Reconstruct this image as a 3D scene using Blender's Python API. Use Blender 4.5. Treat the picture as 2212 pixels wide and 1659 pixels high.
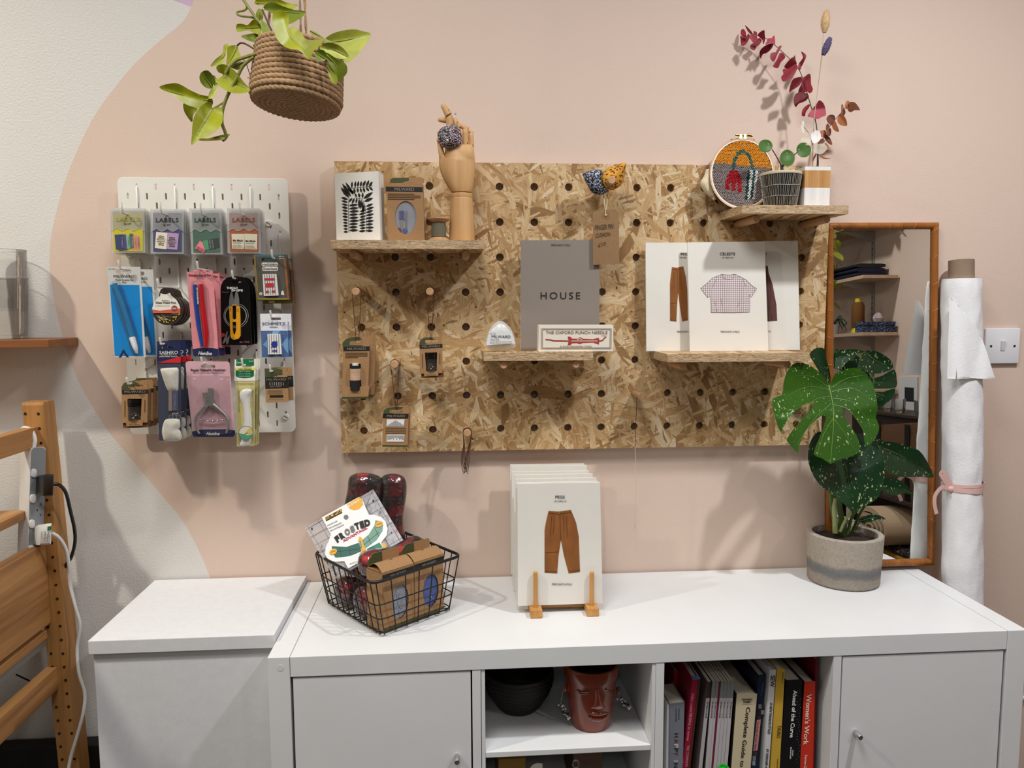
import bpy, bmesh, math, random
from mathutils import Vector, Matrix
from mathutils.geometry import delaunay_2d_cdt
random.seed(7)
scene = bpy.context.scene
for o in list(bpy.data.objects):
    bpy.data.objects.remove(o)

# ------------------------------------------------------------------ camera
IW, IH, FPX = 2212, 1659, 1666.1
CAM = Vector((.347, -1.7862, 1.4052))
_p, _yw, _r = .0978, .0751, -.0038
_f = Vector((math.sin(_yw)*math.cos(_p), math.cos(_yw)*math.cos(_p), -math.sin(_p)))
_rt = Vector((math.cos(_yw), -math.sin(_yw), 0))
_up = _rt.cross(_f)
RT = _rt*math.cos(_r) + _up*math.sin(_r)
UP = _up*math.cos(_r) - _rt*math.sin(_r)
cd = bpy.data.cameras.new('camera')
cd.sensor_fit = 'HORIZONTAL'; cd.sensor_width = 36; cd.lens = FPX*36/IW
cd.clip_start = .02
cam = bpy.data.objects.new('camera', cd)
scene.collection.objects.link(cam)
cam.matrix_world = Matrix(((RT.x, UP.x, -_f.x, CAM.x), (RT.y, UP.y, -_f.y, CAM.y), (RT.z, UP.z, -_f.z, CAM.z), (0, 0, 0, 1)))
scene.camera = cam

# ------------------------------------------------------------------ light
vs = scene.view_settings
vs.view_transform = 'Standard'; vs.look = 'None'; vs.gamma = 1; vs.use_curve_mapping = False
vs.exposure = -0.2
w = bpy.data.worlds.new('room_ambience'); scene.world = w; w.use_nodes = True
w.node_tree.nodes['Background'].inputs[0].default_value = (.8, .85, 1, 1)
w.node_tree.nodes['Background'].inputs[1].default_value = .15

def lamp(name, loc, power, col, size, target=None, kind='AREA'):
    d = bpy.data.lights.new(name, kind); d.energy = power; d.color = col
    if kind == 'AREA':
        d.shape = 'DISK'; d.size = size
    else:
        d.shadow_soft_size = size
    o = bpy.data.objects.new(name, d); scene.collection.objects.link(o); o.location = loc
    if target is not None:
        o.rotation_euler = (Vector(target)-Vector(loc)).to_track_quat('-Z', 'Y').to_euler()
    return o
def spot(loc, power, col, size=2.85, soft=.045):
    o = lamp('ceiling_and_fill_spot', loc, power, col, soft, (loc[0], loc[1]+.0001, 0), 'SPOT')
    o.data.spot_size = size; o.data.spot_blend = 1; return o
spot((1.46, -1.0, 2.72), 116, (.965, .975, 1))
spot((-1.25, -1.05, 2.72), 132, (1, .94, .80))
lamp('fill_panel', (.15, -1.25, 2.73), 28, (.98, .99, 1), .7, (.15, -1.25, 0))  # soft fill, added to brighten the middle of the wall and the counter
spot((2.35, -2.9, 2.72), 75, (1, .98, .96))  # fill spot added to brighten the right wall that the mirror reflects
lamp('fill_light', (.2, -3.6, 2.7), 9, (.95, .98, 1), .5, (.2, -3.6, 0))  # weak unseen fill, added behind the camera for the front faces

# ------------------------------------------------------------------ helpers
def S(h):
    h = h.lstrip('#')
    c = [int(h[i:i+2], 16)/255 for i in (0, 2, 4)]
    return tuple(x/12.92 if x <= .04045 else ((x+.055)/1.055)**2.4 for x in c) + (1,)

def ray(u, v): return RT*((u-IW/2)/FPX) + UP*((IH/2-v)/FPX) + _f
class Pl:
    """a plane in the room: gives the point of the plane seen at a pixel of the photograph"""
    def __init__(s, p, n):
        s.p = Vector(p); s.n = Vector(n).normalized()
        if s.n.dot(CAM-s.p) < 0: s.n = -s.n
    def __call__(s, u, v, lift=0):
        d = ray(u, v); p = s.p + s.n*lift
        return CAM + d*((p-CAM).dot(s.n)/d.dot(s.n))
def Y(y): return Pl((0, y, 0), (0, -1, 0))
def P(u, v, y): return Y(y)(u, v)
def Zp(u, v, z): return Pl((0, 0, z), (0, 0, 1))(u, v)
def Xp(u, v, x): return Pl((x, 0, 0), (1, 0, 0))(u, v)
def plane3(a, b, c): return Pl(a, (b-a).cross(c-a))
def zf(x0, y0, s):
    def f(*pts):
        r = [(x0+x/s, y0+y/s) for x, y in pts]
        return r if len(r) > 1 else r[0]
    return f

_m = {}
def nd(nt, t, **kw):
    n = nt.nodes.new(t)
    for k, v in kw.items():
        if k == 'inp':
            for a, b in v.items(): n.inputs[a].default_value = b
        else: setattr(n, k, v)
    return n
def mat(key, col='#808080', rough=.55, metal=0, var=0, vscale=30, bump=0, bscale=200, trans=0, alpha=1, ior=1.45, coat=0, sss=0, stretch=(1, 1, 1), spec=.5, col2=None, thr=None, sheen=0):
    if key in _m: return _m[key]
    m = bpy.data.materials.new(key); m.use_nodes = True
    nt = m.node_tree; b = nt.nodes['Principled BSDF']
    c = S(col) if isinstance(col, str) else col
    b.inputs['Base Color'].default_value = c
    b.inputs['Roughness'].default_value = rough; b.inputs['Metallic'].default_value = metal
    b.inputs['Transmission Weight'].default_value = trans; b.inputs['Alpha'].default_value = alpha
    b.inputs['IOR'].default_value = ior; b.inputs['Coat Weight'].default_value = coat
    b.inputs['Specular IOR Level'].default_value = spec
    b.inputs['Sheen Weight'].default_value = sheen
    if sss:
        b.inputs['Subsurface Weight'].default_value = sss; b.inputs['Subsurface Scale'].default_value = .01
    tc = nd(nt, 'ShaderNodeTexCoord'); mp = nd(nt, 'ShaderNodeMapping'); mp.inputs['Scale'].default_value = stretch
    nt.links.new(tc.outputs['Object'], mp.inputs[0])
    if var or col2:
        n = nd(nt, 'ShaderNodeTexNoise', inp={'Scale': vscale, 'Detail': 5, 'Roughness': .6})
        nt.links.new(mp.outputs[0], n.inputs['Vector'])
        r = nd(nt, 'ShaderNodeValToRGB'); e = r.color_ramp.elements
        e[0].position, e[1].position = thr if thr else (.3, .7)
        if col2: e[0].color = c; e[1].color = S(col2)
        else:
            e[0].color = tuple(max(0, x*(1-var)) for x in c[:3])+(1,); e[1].color = tuple(min(1, x*(1+var)) for x in c[:3])+(1,)
        nt.links.new(n.outputs['Fac'], r.inputs[0]); nt.links.new(r.outputs[0], b.inputs['Base Color'])
    if bump:
        n2 = nd(nt, 'ShaderNodeTexNoise', inp={'Scale': bscale, 'Detail': 4})
        nt.links.new(mp.outputs[0], n2.inputs['Vector'])
        bp = nd(nt, 'ShaderNodeBump', inp={'Strength': bump, 'Distance': .002})
        nt.links.new(n2.outputs['Fac'], bp.inputs['Height']); nt.links.new(bp.outputs[0], b.inputs['Normal'])
    _m[key] = m
    return m

def wood(key, c1, c2, axis='Z', scale=1, rough=.5):
    """straight grain running along one axis"""
    if key in _m: return _m[key]
    m = mat(key, c1, rough); nt = m.node_tree; b = nt.nodes['Principled BSDF']
    tc = nt.nodes['Texture Coordinate']; mp = nt.nodes['Mapping']
    k = 60*scale
    mp.inputs['Scale'].default_value = {'Z': (k, k, k*.04), 'X': (k*.04, k, k), 'Y': (k, k*.04, k)}[axis]
    n = nd(nt, 'ShaderNodeTexNoise', inp={'Scale': 1, 'Detail': 6, 'Roughness': .65, 'Distortion': .4})
    nt.links.new(mp.outputs[0], n.inputs['Vector'])
    r = nd(nt, 'ShaderNodeValToRGB'); e = r.color_ramp.elements
    e[0].position, e[1].position = .32, .68; e[0].color = S(c2); e[1].color = S(c1)
    nt.links.new(n.outputs['Fac'], r.inputs[0]); nt.links.new(r.outputs[0], b.inputs['Base Color'])
    bp = nd(nt, 'ShaderNodeBump', inp={'Strength': .15, 'Distance': .001})
    nt.links.new(n.outputs['Fac'], bp.inputs['Height']); nt.links.new(bp.outputs[0], b.inputs['Normal'])
    return m

def wo(o):
    p = Vector((0, 0, 0))
    while o: p += o.location; o = o.parent
    return p
def props(o, label=None, cat=None, group=None, kind=None):
    for k, v in (('label', label), ('category', cat), ('group', group), ('kind', kind)):
        if v: o[k] = v
def thing(name, label, cat, loc, group=None):
    o = bpy.data.objects.new(name, None); o.empty_display_size = .02
    scene.collection.objects.link(o); o.location = loc; props(o, label, cat, group); return o
class M:
    def __init__(s): s.v = []; s.f = []
    def add(s, v, f):
        n = len(s.v); s.v += [Vector(a) for a in v]; s.f += [tuple(i+n for i in q) for q in f]; return s
    def quad(s, a, b, c, d): return s.add([a, b, c, d], [(0, 1, 2, 3)])
    def box(s, x0, x1, y0, y1, z0, z1, bev=0, seg=2):
        bm = bmesh.new(); bmesh.ops.create_cube(bm, size=1)
        for v in bm.verts: v.co = Vector(((x0+x1)/2+v.co.x*(x1-x0), (y0+y1)/2+v.co.y*(y1-y0), (z0+z1)/2+v.co.z*(z1-z0)))
        if bev: bmesh.ops.bevel(bm, geom=bm.edges[:], offset=bev, segments=seg, affect='EDGES', profile=.5)
        return s.bm(bm)
    def bm(s, bm):
        bm.verts.index_update()
        s.add([v.co.copy() for v in bm.verts], [tuple(v.index for v in f.verts) for f in bm.faces]); bm.free(); return s
    def prism(s, pts, vec):
        """closed loop of points pushed along a vector"""
        pts = [Vector(p) for p in pts]; vec = Vector(vec); n = len(pts)
        f = [tuple(range(n)), tuple(range(2*n-1, n-1, -1))]
        f += [(i, i+n, (i+1) % n+n, (i+1) % n) for i in range(n)]
        return s.add(pts+[p+vec for p in pts], f)
    def hexa(s, a, b): return s.loft([a, b], caps=True)
    def loft(s, rings, closed=True, caps=True):
        n = len(rings[0]); v = [p for r in rings for p in r]; f = []
        for k in range(len(rings)-1):
            for i in range(n if closed else n-1):
                f.append((k*n+i, k*n+(i+1) % n, (k+1)*n+(i+1) % n, (k+1)*n+i))
        if caps and closed:
            f.append(tuple(range(n-1, -1, -1))); f.append(tuple((len(rings)-1)*n+i for i in range(n)))
        return s.add(v, f)
    def tube(s, pts, r, seg=8, caps=True, flat=1, twist=None):
        pts = [Vector(p) for p in pts]
        rs = r if isinstance(r, (list, tuple)) else [r]*len(pts)
        rings = []; prev = None
        for i, p in enumerate(pts):
            t = (pts[min(i+1, len(pts)-1)]-pts[max(i-1, 0)]).normalized()
            if prev is None:
                a = Vector((0, 0, 1)) if abs(t.z) < .9 else Vector((1, 0, 0))
                u = t.cross(a).normalized()
            else:
                u = (prev - t*prev.dot(t)).normalized()
            prev = u; w_ = t.cross(u)
            rings.append([p + (u*math.cos(2*math.pi*k/seg) + w_*math.sin(2*math.pi*k/seg)*flat)*rs[i] for k in range(seg)])
        return s.loft(rings, caps=caps)
    def lathe(s, prof, c=(0, 0, 0), seg=32, ax=None, caps=False):
        """profile of (radius, height) turned about an axis through c"""
        c = Vector(c); ax = Vector(ax).normalized() if ax else Vector((0, 0, 1))
        u = ax.orthogonal().normalized() if abs(ax.z) < .999 else Vector((1, 0, 0)); w_ = ax.cross(u)
        rings = [[c+ax*h+(u*math.cos(2*math.pi*k/seg)+w_*math.sin(2*math.pi*k/seg))*r for k in range(seg)] for r, h in prof]
        return s.loft(rings, caps=caps)
    def ball(s, c, r, seg=16, rng=10):
        if not isinstance(r, (tuple, list)): r = (r, r, r)
        bm = bmesh.new(); bmesh.ops.create_uvsphere(bm, u_segments=seg, v_segments=rng, radius=1)
        for v in bm.verts: v.co = Vector((c[0]+v.co.x*r[0], c[1]+v.co.y*r[1], c[2]+v.co.z*r[2]))
        return s.bm(bm)
    def cyl(s, a, b, r, seg=20, r2=None, caps=True):
        a, b = Vector(a), Vector(b)
        return s.lathe([(r, 0), (r if r2 is None else r2, (b-a).length)], a, seg, b-a, caps=caps)
    def obj(s, name, m, parent=None, smooth=False, label=None, kind=None, cat=None, group=None, sharp=None):
        off = wo(parent)
        if parent is None and kind != 'structure' and s.v:
            xs = [v.x for v in s.v]; ys = [v.y for v in s.v]; zs = [v.z for v in s.v]
            off = Vector(((min(xs)+max(xs))/2, (min(ys)+max(ys))/2, min(zs)))
        me = bpy.data.meshes.new(name); me.from_pydata([v-off for v in s.v], [], s.f)
        bm = bmesh.new(); bm.from_mesh(me); bmesh.ops.recalc_face_normals(bm, faces=bm.faces[:]); bm.to_mesh(me); bm.free()
        me.materials.append(m)
        if smooth:
            me.polygons.foreach_set('use_smooth', [True]*len(me.polygons))
            me.set_sharp_from_angle(angle=math.radians(sharp or 40))
        me.update()
        o = bpy.data.objects.new(name, me); scene.collection.objects.link(o)
        if parent: o.parent = parent
        else: o.location = off
        props(o, label, cat, group, kind); return o

def dup(root, d, label=None, skip=()):
    """a copy of a thing with copies of its parts and sub-parts, moved by d"""
    def cp(o, par):
        c = o.copy(); scene.collection.objects.link(c)
        if par: c.parent = par
        for ch in list(o.children):
            if ch.name.split('.')[0] not in skip: cp(ch, c)
        return c
    r = cp(root, None); r.location = root.location+Vector(d)
    if label: r['label'] = label
    return r

def curve_mesh(cu):
    o = bpy.data.objects.new('tmp', cu); me = bpy.data.meshes.new_from_object(o)
    v = [x.co.copy() for x in me.vertices]; f = [tuple(p.vertices) for p in me.polygons]
    bpy.data.objects.remove(o); bpy.data.meshes.remove(me); return v, f
def plate2d(outer, holes, thick, bev=0):
    cu = bpy.data.curves.new('tmp', 'CURVE'); cu.dimensions = '2D'; cu.fill_mode = 'BOTH'
    cu.extrude = thick/2-bev; cu.bevel_depth = bev; cu.bevel_resolution = 1
    for loop in [outer]+list(holes):
        sp = cu.splines.new('POLY'); sp.points.add(len(loop)-1); sp.use_cyclic_u = True
        for i, q in enumerate(loop): sp.points[i].co = (q[0], q[1], 0, 1)
    return curve_mesh(cu)
def rrect(x0, x1, z0, z1, r, n=5):
    p = []
    for cx, cz, a in ((x1-r, z1-r, 0), (x0+r, z1-r, 90), (x0+r, z0+r, 180), (x1-r, z0+r, 270)):
        for k in range(n+1):
            t = math.radians(a+90*k/n); p.append((cx+r*math.cos(t), cz+r*math.sin(t)))
    return p
def circ(cx, cz, r, n=16, rz=None): return [(cx+r*math.cos(2*math.pi*k/n), cz+(rz or r)*math.sin(2*math.pi*k/n)) for k in range(n)]
def slab(name, px, pl, thick, m, parent=None, lift=0, holes=(), **kw):
    """flat piece whose front outline is seen at the given pixels on plane pl"""
    if not holes:
        pts = [pl(u, v, lift) for u, v in px]
        return M().prism(pts, -pl.n*thick).obj(name, m, parent, **kw)
    o0 = pl(*px[0], lift); e1 = Vector((0, 0, 1)).cross(pl.n)
    e1 = e1.normalized() if e1.length > .01 else Vector((1, 0, 0)); e2 = pl.n.cross(e1)
    to = lambda q: ((pl(*q, lift)-o0).dot(e1), (pl(*q, lift)-o0).dot(e2))
    v, f = plate2d([to(q) for q in px], [[to(q) for q in h] for h in holes], thick)
    return M().add([o0+e1*a.x+e2*a.y+pl.n*(a.z-thick/2) for a in v], f).obj(name, m, parent, **kw)
def inlay(name, px, pl, m, parent, lift=.0004, **kw): return slab(name, px, pl, .0003, m, parent, lift, **kw)
def lines(name, segs, wpx, pl, m, parent, lift=.0006, **kw):
    """printed strokes: each a polyline of pixels, joined into one print"""
    mm = M()
    for s_ in segs:
        for a, b in zip(s_, s_[1:]):
            dx, dy = b[0]-a[0], b[1]-a[1]; L = math.hypot(dx, dy) or 1
            nx, ny = -dy/L*wpx/2, dx/L*wpx/2
            q = [(a[0]+nx, a[1]+ny), (b[0]+nx, b[1]+ny), (b[0]-nx, b[1]-ny), (a[0]-nx, a[1]-ny)]
            mm.add([pl(*t, lift) for t in q], [(0, 1, 2, 3)])
    return mm.obj(name, m, parent, **kw)
def txt(parent, s, bl, br, tl, pl, m, bold=0, lift=.0007, name='lettering', shear=0, space=1, arc=0):
    """lettering filling the parallelogram with these bottom-left, bottom-right and top-left pixels"""
    cu = bpy.data.curves.new('tmp', 'FONT'); cu.body = s; cu.size = 1; cu.offset = bold; cu.shear = shear
    cu.space_character = space; cu.resolution_u = 3; cu.extrude = .004
    v, f = curve_mesh(cu)
    x0 = min(a.x for a in v); x1 = max(a.x for a in v); y0 = min(a.y for a in v); y1 = max(a.y for a in v)
    A, B, C = pl(*bl, lift), pl(*br, lift), pl(*tl, lift); mm = M()
    out = []
    for a in v:
        s_ = (a.x-x0)/(x1-x0); t_ = (a.y-y0)/(y1-y0)
        t_ += arc*(1-(2*s_-1)**2)
        out.append(A+(B-A)*s_+(C-A)*t_+pl.n*(.0002 if a.z > 0 else 0))
    return mm.add(out, f).obj(name, m, parent)
def tx(parent, s, u0, v0, u1, v1, pl, m, **kw):
    """upright lettering in a pixel box; skew in kw as dv: how far the right end lies lower"""
    dv = kw.pop('dv', 0); du = kw.pop('du', 0)
    return txt(parent, s, (u0+du, v1), (u1+du, v1+dv), (u0, v0), pl, m, **kw)
def inside(p, poly):
    c = False; j = len(poly)-1
    for i in range(len(poly)):
        a, b = poly[i], poly[j]
        if (a[1] > p[1]) != (b[1] > p[1]) and p[0] < (b[0]-a[0])*(p[1]-a[1])/(b[1]-a[1])+a[0]: c = not c
        j = i
    return c
def smooth_loop(pts, n=3):
    """closed Catmull-Rom curve through the points"""
    out = []; k = len(pts)
    for i in range(k):
        p0, p1, p2, p3 = [Vector(pts[(i+j-1) % k]) for j in range(4)]
        for s_ in range(n):
            t = s_/n
            out.append(tuple(.5*((2*p1)+(p2-p0)*t+(2*p0-5*p1+4*p2-p3)*t*t+(3*p1-p0-3*p2+p3)*t**3)))
    return out
def smooth_path(pts, n=5):
    P_ = [Vector(p) for p in pts]; P_ = [2*P_[0]-P_[1]]+P_+[2*P_[-1]-P_[-2]]; out = []
    for i in range(1, len(P_)-2):
        p0, p1, p2, p3 = P_[i-1:i+3]
        for s_ in range(n):
            t = s_/n
            out.append(.5*((2*p1)+(p2-p0)*t+(2*p0-5*p1+4*p2-p3)*t*t+(3*p1-p0-3*p2+p3)*t**3))
    out.append(P_[-2]); return out
def cdt(outline, step):
    """flat triangle net inside an outline"""
    us = [p[0] for p in outline]; vs_ = [p[1] for p in outline]; pts = [Vector(p) for p in outline]; n = len(pts)
    u = min(us)+step/2; row = 0
    while u < max(us):
        v = min(vs_)+(step/2 if row % 2 else step)
        while v < max(vs_):
            if inside((u, v), outline) and min((Vector((u, v))-q).length for q in pts[:n]) > step*.45: pts.append(Vector((u, v)))
            v += step
        u += step*.87; row += 1
    r = delaunay_2d_cdt(pts, [(i, (i+1) % n) for i in range(n)], [], 1, 1e-6)
    return r[0], r[2]
def seg_d(p, a, b):
    ax, ay = a; bx, by = b; dx, dy = bx-ax, by-ay; L = dx*dx+dy*dy or 1
    t = max(0, min(1, ((p[0]-ax)*dx+(p[1]-ay)*dy)/L))
    return math.hypot(p[0]-ax-t*dx, p[1]-ay-t*dy), t
def path_d(p, path):
    """distance of a pixel to a polyline and how far along it lies"""
    best = (1e9, 0); n = len(path)-1
    for i in range(n):
        d, t = seg_d(p, path[i], path[i+1])
        if d < best[0]: best = (d, (i+t)/n)
    return best
def leaf(name, outline, rib, y0, y1, m, parent, fold=.25, curl=0, step=9, ribm=None, ribr=.0012, smooth=3, wob=0, thick=0):
    """leaf blade: outline and midrib are what the photo shows, y0..y1 its depth from stalk to tip; fold tilts the halves"""
    ol = smooth_loop(outline, smooth) if smooth > 1 else outline
    V, F = cdt(ol, step); k = 1/1000
    ph = random.random()*6
    def dep(p):
        d, t = path_d(p, rib)
        return y0+(y1-y0)*t - fold*d*k + curl*(d*k)**2*20 + wob*math.sin(p[0]*.06+p[1]*.045+ph)
    mm = M().add([P(p[0], p[1], dep(p)) for p in V], F)
    o = mm.obj(name, m, parent, smooth=True, sharp=80)
    if thick:
        md = o.modifiers.new('thickness', 'SOLIDIFY'); md.thickness = thick; md.offset = 0
    if ribm:
        n = 8; q = smooth_path([(a[0], a[1], 0) for a in rib], 3); L = len(q)-1
        pts = [P(a.x, a.y, y0+(y1-y0)*i/L-.0006) for i, a in enumerate(q)]
        M().tube(pts, [ribr*(1-.7*i/L) for i in range(L+1)], 6).obj('midrib', ribm, o, smooth=True)
    return o

# ------------------------------------------------------------------ materials
WHITE = mat('white_laminate', '#e1e2e2', .35, var=.02, vscale=8)
WHITE2 = mat('white_cardboard', '#dcdcde', .7, var=.03, vscale=60, bump=.08, bscale=300)
PLASTW = mat('white_painted_steel', '#e6e3da', .4)
HOOKW = mat('white_plastic_hook', '#e9e6e0', .35)
KRAFT = mat('kraft_card', '#a07a52', .8, var=.1, vscale=260)
KRAFTD = mat('kraft_card_inside', '#6d4a2c', .85, var=.1, vscale=200)
BLACK = mat('black_ink', '#17140f', .6)
INK = mat('dark_grey_ink', '#3b352e', .7)
INKB = mat('brown_ink', '#5d4128', .8)
WINK = mat('white_ink', '#f0ede6', .6)
GREYINK = mat('pale_grey_ink', '#8f8a80', .7)
PAPER = mat('cream_paper', '#ece8de', .75, var=.02, vscale=40)
GOLDINK = mat('pale_gold_ink', '#b7a184', .6)
PINE = wood('pine_wood', '#b8844c', '#8f6535', 'Z', .6)
PINEX = wood('pine_wood_board', '#bd8a54', '#8c5f33', 'Y', .7)
DOWEL = wood('dowel_wood', '#c9a079', '#b18760', 'Y', 1)
BIRCH = wood('pale_hand_wood', '#d6aa76', '#c1935f', 'Z', .8)
OAK = wood('stand_wood', '#cf9a58', '#b27c3f', 'Z', 1)
CHROME = mat('chrome', '#c9c9c9', .18, 1)
STEEL = mat('grey_steel', '#a09f9d', .38, .75)
SOIL = mat('dark_soil', '#2c1d14', .95, var=.5, vscale=150, bump=1, bscale=300)
def film(key, tint=(1, 1, 1), milk=.03, rough=.08, refl=.55, mcol=(.9, .9, .88, 1)):
    if key in _m: return _m[key]
    m = bpy.data.materials.new(key); m.use_nodes = True; nt = m.node_tree; nt.nodes.remove(nt.nodes['Principled BSDF']); L = nt.links.new
    tr = nd(nt, 'ShaderNodeBsdfTransparent', inp={'Color': tint+(1,)}); gl = nd(nt, 'ShaderNodeBsdfGlossy', inp={'Roughness': rough})
    df = nd(nt, 'ShaderNodeBsdfDiffuse', inp={'Color': mcol}); fr = nd(nt, 'ShaderNodeFresnel', inp={'IOR': 1.45})
    n = nd(nt, 'ShaderNodeTexNoise', inp={'Scale': 90, 'Detail': 3}); tc = nd(nt, 'ShaderNodeTexCoord'); L(tc.outputs['Object'], n.inputs['Vector'])
    bp = nd(nt, 'ShaderNodeBump', inp={'Strength': .35, 'Distance': .002}); L(n.outputs['Fac'], bp.inputs['Height']); L(bp.outputs[0], gl.inputs['Normal'])
    mu = nd(nt, 'ShaderNodeMath', operation='MULTIPLY'); mu.inputs[1].default_value = refl; L(fr.outputs[0], mu.inputs[0])
    a = nd(nt, 'ShaderNodeMixShader'); a.inputs[0].default_value = milk; L(tr.outputs[0], a.inputs[1]); L(df.outputs[0], a.inputs[2])
    b = nd(nt, 'ShaderNodeMixShader'); L(mu.outputs[0], b.inputs[0]); L(a.outputs[0], b.inputs[1]); L(gl.outputs[0], b.inputs[2])
    L(b.outputs[0], nt.nodes['Material Output'].inputs[0]); _m[key] = m; return m
CLEAR = film('clear_plastic', milk=.015, refl=.28)
CLEARM = film('milky_clear_plastic', milk=.3, rough=.2)
GLASSY = film('ribbed_clear_glass', milk=.025, rough=.03, refl=.8)
def osb(key, edge=False):
    m = mat(key, '#c09a62', .7); nt = m.node_tree; b = nt.nodes['Principled BSDF']; L = nt.links.new
    tc = nt.nodes['Texture Coordinate']
    if edge:
        mp = nt.nodes['Mapping']; mp.inputs['Scale'].default_value = (60, 60, 520)
        n = nd(nt, 'ShaderNodeTexNoise', inp={'Scale': 1, 'Detail': 5, 'Roughness': .7, 'Distortion': 1.2})
        L(mp.outputs[0], n.inputs['Vector'])
        r = nd(nt, 'ShaderNodeValToRGB'); e = r.color_ramp.elements
        e[0].position, e[0].color = .33, S('#4f3620'); e[1].position, e[1].color = .45, S('#a98a66')
        x = e.new(.6); x.color = S('#cdb591'); x = e.new(.75); x.color = S('#dccaa9')
        L(n.outputs['Fac'], r.inputs[0]); L(r.outputs[0], b.inputs['Base Color'])
        bp = nd(nt, 'ShaderNodeBump', inp={'Strength': .5, 'Distance': .001}); L(n.outputs['Fac'], bp.inputs['Height']); L(bp.outputs[0], b.inputs['Normal'])
        return m
    cur_s = cur_p = cur_g = None
    for k, (ang, sx, sz) in enumerate(((8, 10, 55), (62, 14, 75), (118, 12, 62), (155, 20, 110), (38, 22, 125), (93, 16, 85), (-20, 34, 190), (75, 40, 210))):
        mp = nd(nt, 'ShaderNodeMapping'); mp.vector_type = 'TEXTURE'
        mp.inputs['Rotation'].default_value = (0, math.radians(ang), 0); mp.inputs['Scale'].default_value = (1/sx, .5, 1/sz)
        mp.inputs['Location'].default_value = (k*.37, 0, k*.21)
        wn = nd(nt, 'ShaderNodeTexNoise', inp={'Scale': 9, 'Detail': 1}); L(tc.outputs['Object'], wn.inputs['Vector'])
        wm = nd(nt, 'ShaderNodeMix', data_type='RGBA', blend_type='LINEAR_LIGHT'); wm.inputs[0].default_value = .018
        L(tc.outputs['Object'], wm.inputs[6]); L(wn.outputs['Color'], wm.inputs[7]); L(wm.outputs[2], mp.inputs[0])
        v = nd(nt, 'ShaderNodeTexVoronoi', inp={'Scale': 1, 'Randomness': 1}); L(mp.outputs[0], v.inputs['Vector'])
        sp = nd(nt, 'ShaderNodeSeparateColor'); L(v.outputs['Color'], sp.inputs[0])
        mp2 = nd(nt, 'ShaderNodeMapping'); mp2.inputs['Scale'].default_value = (3, 1, 9); L(mp.outputs[0], mp2.inputs[0])
        g = nd(nt, 'ShaderNodeTexNoise', inp={'Scale': 1, 'Detail': 3}); L(mp2.outputs[0], g.inputs['Vector'])
        if cur_s is None: cur_s, cur_p, cur_g = sp.outputs[1], sp.outputs[0], g.outputs['Fac']; continue
        gt = nd(nt, 'ShaderNodeMath', operation='GREATER_THAN'); L(sp.outputs[0], gt.inputs[0]); L(cur_p, gt.inputs[1])
        res = []
        for a, c in ((cur_s, sp.outputs[1]), (cur_g, g.outputs['Fac'])):
            mx = nd(nt, 'ShaderNodeMix'); L(gt.outputs[0], mx.inputs[0]); L(a, mx.inputs[2]); L(c, mx.inputs[3]); res.append(mx.outputs[0])
        cur_s, cur_g = res
        mxp = nd(nt, 'ShaderNodeMath', operation='MAXIMUM'); L(sp.outputs[0], mxp.inputs[0]); L(cur_p, mxp.inputs[1]); cur_p = mxp.outputs[0]
    r = nd(nt, 'ShaderNodeValToRGB'); e = r.color_ramp.elements
    e[0].position, e[0].color = .0, S('#8f6c43'); e[1].position, e[1].color = .12, S('#ad8758')
    for q, c in ((.35, '#bf9c6c'), (.6, '#cbab7c'), (.85, '#d6bb90'), (1, '#e2cfae')): x = e.new(q); x.color = S(c)
    L(cur_s, r.inputs[0])
    r2 = nd(nt, 'ShaderNodeValToRGB'); e = r2.color_ramp.elements
    e[0].position, e[0].color = .3, (.62, .55, .48, 1); e[1].position, e[1].color = .62, (1.08, 1.06, 1.04, 1)
    L(cur_g, r2.inputs[0])
    mu = nd(nt, 'ShaderNodeMix', data_type='RGBA', blend_type='MULTIPLY'); mu.inputs[0].default_value = .8
    L(r.outputs[0], mu.inputs[6]); L(r2.outputs[0], mu.inputs[7])
    # dark bark specks
    sn = nd(nt, 'ShaderNodeTexNoise', inp={'Scale': 95, 'Detail': 2}); L(tc.outputs['Object'], sn.inputs['Vector'])
    sr = nd(nt, 'ShaderNodeValToRGB'); e = sr.color_ramp.elements
    e[0].position, e[0].color = .275, (.16, .09, .05, 1); e[1].position, e[1].color = .31, (1, 1, 1, 1)
    L(sn.outputs['Fac'], sr.inputs[0])
    m2 = nd(nt, 'ShaderNodeMix', data_type='RGBA', blend_type='MULTIPLY'); m2.inputs[0].default_value = 1
    L(mu.outputs[2], m2.inputs[6]); L(sr.outputs[0], m2.inputs[7]); L(m2.outputs[2], b.inputs['Base Color'])
    ad = nd(nt, 'ShaderNodeMath', operation='ADD'); L(cur_s, ad.inputs[0]); L(cur_g, ad.inputs[1])
    bp = nd(nt, 'ShaderNodeBump', inp={'Strength': .25, 'Distance': .001}); L(ad.outputs[0], bp.inputs['Height']); L(bp.outputs[0], b.inputs['Normal'])
    return m
OSB = osb('strand_board'); OSBE = osb('strand_board_edge', True)

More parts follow.
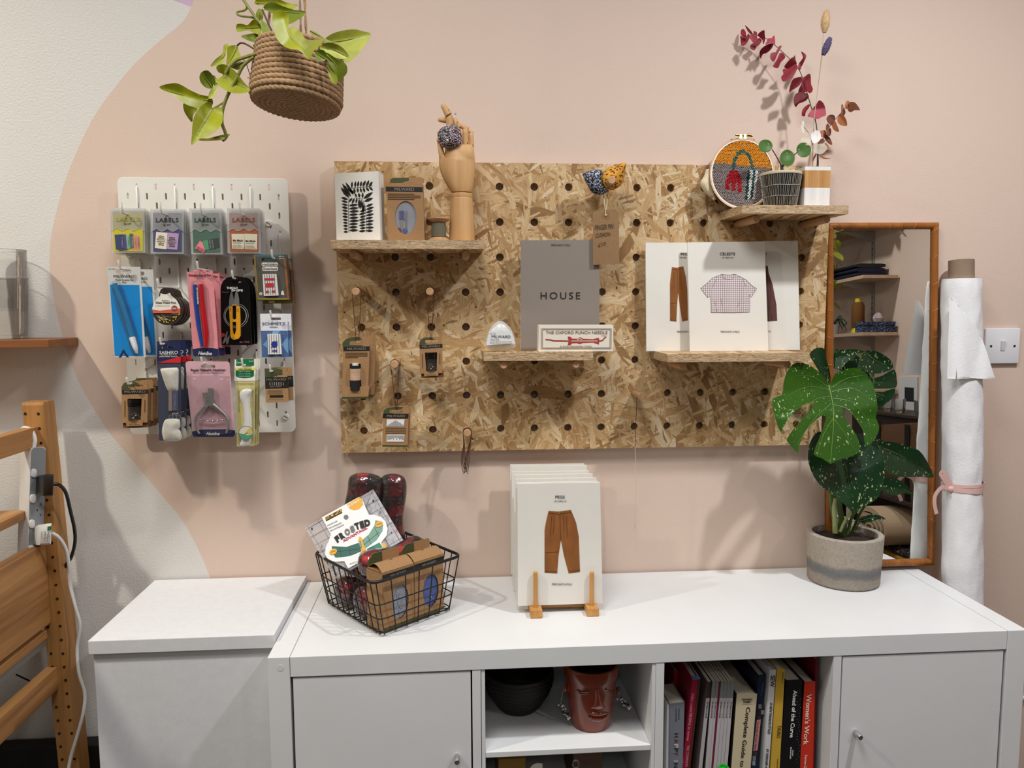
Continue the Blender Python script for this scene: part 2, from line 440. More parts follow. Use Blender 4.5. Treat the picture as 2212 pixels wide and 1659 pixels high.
# ------------------------------------------------------------------ room
WPINK = mat('pink_wall_paint', '#d9c2b2', .62, var=.012, vscale=3, bump=.22, bscale=260)
WWHITE = mat('white_wall_paint', '#dad7d2', .45, var=.012, vscale=3, bump=.5, bscale=230)
WLILAC = mat('lilac_wall_paint', '#cfb2cb', .6, bump=.3, bscale=260)
XL, XR, YB, ZT = -2.1, 3.3, -6.4, 2.75
W0 = Y(0)
edge = [(419, 0), (413, 15), (400, 40), (380, 61), (354, 81), (316, 114), (278, 152), (228, 215), (195, 266), (165, 329), (142, 387), (132, 420),
        (119, 468), (110, 515), (106.5, 561), (109, 595), (117, 648), (128, 699), (144, 756), (167, 818), (195, 870), (215, 903), (245, 946), (300, 1011), (350, 1071), (388, 1116), (420, 1170), (445, 1225), (462, 1275), (480, 1350), (490, 1450), (490, 1659)]
ew = [W0(*p) for p in smooth_path([(a, b, 0) for a, b in edge], 3) for p in [(p.x, p.y)]]
top = Vector((-.16, 0, ZT)); k0 = 3
kl = W0(373, 0); lil = kl + (kl-W0(413, 15))*12
bot = Vector((ew[-1].x, 0, 0))
def wall(name, loops, thick=Vector((0, .1, 0))):
    me = bpy.data.meshes.new(name); V = []; F = []; I = []
    for pts, mi in loops:
        n = len(V); V += pts; F.append(tuple(range(n, n+len(pts)))); I.append(mi)
    me.from_pydata(V, [], F)
    for m_ in (WPINK, WWHITE, WLILAC): me.materials.append(m_)
    for p, i in zip(me.polygons, I): p.material_index = i
    bm = bmesh.new(); bm.from_mesh(me); bmesh.ops.remove_doubles(bm, verts=bm.verts[:], dist=1e-5); bmesh.ops.triangulate(bm, faces=bm.faces[:])
    for f in bm.faces:
        if f.normal.y > 0: f.normal_flip()
    bm.to_mesh(me); bm.free()
    o = bpy.data.objects.new(name, me); scene.collection.objects.link(o); o['kind'] = 'structure'; return o
i15 = min(range(len(ew)), key=lambda i: (ew[i]-W0(413, 15)).length)
up_e = [top, W0(424, -60)]+ew[:i15+1]
wall('wall_back', [([Vector((XR, 0, ZT)), top, W0(424, -60)]+ew+[bot, Vector((XR, 0, 0))], 0),
                   (up_e+[lil, Vector((XL, 0, lil.z)), Vector((XL, 0, ZT))], 2),
                   (ew[i15:]+[bot, Vector((XL, 0, 0)), Vector((XL, 0, lil.z)), lil], 1)])
M().box(XL-.1, XL, YB, 0, 0, ZT).obj('wall_left', WWHITE, kind='structure')
M().box(XR, XR+.1, YB, 0, 0, ZT).obj('wall_right', WPINK, kind='structure')
M().box(XL, XR, YB-.1, YB, 0, ZT).obj('wall_front', WWHITE, kind='structure')
M().box(XL, XR, YB, 0, -.1, 0).obj('floor', mat('dark_grey_floor', '#3c3836', .6, var=.1, vscale=6), kind='structure')
M().box(XL, XR, YB, 0, ZT, ZT+.1).obj('ceiling', mat('white_ceiling', '#e9e7e3', .8), kind='structure')

# ------------------------------------------------------------------ white cube shelving unit
KF, KB = -.4, -.006
su = thing('shelving_unit', 'long white cube shelving unit with two doors, standing along the wall under the pegboard', 'shelving unit', (.7345, -.2, 0))
b = .0008
for x0, x1 in ((0, .0395), (1.4295, 1.469)): M().box(x0, x1, KF, KB, 0, .77, b).obj('side_panel', WHITE, su)
M().box(.0403, 1.4287, KF+.001, KB, .731, .7695, b).obj('top_panel', WHITE, su)
M().box(.0403, 1.4287, KF+.001, KB, .0, .0385, b).obj('bottom_panel', WHITE, su)
M().box(.0403, 1.4287, KF+.002, KB, .377, .393, b).obj('middle_shelf', WHITE, su)
for x0 in (.3745, .7255, 1.0765):
    M().box(x0, x0+.016, KF+.002, KB, .3932, .7308, b).obj('divider', WHITE, su)
    M().box(x0, x0+.016, KF+.002, KB, .0387, .3768, b).obj('divider', WHITE, su)
for x0, x1, kx, kz in ((.0440, .3715, .0, 0), (1.0955, 1.4245, 0, 0)):
    d = M().box(x0, x1, KF+.003, KF+.02, .397, .7275, b).obj('door', WHITE, su)
    uv = (987, 1633) if x0 < .5 else (1847, 1581)
    c = P(*uv, KF+.003)
    M().lathe([(0, 0), (.0052, 0), (.0052, .0205), (.0045, .0215), (.0015, .0212), (0, .0212)], c, 20, (0, -1, 0)).obj('knob', CHROME, d, smooth=True)
    M().box(x0, x1, KF+.003, KF+.02, .043, .3735, b).obj('door', WHITE, su)
M().box(.3912, .7250, -.075, -.07, .3935, .7305).obj('back_board', WHITE, su)
M().box(.3915, .3985, KF+.003, -.075, .3935, .7305, .0005).obj('insert_side', WHITE, su)
M().box(.7180, .7250, KF+.003, -.075, .3935, .7305, .0005).obj('insert_side', WHITE, su)
zi = P(1055, 1625, KF+.003).z
M().box(.3987, .7178, KF+.003, -.075, zi-.0115, zi, .0012).obj('insert_shelf', WHITE, su)
ic = P(606, 1443, KF); M().lathe([(.0001, 0), (.006, 0), (.006, .0004), (.0001, .0004)], ic, 20, (0, -1, 0)).obj('screw_cap', mat('cap_plastic', '#d8d8d7', .6), su)

# white lidded box beside it
bx = thing('storage_box', 'tall white lidded box standing against the left end of the shelving unit', 'box', (-.175, -.17, 0))
M().box(-.340, -.006, -.327, -.012, 0, .764, .001).obj('body', WHITE2, bx)
M().box(-.3455, -.0015, -.3345, -.006, .7585, .786, .0015).obj('lid', WHITE2, bx)

# ------------------------------------------------------------------ white steel pegboard with hooks
SX, SZ, SF = -.3721, 1.1295, -.03
pb = thing('metal_pegboard', 'white pegboard with slots, hung with sewing notions, left of the strand board', 'pegboard', (SX+.18, SF, SZ))
slots = []
for j in range(27):
    z = .56-.02*(j+1)-.0
    xs = [.04*i for i in range(1, 9)] if j % 2 == 0 else [.02+.04*i for i in range(9)]
    for x in xs: slots.append(rrect(x-.0025, x+.0025, z-.0075, z+.0075, .0024, 3))
v, f = plate2d(rrect(0, .36, 0, .56, .012, 6), slots, .004, .0006)
M().add([(SX+a.x, SF+.002-a.z, SZ+a.y) for a in v], f).obj('panel', PLASTW, pb)
rim = rrect(.001, .359, .001, .559, .011, 6)
for x in (.02, .34):
    for z in (.05, .51): M().box(SX+x-.012, SX+x+.012, SF+.0042, -.0005, SZ+z-.012, SZ+z+.012, .002).obj('wall_spacer', PLASTW, pb)
for u, vv in ((580.5, 483), (618, 900), (279.5, 551)):
    c = P(u, vv, SF)
    s_ = M().lathe([(.0001, 0), (.0068, 0), (.0068, .0035), (.0058, .005), (.0001, .005)], c+Vector((0, .0, 0)), 24, (0, -1, 0)).obj('screw', HOOKW, pb, smooth=True)
    a = Vector((.0042, 0, -.0026)); n_ = Vector((.0004, 0, .0007)); f0 = c+Vector((0, -.0052, 0))
    M().add([f0-a-n_, f0+a-n_, f0+a+n_, f0-a+n_], [(0, 1, 2, 3)]).obj('screw_slot', BLACK, s_)
hooks = {}
def hook(key, col, uv, rise, base_z, label, top_uv=None):
    """wire hook: plate in a slot, long prong straight out, upturned tip; col = its column on the board"""
    x = SX+col; tip = Xp(*uv, x); z = tip.z; yt = tip.y
    t = thing('pegboard_hook', label, 'hook', (x, SF, z), 'white wire hooks on the pegboard')
    r = .0021
    M().tube([(x, SF+.006, base_z), (x, SF+.001, base_z+.001), (x, SF-.0025, base_z-.003), (x, SF-.0025, z+.012)], [r, r, r, r], 8).obj('back_wire', HOOKW, t, smooth=True)
    pr = smooth_path([(x, SF-.0025, z+.014), (x, SF-.0035, z+.003), (x, SF-.012, z), (x, (SF+yt)/2, z), (x, yt, z), (x, yt-.007, z+.003), (x, yt-.0105, z+.011), (x, yt-.011, z+rise)], 4)
    M().tube(pr, r, 8).obj('prong', HOOKW, t, smooth=True)
    hooks[key] = (x, yt, z)
row = lambda j: SZ+.56-.02*(j+1)
for i, (k, c, uv, col, bz) in enumerate((('l1', .04, (268, 461), 'yellow', 1), ('l2', .12, (351, 461), 'blue-grey', 1), ('l3', .20, (437, 463), 'green', 1), ('l4', .28, (521, 462), 'rust-coloured', 1))):
    hook(k, c, uv, .021, row(0), f'white wire hook holding the {col} card packs')
for a in (('pen', .04, (262, 581), .018, row(8), 'white wire hook holding the bright blue pen packs'),
          ('pins', .12, (345, 619), .016, row(6), 'white wire hook holding the round pin boxes'),
          ('red', .20, (430, 581), .016, row(6), 'white wire hook holding the pink pen cards'),
          ('snip', .26, (505, 601), .016, row(9), 'white wire hook holding the black thread snip cards'),
          ('over', .34, (590, 557), .017, row(5), 'white wire hook holding the grey zigzag-edged needle cards'),
          ('den', .34, (587, 685), .014, row(11), 'white wire hook holding the white and denim blue needle cards'),
          ('sash', .12, (350, 743), .014, row(16), 'white wire hook holding the navy thread packs'),
          ('notch', .20, (439, 785), .014, row(18), 'white wire hook holding the pink notcher pack'),
          ('clov', .28, (526, 789), .016, row(18), 'white wire hook holding the green and yellow marker packs'),
          ('ball', .34, (586, 802), .015, row(20), 'white wire hook holding the small kraft needle cards'),
          ('jar', .04, (279, 829), .015, row(20), 'white wire hook holding the kraft boxes with a pin jar, at lower left')): hook(*a)

# ------------------------------------------------------------------ strand board pegboard, shelves, pegs
BF = -.026
_kx = lambda x: .347+(x-.347)*1.00802
_kz = lambda z: 1.4052+(z-1.4052)*1.00802
BX0, BX1, BZ0, BZ1 = _kx(.0912), _kx(1.2125), _kz(1.0808), _kz(1.7262)
HX = lambda i: _kx(.1419+.0776*i)
HZ = lambda j: _kz(1.6748-.0777*j)
ob = thing('strand_board_pegboard', 'large strand board pegboard with round holes in the middle of the wall', 'pegboard', ((BX0+BX1)/2, BF, BZ0))
holes = [circ(HX(i), HZ(j), .0088, 20) for i in range(14) for j in range(8)]
v, f = plate2d([(BX0, BZ0), (BX1, BZ0), (BX1, BZ1), (BX0, BZ1)], holes, .018)
M().add([(a.x, BF+.009-a.z, a.y) for a in v], f).obj('panel', OSB, ob)
for x in (BX0+.06, (BX0+BX1)/2-.02, BX1-.06): M().box(x-.02, x+.02, BF+.0182, -.001, BZ0+.03, BZ1-.03).obj('wall_batten', DOWEL, ob)
def peg(i, j, yf, label, r=.0084):
    c = Vector((HX(i), BF+.017, HZ(j)))
    return M().lathe([(.0001, 0), (r, 0), (r, -yf+c.y-.0012), (r-.0012, -yf+c.y), (.0001, -yf+c.y)], c, 24, (0, -1, 0)).obj('peg', DOWEL, smooth=True, label=label, cat='peg', group='wooden pegs in the strand board')
peg(0, 3, -.118, 'wooden peg at the far left, holding the cord of the black thread box')
peg(2, 3, -.107, 'wooden peg holding the cord of the kraft pin jar box')
peg(1, 5, -.110, 'wooden peg holding the cord of the needle card with two white windows')
peg(3, 7, -.085, 'wooden peg near the bottom edge with a loop of brown cord')
peg(8, 6, -.092, 'wooden peg with a thin hanging thread, right of the bare middle of the board')
peg(7, 0, -.125, 'wooden peg in the top row through the patterned pincushions')
def shelf(x0, x1, z1, label, pegs, yf=-.162, th=.0178):
    t = thing('strand_board_shelf', label, 'shelf', ((x0+x1)/2, BF-.06, z1-th), 'strand board shelves on pegs')
    M().box(x0, x1, yf+.0004, BF-.0006, z1-th, z1).obj('board', OSB, t)
    M().box(x0-.0002, x1+.0002, yf, yf+.0003, z1-th, z1).obj('front_edge', OSBE, t)
    for xe in (x0-.0004, x1+.0001): M().box(xe, xe+.0003, yf+.0004, BF-.001, z1-th, z1).obj('end_edge', OSBE, t)
    for i, j in pegs:
        q = HZ(j)
        M().lathe([(.0001, 0), (.0084, 0), (.0084, .1144), (.0072, .116), (.0001, .116)], (HX(i), BF-.0006, z1-th-.0090), 24, (0, -1, 0)).obj('peg', DOWEL, t, smooth=True)
SH1 = P(714, 517.5, -.162); SH1b = P(1044.6, 520.5, -.162)
shelf(SH1.x, SH1b.x, 1.5462, 'strand board shelf at top left carrying the wooden hand', ((0, 2), (3, 2)))
SH2 = P(1045.3, 762, -.15); SH2b = P(1281, 762, -.15)
shelf(SH2.x, SH2b.x, SH2.z, 'strand board shelf in the middle carrying the grey book', ((4, 5), (6, 5)), yf=-.15)
SH3 = P(1441.7, 766, -.162); SH3b = P(1744, 761, -.162)
shelf(SH3.x, SH3b.x, (SH3.z+SH3b.z)/2, 'strand board shelf at lower right carrying pattern envelopes', ((9, 5), (12, 5)))
SH4 = P(1603, 443, -.162); SH4b = P(1833, 443.5, -.162)
shelf(SH4.x, SH4b.x, (SH4.z+SH4b.z)/2, 'strand board shelf at top right carrying plant pots and vase', ((11, 1), (13, 1)))
for s_ in (SH1, SH2, SH3, SH4, SH1b, SH4b): print('shelf', s_)

# ------------------------------------------------------------------ carded notions on the white pegboard
class Card:
    """a flat thing facing the room: z turns detail coordinates into photograph pixels, y is the depth of its front"""
    def __init__(s, name, label, cat, y, z, at, group=None, pl=None, loc=None):
        s.z = z; s.pl = pl or Y(y); u, v = z(at)
        s.t = thing(name, label, cat, loc or s.pl(u, v), group)
        s.k = (s.pl(u+1, v)-s.pl(u, v)).length; a, b = z((0, 0)), z((1, 0)); s.kz = s.k*math.hypot(b[0]-a[0], b[1]-a[1])
    def px(s, pts): return [s.z(p) for p in pts]
    def slab(s, nm, pts, m, th=.0012, lift=0, holes=(), par=None, **kw): return slab(nm, s.px(pts), s.pl, th, m, par or s.t, lift, [s.px(h) for h in holes], **kw)
    def ink(s, nm, pts, m, lift=.0004, par=None, **kw): return inlay(nm, s.px(pts), s.pl, m, par or s.t, lift, **kw)
    def text(s, w_, x0, y0, x1, y1, m, dy=0, dx=0, lift=.0009, **kw):
        return txt(s.t, w_, s.z((x0+dx, y1)), s.z((x1+dx, y1+dy)), s.z((x0, y0)), s.pl, m, lift=lift, **kw)
    def down(s, w_, x0, y0, x1, y1, m, lift=.0009, sl=0, **kw):
        """lettering reading downwards inside x0..x1, y0..y1, slanting by sl"""
        return txt(s.t, w_, s.z((x0, y0)), s.z((x0+sl, y1)), s.z((x1, y0)), s.pl, m, lift=lift, **kw)
    def line(s, nm, segs, w_, m, lift=.0008, **kw):
        a, b = s.z((0, 0)), s.z((w_, 0)); return lines(nm, [s.px(q) for q in segs], math.hypot(b[0]-a[0], b[1]-a[1]), s.pl, m, s.t, lift, **kw)
    def p3(s, pts, lift=0): return [s.pl(*s.z(p), lift) for p in pts]
    def tube(s, nm, pts, w_, m, lift=.004, par=None, seg=10, **kw):
        ws = w_ if isinstance(w_, (list, tuple)) else [w_]*len(pts)
        return M().tube(s.p3(pts, lift), [q*s.kz/2 for q in ws], seg, **kw).obj(nm, m, par or s.t, smooth=True)
    def pad(s, nm, pts, m, lift=.001, h=.006, step=14, par=None, n=3, power=.5, **kw):
        """puffed shape: outline on the card, swelling towards the middle"""
        ol = smooth_loop(s.px(pts), n); V, F = cdt(ol, step*math.hypot(s.z((1, 0))[0]-s.z((0, 0))[0], s.z((1, 0))[1]-s.z((0, 0))[1]))
        ds = [min(seg_d(p, ol[i], ol[(i+1) % len(ol)])[0] for i in range(len(ol))) for p in V]; mx = max(ds) or 1
        mm = M().add([s.pl(p[0], p[1], lift+h*(d/mx)**power) for p, d in zip(V, ds)], F)
        mm.prism([s.pl(p[0], p[1], lift) for p in ol], -s.pl.n*.0008)
        return mm.obj(nm, m, par or s.t, smooth=True, sharp=60, **kw)
def rc(x0, y0, x1, y1): return [(x0, y0), (x1, y0), (x1, y1), (x0, y1)]
def rr(x0, y0, x1, y1, r, n=4): return rrect(x0, x1, y0, y1, r, n)
def arc(cx, cy, rx, ry, a0, a1, n=12): return [(cx+rx*math.cos(math.radians(a0+(a1-a0)*k/n)), cy+ry*math.sin(math.radians(a0+(a1-a0)*k/n))) for k in range(n+1)]
def euro(cx, cy, w_, h): return rr(cx-w_/2, cy-h/2, cx+w_/2, cy+h/2, h*.48, 4)

def labelpack(z, y, colname, c, ctext, pack, cardp, wave, tb, t2, extra):
    C_ = Card('label_pack', f'front clear pack of {colname} fabric labels on the top row of hooks', 'label pack', y, z, ((pack[0][0]+pack[1][0])/2, pack[0][1]), 'clear packs of fabric labels')
    C_.slab('plastic_case', pack, CLEARM, .0075, -.0003)
    C_.slab('backing_card', cardp, c, .0008, .0004)
    extra(C_)
    C_.text('LABELS', *tb, ctext, bold=.022, space=1.15, lift=.0019)
    C_.text('By KM', *t2, INK, shear=.3, lift=.0019)
    x0, x1, yt_ = pack[0][0]+10, pack[1][0]-8, pack[0][1]+4
    C_.slab('flap', [(x0, yt_), (x1, yt_)]+wave[::-1], film('frosted_plastic_flap', milk=.2, rough=.2), .0004, .0014)
    C_.line('flap_edge', [wave], 14, CLEARM, .0017)
    for k, n in enumerate(('second', 'third', 'rearmost')):
        dup(C_.t, (.0005, .0115*(k+1), -.0012*(k+1)), f'{n} clear pack of {colname} labels, behind the front one on its hook', skip=('lettering', 'print', 'fabric_label'))
def wavy(x0, x1, y, peaks):
    p = []
    n = 24
    for k in range(n+1):
        t = k/n; p.append((x0+(x1-x0)*t, y+32*math.cos(2*math.pi*3*(t))*(1)))
    return p
z6 = zf(230, 420, 11.642); z7 = zf(400, 420, 11.642)
def ex1(C_):
    for i, (q, col) in enumerate((([(680, 1015), (745, 1010), (770, 1370), (640, 1390)], '#dd8e70'), ([(748, 1045), (815, 1045), (830, 1380), (765, 1375)], '#c78f9d'), ([(575, 985), (660, 985), (685, 1340), (610, 1350)], '#3d6860'),
                                 ([(480, 1020), (560, 1020), (595, 1360), (525, 1370)], '#86b3ad'), ([(425, 1010), (485, 1000), (520, 1385), (300, 1400)], '#55486f'), ([(205, 1015), (420, 1000), (445, 1365), (235, 1375)], '#39426a'))):
        C_.slab('fabric_label', q, mat('label_'+col, col, .7), .0006, .0008+.0003*i)
    for x, a in ((375, '#aab0c0'), (530, '#3d6860'), (630, '#b8c9c4'), (710, '#b5543d'), (780, '#5b2f5c')): C_.down('IF I MADE IT', x, 1080, x+32, 1335, mat('label_ink_'+a, a, .8), sl=15, lift=.0028)
labelpack(z6, -.0855, 'yellow', mat('yellow_card', '#c6bb30', .7), mat('olive_yellow_ink', '#a8a428', .7), [(95, 345), (955, 345), (975, 1465), (125, 1465)], [(150, 435), (920, 435), (912, 1420), (175, 1420)], wavy(110, 960, 880, 3), (235, 570, 825, 675), (440, 715, 620, 780), ex1)
def ex2(C_):
    C_.slab('fabric_label', [(1250, 940), (1528, 965), (1502, 1378), (1215, 1350)], mat('label_cream', '#e6ddc6', .8), .0006, .0012)
    C_.slab('fabric_label', [(1528, 958), (1822, 985), (1780, 1395), (1505, 1365)], mat('label_mauve', '#b497b5', .8), .0006, .0012)
    for ox, oy in ((0, 0), (275, 38)):
        C_.line('print', [[(1300+ox+12*k, 1040+oy+dy+8*math.sin(k*.9)+k) for k in range(13)] for dy in (0, 38, 178, 220)], 13, INK, .002)
        C_.text('PERFECTLY', 1265+ox, 1105+oy, 1478+ox, 1138+oy, INK, lift=.002); C_.text('IMPERFECT', 1268+ox, 1160+oy, 1478+ox, 1195+oy, INK, lift=.002)
labelpack(z6, -.0855, 'indigo', mat('indigo_card', '#474a72', .7), INK, [(1108, 365), (1948, 365), (1945, 1500), (1105, 1490)], [(1168, 465), (1898, 465), (1888, 1440), (1175, 1440)], wavy(1115, 1945, 900, 3), (1240, 590, 1810, 700), (1430, 740, 1605, 805), ex2)
def ex3(C_):
    C_.slab('fabric_label', [(575, 1140), (830, 1090), (865, 1330), (620, 1390)], mat('label_charcoal', '#3f4744', .8), .0006, .0010)
    C_.slab('fabric_label', [(440, 1165), (575, 1150), (600, 1390), (500, 1400)], mat('label_green', '#56976f', .8), .0006, .0011)
    C_.slab('fabric_label', [(370, 1165), (440, 1205), (500, 1420), (450, 1470), (245, 1355)], mat('label_pink', '#e88a94', .8), .0006, .0016)
    txt(C_.t, 'MAKE YOUR', z7((290, 1330)), z7((460, 1415)), z7((308, 1295)), C_.pl, mat('red_ink', '#b03a48', .7), lift=.0024)
    txt(C_.t, 'OWN KIND', z7((265, 1365)), z7((440, 1450)), z7((282, 1330)), C_.pl, mat('red_ink', '#b03a48', .7), lift=.0024)
    for x in (590, 655): C_.down('MADE WITH', x, 1150, x+40, 1360, mat('pale_label_ink', '#a9b2ac', .7), sl=35, lift=.0018)
labelpack(z7, -.0925, 'dark green', mat('green_card', '#4f6c5f', .7), mat('dark_green_ink', '#2e4440', .7), [(98, 350), (900, 350), (940, 1510), (150, 1505)], [(175, 465), (850, 465), (878, 1455), (205, 1455)], wavy(125, 905, 905, 3), (235, 590, 770, 700), (415, 740, 585, 800), ex3)
def ex4(C_):
    for q, ox, oy in (([(1165, 990), (1488, 990), (1480, 1375), (1180, 1365)], 0, 0), ([(1490, 985), (1815, 995), (1808, 1390), (1500, 1375)], 315, 15)):
        C_.slab('fabric_label', q, mat('label_cream', '#e6ddc6', .8), .0006, .0012)
        C_.text('Me Made', 1200+ox, 1130+oy, 1450+ox, 1178+oy, INK, bold=.02, lift=.002); C_.text('HANDMADE WARDROBE', 1200+ox, 1206+oy, 1405+ox, 1222+oy, INK, lift=.002)
        for k in range(4): C_.text('sewn by me with love', 1200+ox, 1262+oy+24*k, 1400+ox+20*k, 1278+oy+24*k, INK, lift=.002)
labelpack(z7, -.0925, 'rust orange', mat('rust_card', '#a9623f', .7), mat('rust_ink', '#8f4a36', .7), [(1055, 345), (1870, 345), (1905, 1490), (1065, 1480)], [(1105, 465), (1822, 465), (1838, 1440), (1130, 1440)], wavy(1062, 1885, 892, 3), (1190, 585, 1755, 695), (1390, 735, 1560, 800), ex4)

# blue water-erasable pens
za = zf(220, 560, 7.211)
BLUEC = mat('bright_blue_card', '#0f7fc4', .45); NAVY = mat('navy_card', '#1b2349', .5); SILV = mat('silvery_white_card', '#c9c8c4', .35)
C_ = Card('erasable_pen_pack', 'front bright blue pen pack hanging from its hook on the white pegboard', 'pen pack', hooks['pen'][1]+.012, za, (335, 170), 'blue pen packs')
C_.slab('card', [(75, 112), (598, 120), (685, 1530), (195, 1525)], SILV, .0012, 0, [euro(337, 188, 245, 66)])
C_.ink('print', [(125, 395), (582, 400), (648, 1505), (200, 1505)], BLUEC)
C_.ink('print', [(260, 1533), (335, 1398), (425, 1530), (388, 1530), (336, 1455), (298, 1533)], NAVY, .0008)
C_.text('MILWARD', 180, 243, 505, 285, INK, dy=3); C_.text('Water Erasable Pen', 205, 305, 485, 330, INK, dy=3); C_.text('Blue', 318, 345, 380, 370, INK); C_.text('218 7303', 92, 138, 208, 158, GREYINK)
pen = C_.tube('pen', [(200, 378), (300, 660), (400, 960), (478, 1215)], [74, 76, 78, 84], mat('blue_pen_barrel', '#1f76a8', .25), .006)
C_.tube('pen_cap', [(470, 1212), (478, 1240), (515, 1360), (545, 1455), (552, 1472)], [96, 96, 84, 44, 10], mat('white_pen_cap', '#e8e8ea', .3), .006, pen)
C_.pad('blister', [(150, 350), (250, 335), (330, 450), (560, 1170), (610, 1440), (560, 1500), (470, 1480), (400, 1250), (250, 850), (160, 500)], CLEAR, .0005, .012, 60, n=2)
dup(C_.t, (.003, .060, -.002), 'rear bright blue pen pack, mostly behind the front one')

# round boxes of glass head pins
DARKC = mat('smoky_plastic', '#3a332c', .25); YEL = mat('yellow_pin_head', '#d8b62a', .3)
def pins_box(C_):
    r = circ(1022, 790, 236, 28); neck = [(885, 590), (900, 520), (915, 475), (960, 445), (1060, 445), (1105, 480), (1120, 530), (1150, 600)]
    C_.slab('case', r, DARKC, .009, -.001)
    C_.slab('hanger', neck, DARKC, .002, -.003, [euro(1010, 505, 130, 46)])
    C_.slab('label', [(915, 527), (960, 545), (1000, 545), (1062, 525), (1075, 560), (1160, 630), (1205, 710), (1224, 770), (1220, 836), (795, 838), (784, 765), (812, 675), (860, 610), (905, 575)], mat('pin_label', '#e3ddd2', .5), .0004, .0005)
    C_.ink('print', [(787, 782), (900, 800), (1224, 765), (1220, 836), (795, 838)], mat('coral_print', '#c95d43', .5), .0010)
    C_.ink('print', circ(1130, 768, 48, 18), mat('badge_print', '#8a4038', .5), .0012)
    C_.text('Quilters', 935, 632, 1045, 655, INK, lift=.0012); C_.text('Glass Head Pins', 835, 658, 1152, 690, INK, bold=.02, lift=.0012); C_.text('PINS', 1100, 755, 1160, 780, WINK, lift=.0016)
    C_.text('Not affected by hot irons', 830, 718, 1050, 732, INK, lift=.0012)
    random.seed(3); mm = M(); hh = M()
    for k in range(26):
        a = random.uniform(.15, 2.5); R_ = random.uniform(150, 215)
        x, y_ = 1022+R_*math.cos(a)*.95, 800+R_*math.sin(a)*.9
        b = C_.pl(*C_.z((x, y_)), .0012); e = C_.pl(*C_.z((max(1022-190+abs(y_-900)*.9, x-random.uniform(80, 190)), max(850, y_-random.uniform(20, 90)))), .0012)
        hh.ball(b, .0013, 8, 6)
        if k % 2: mm.tube([b, e], .0003, 4)
    hh.obj('pin_head', YEL, C_.t, smooth=True, kind='stuff'); mm.obj('pin_shaft', STEEL, C_.t, kind='stuff')
C_ = Card('pin_box', 'front round smoky box of yellow glass head pins', 'pin box', hooks['pins'][1]+.010, za, (1010, 500), 'round boxes of glass head pins'); pins_box(C_)
for k, n in enumerate(('second', 'third', 'fourth')): dup(C_.t, (.001, .014*(k+1), -.001*k), f'{n} round smoky pin box, counted back from the front one on its hook', skip=('lettering', 'print'))

# pink carded pens
zb = zf(390, 560, 7.211); PINKC = mat('pink_card', '#dd8c92', .5, var=.06, vscale=90)
C_ = Card('fabric_pen_card', 'front pink card with a blue and a red fabric pen', 'pen card', hooks['red'][1]+.010, zb, (300, 180), 'pink fabric pen cards')
C_.slab('card', rr(95, 92, 500, 200, 26)[0:10]+[(200, 1500), (212, 1512), (580, 1512), (594, 1498)], PINKC, .0012, 0, [euro(298, 183, 200, 46)])
C_.ink('print', [(187, 1400), (300, 1382), (480, 1382), (586, 1396), (594, 1498), (580, 1511), (212, 1511), (200, 1500)], NAVY)
C_.text('Hemline', 275, 1435, 490, 1492, WINK, dy=4, shear=.35, bold=.01); C_.text('Erasable Fabric Pen', 125, 230, 475, 262, mat('maroon_ink', '#5a1f2c', .6), bold=.025); C_.text('Iron Off & Wash Off', 215, 264, 390, 280, mat('maroon_ink')); C_.text('Blue & Red', 250, 290, 360, 304, mat('maroon_ink'))
C_.tube('pen', [(222, 395), (240, 700), (275, 1000), (335, 1360)], [66, 66, 66, 42], mat('blue_pen', '#1f3f8f', .3), .005)
C_.tube('pen', [(315, 388), (335, 640), (365, 900), (398, 1150), (392, 1362)], [72, 76, 84, 84, 56], mat('red_pen', '#b5121e', .3), .0055)
C_.down('erasable', 247, 440, 275, 700, WINK, sl=15, lift=.0105)
C_.pad('blister', [(165, 350), (350, 330), (400, 500), (430, 900), (455, 1200), (440, 1380), (320, 1390), (260, 1100), (200, 700)], CLEAR, .0006, .0105, 60, n=2)
for k, n in enumerate(('second', 'rearmost')): dup(C_.t, (.001, .042*(k+1), -.001), f'{n} pink pen card, showing as a strip behind the front one')

# thread snips
BLK = mat('gloss_black_card', '#0e0d0d', .25); YELH = mat('amber_plastic', '#dd9a1e', .35)
C_ = Card('thread_snips_card', 'front black round-topped card with amber-handled thread snips', 'snips card', hooks['snip'][1]+.010, zb, (850, 330), 'black thread snips cards')
C_.slab('card', [(640, 1335), (628, 900), (622, 480), (632, 400), (665, 335), (730, 285), (810, 266), (900, 266), (980, 295), (1035, 360), (1065, 440), (1078, 540), (1108, 1300), (1095, 1336)], BLK, .0014, 0, [euro(872, 350, 148, 36)])
C_.text('THREAD', 718, 430, 890, 466, WINK, bold=.02); C_.text('SNIPS', 790, 470, 972, 504, WINK, bold=.02); C_.text('Coupe-Fil', 645, 505, 750, 522, mat('rose_ink', '#b98a86', .6)); C_.text('Sew Tasty', 920, 1275, 1078, 1312, mat('rose_pink_ink', '#c46a8a', .5), dy=-6, shear=.3)
C_.line('print', [circ(865, 880, 190, 40)+[(1055, 880)]], 8, GREYINK)
C_.line('blister_rim', [circ(860, 880, 165, 40)+[(1025, 880)]], 14, CLEARM, .0012)
C_.slab('snip_blade', [(795, 480), (815, 560), (842, 690), (800, 745), (757, 745), (757, 650), (770, 560)], STEEL, .0012, .005)
C_.slab('snip_blade', [(870, 475), (895, 540), (912, 620), (917, 738), (872, 745), (840, 690), (835, 620), (850, 540)], STEEL, .0012, .0058)
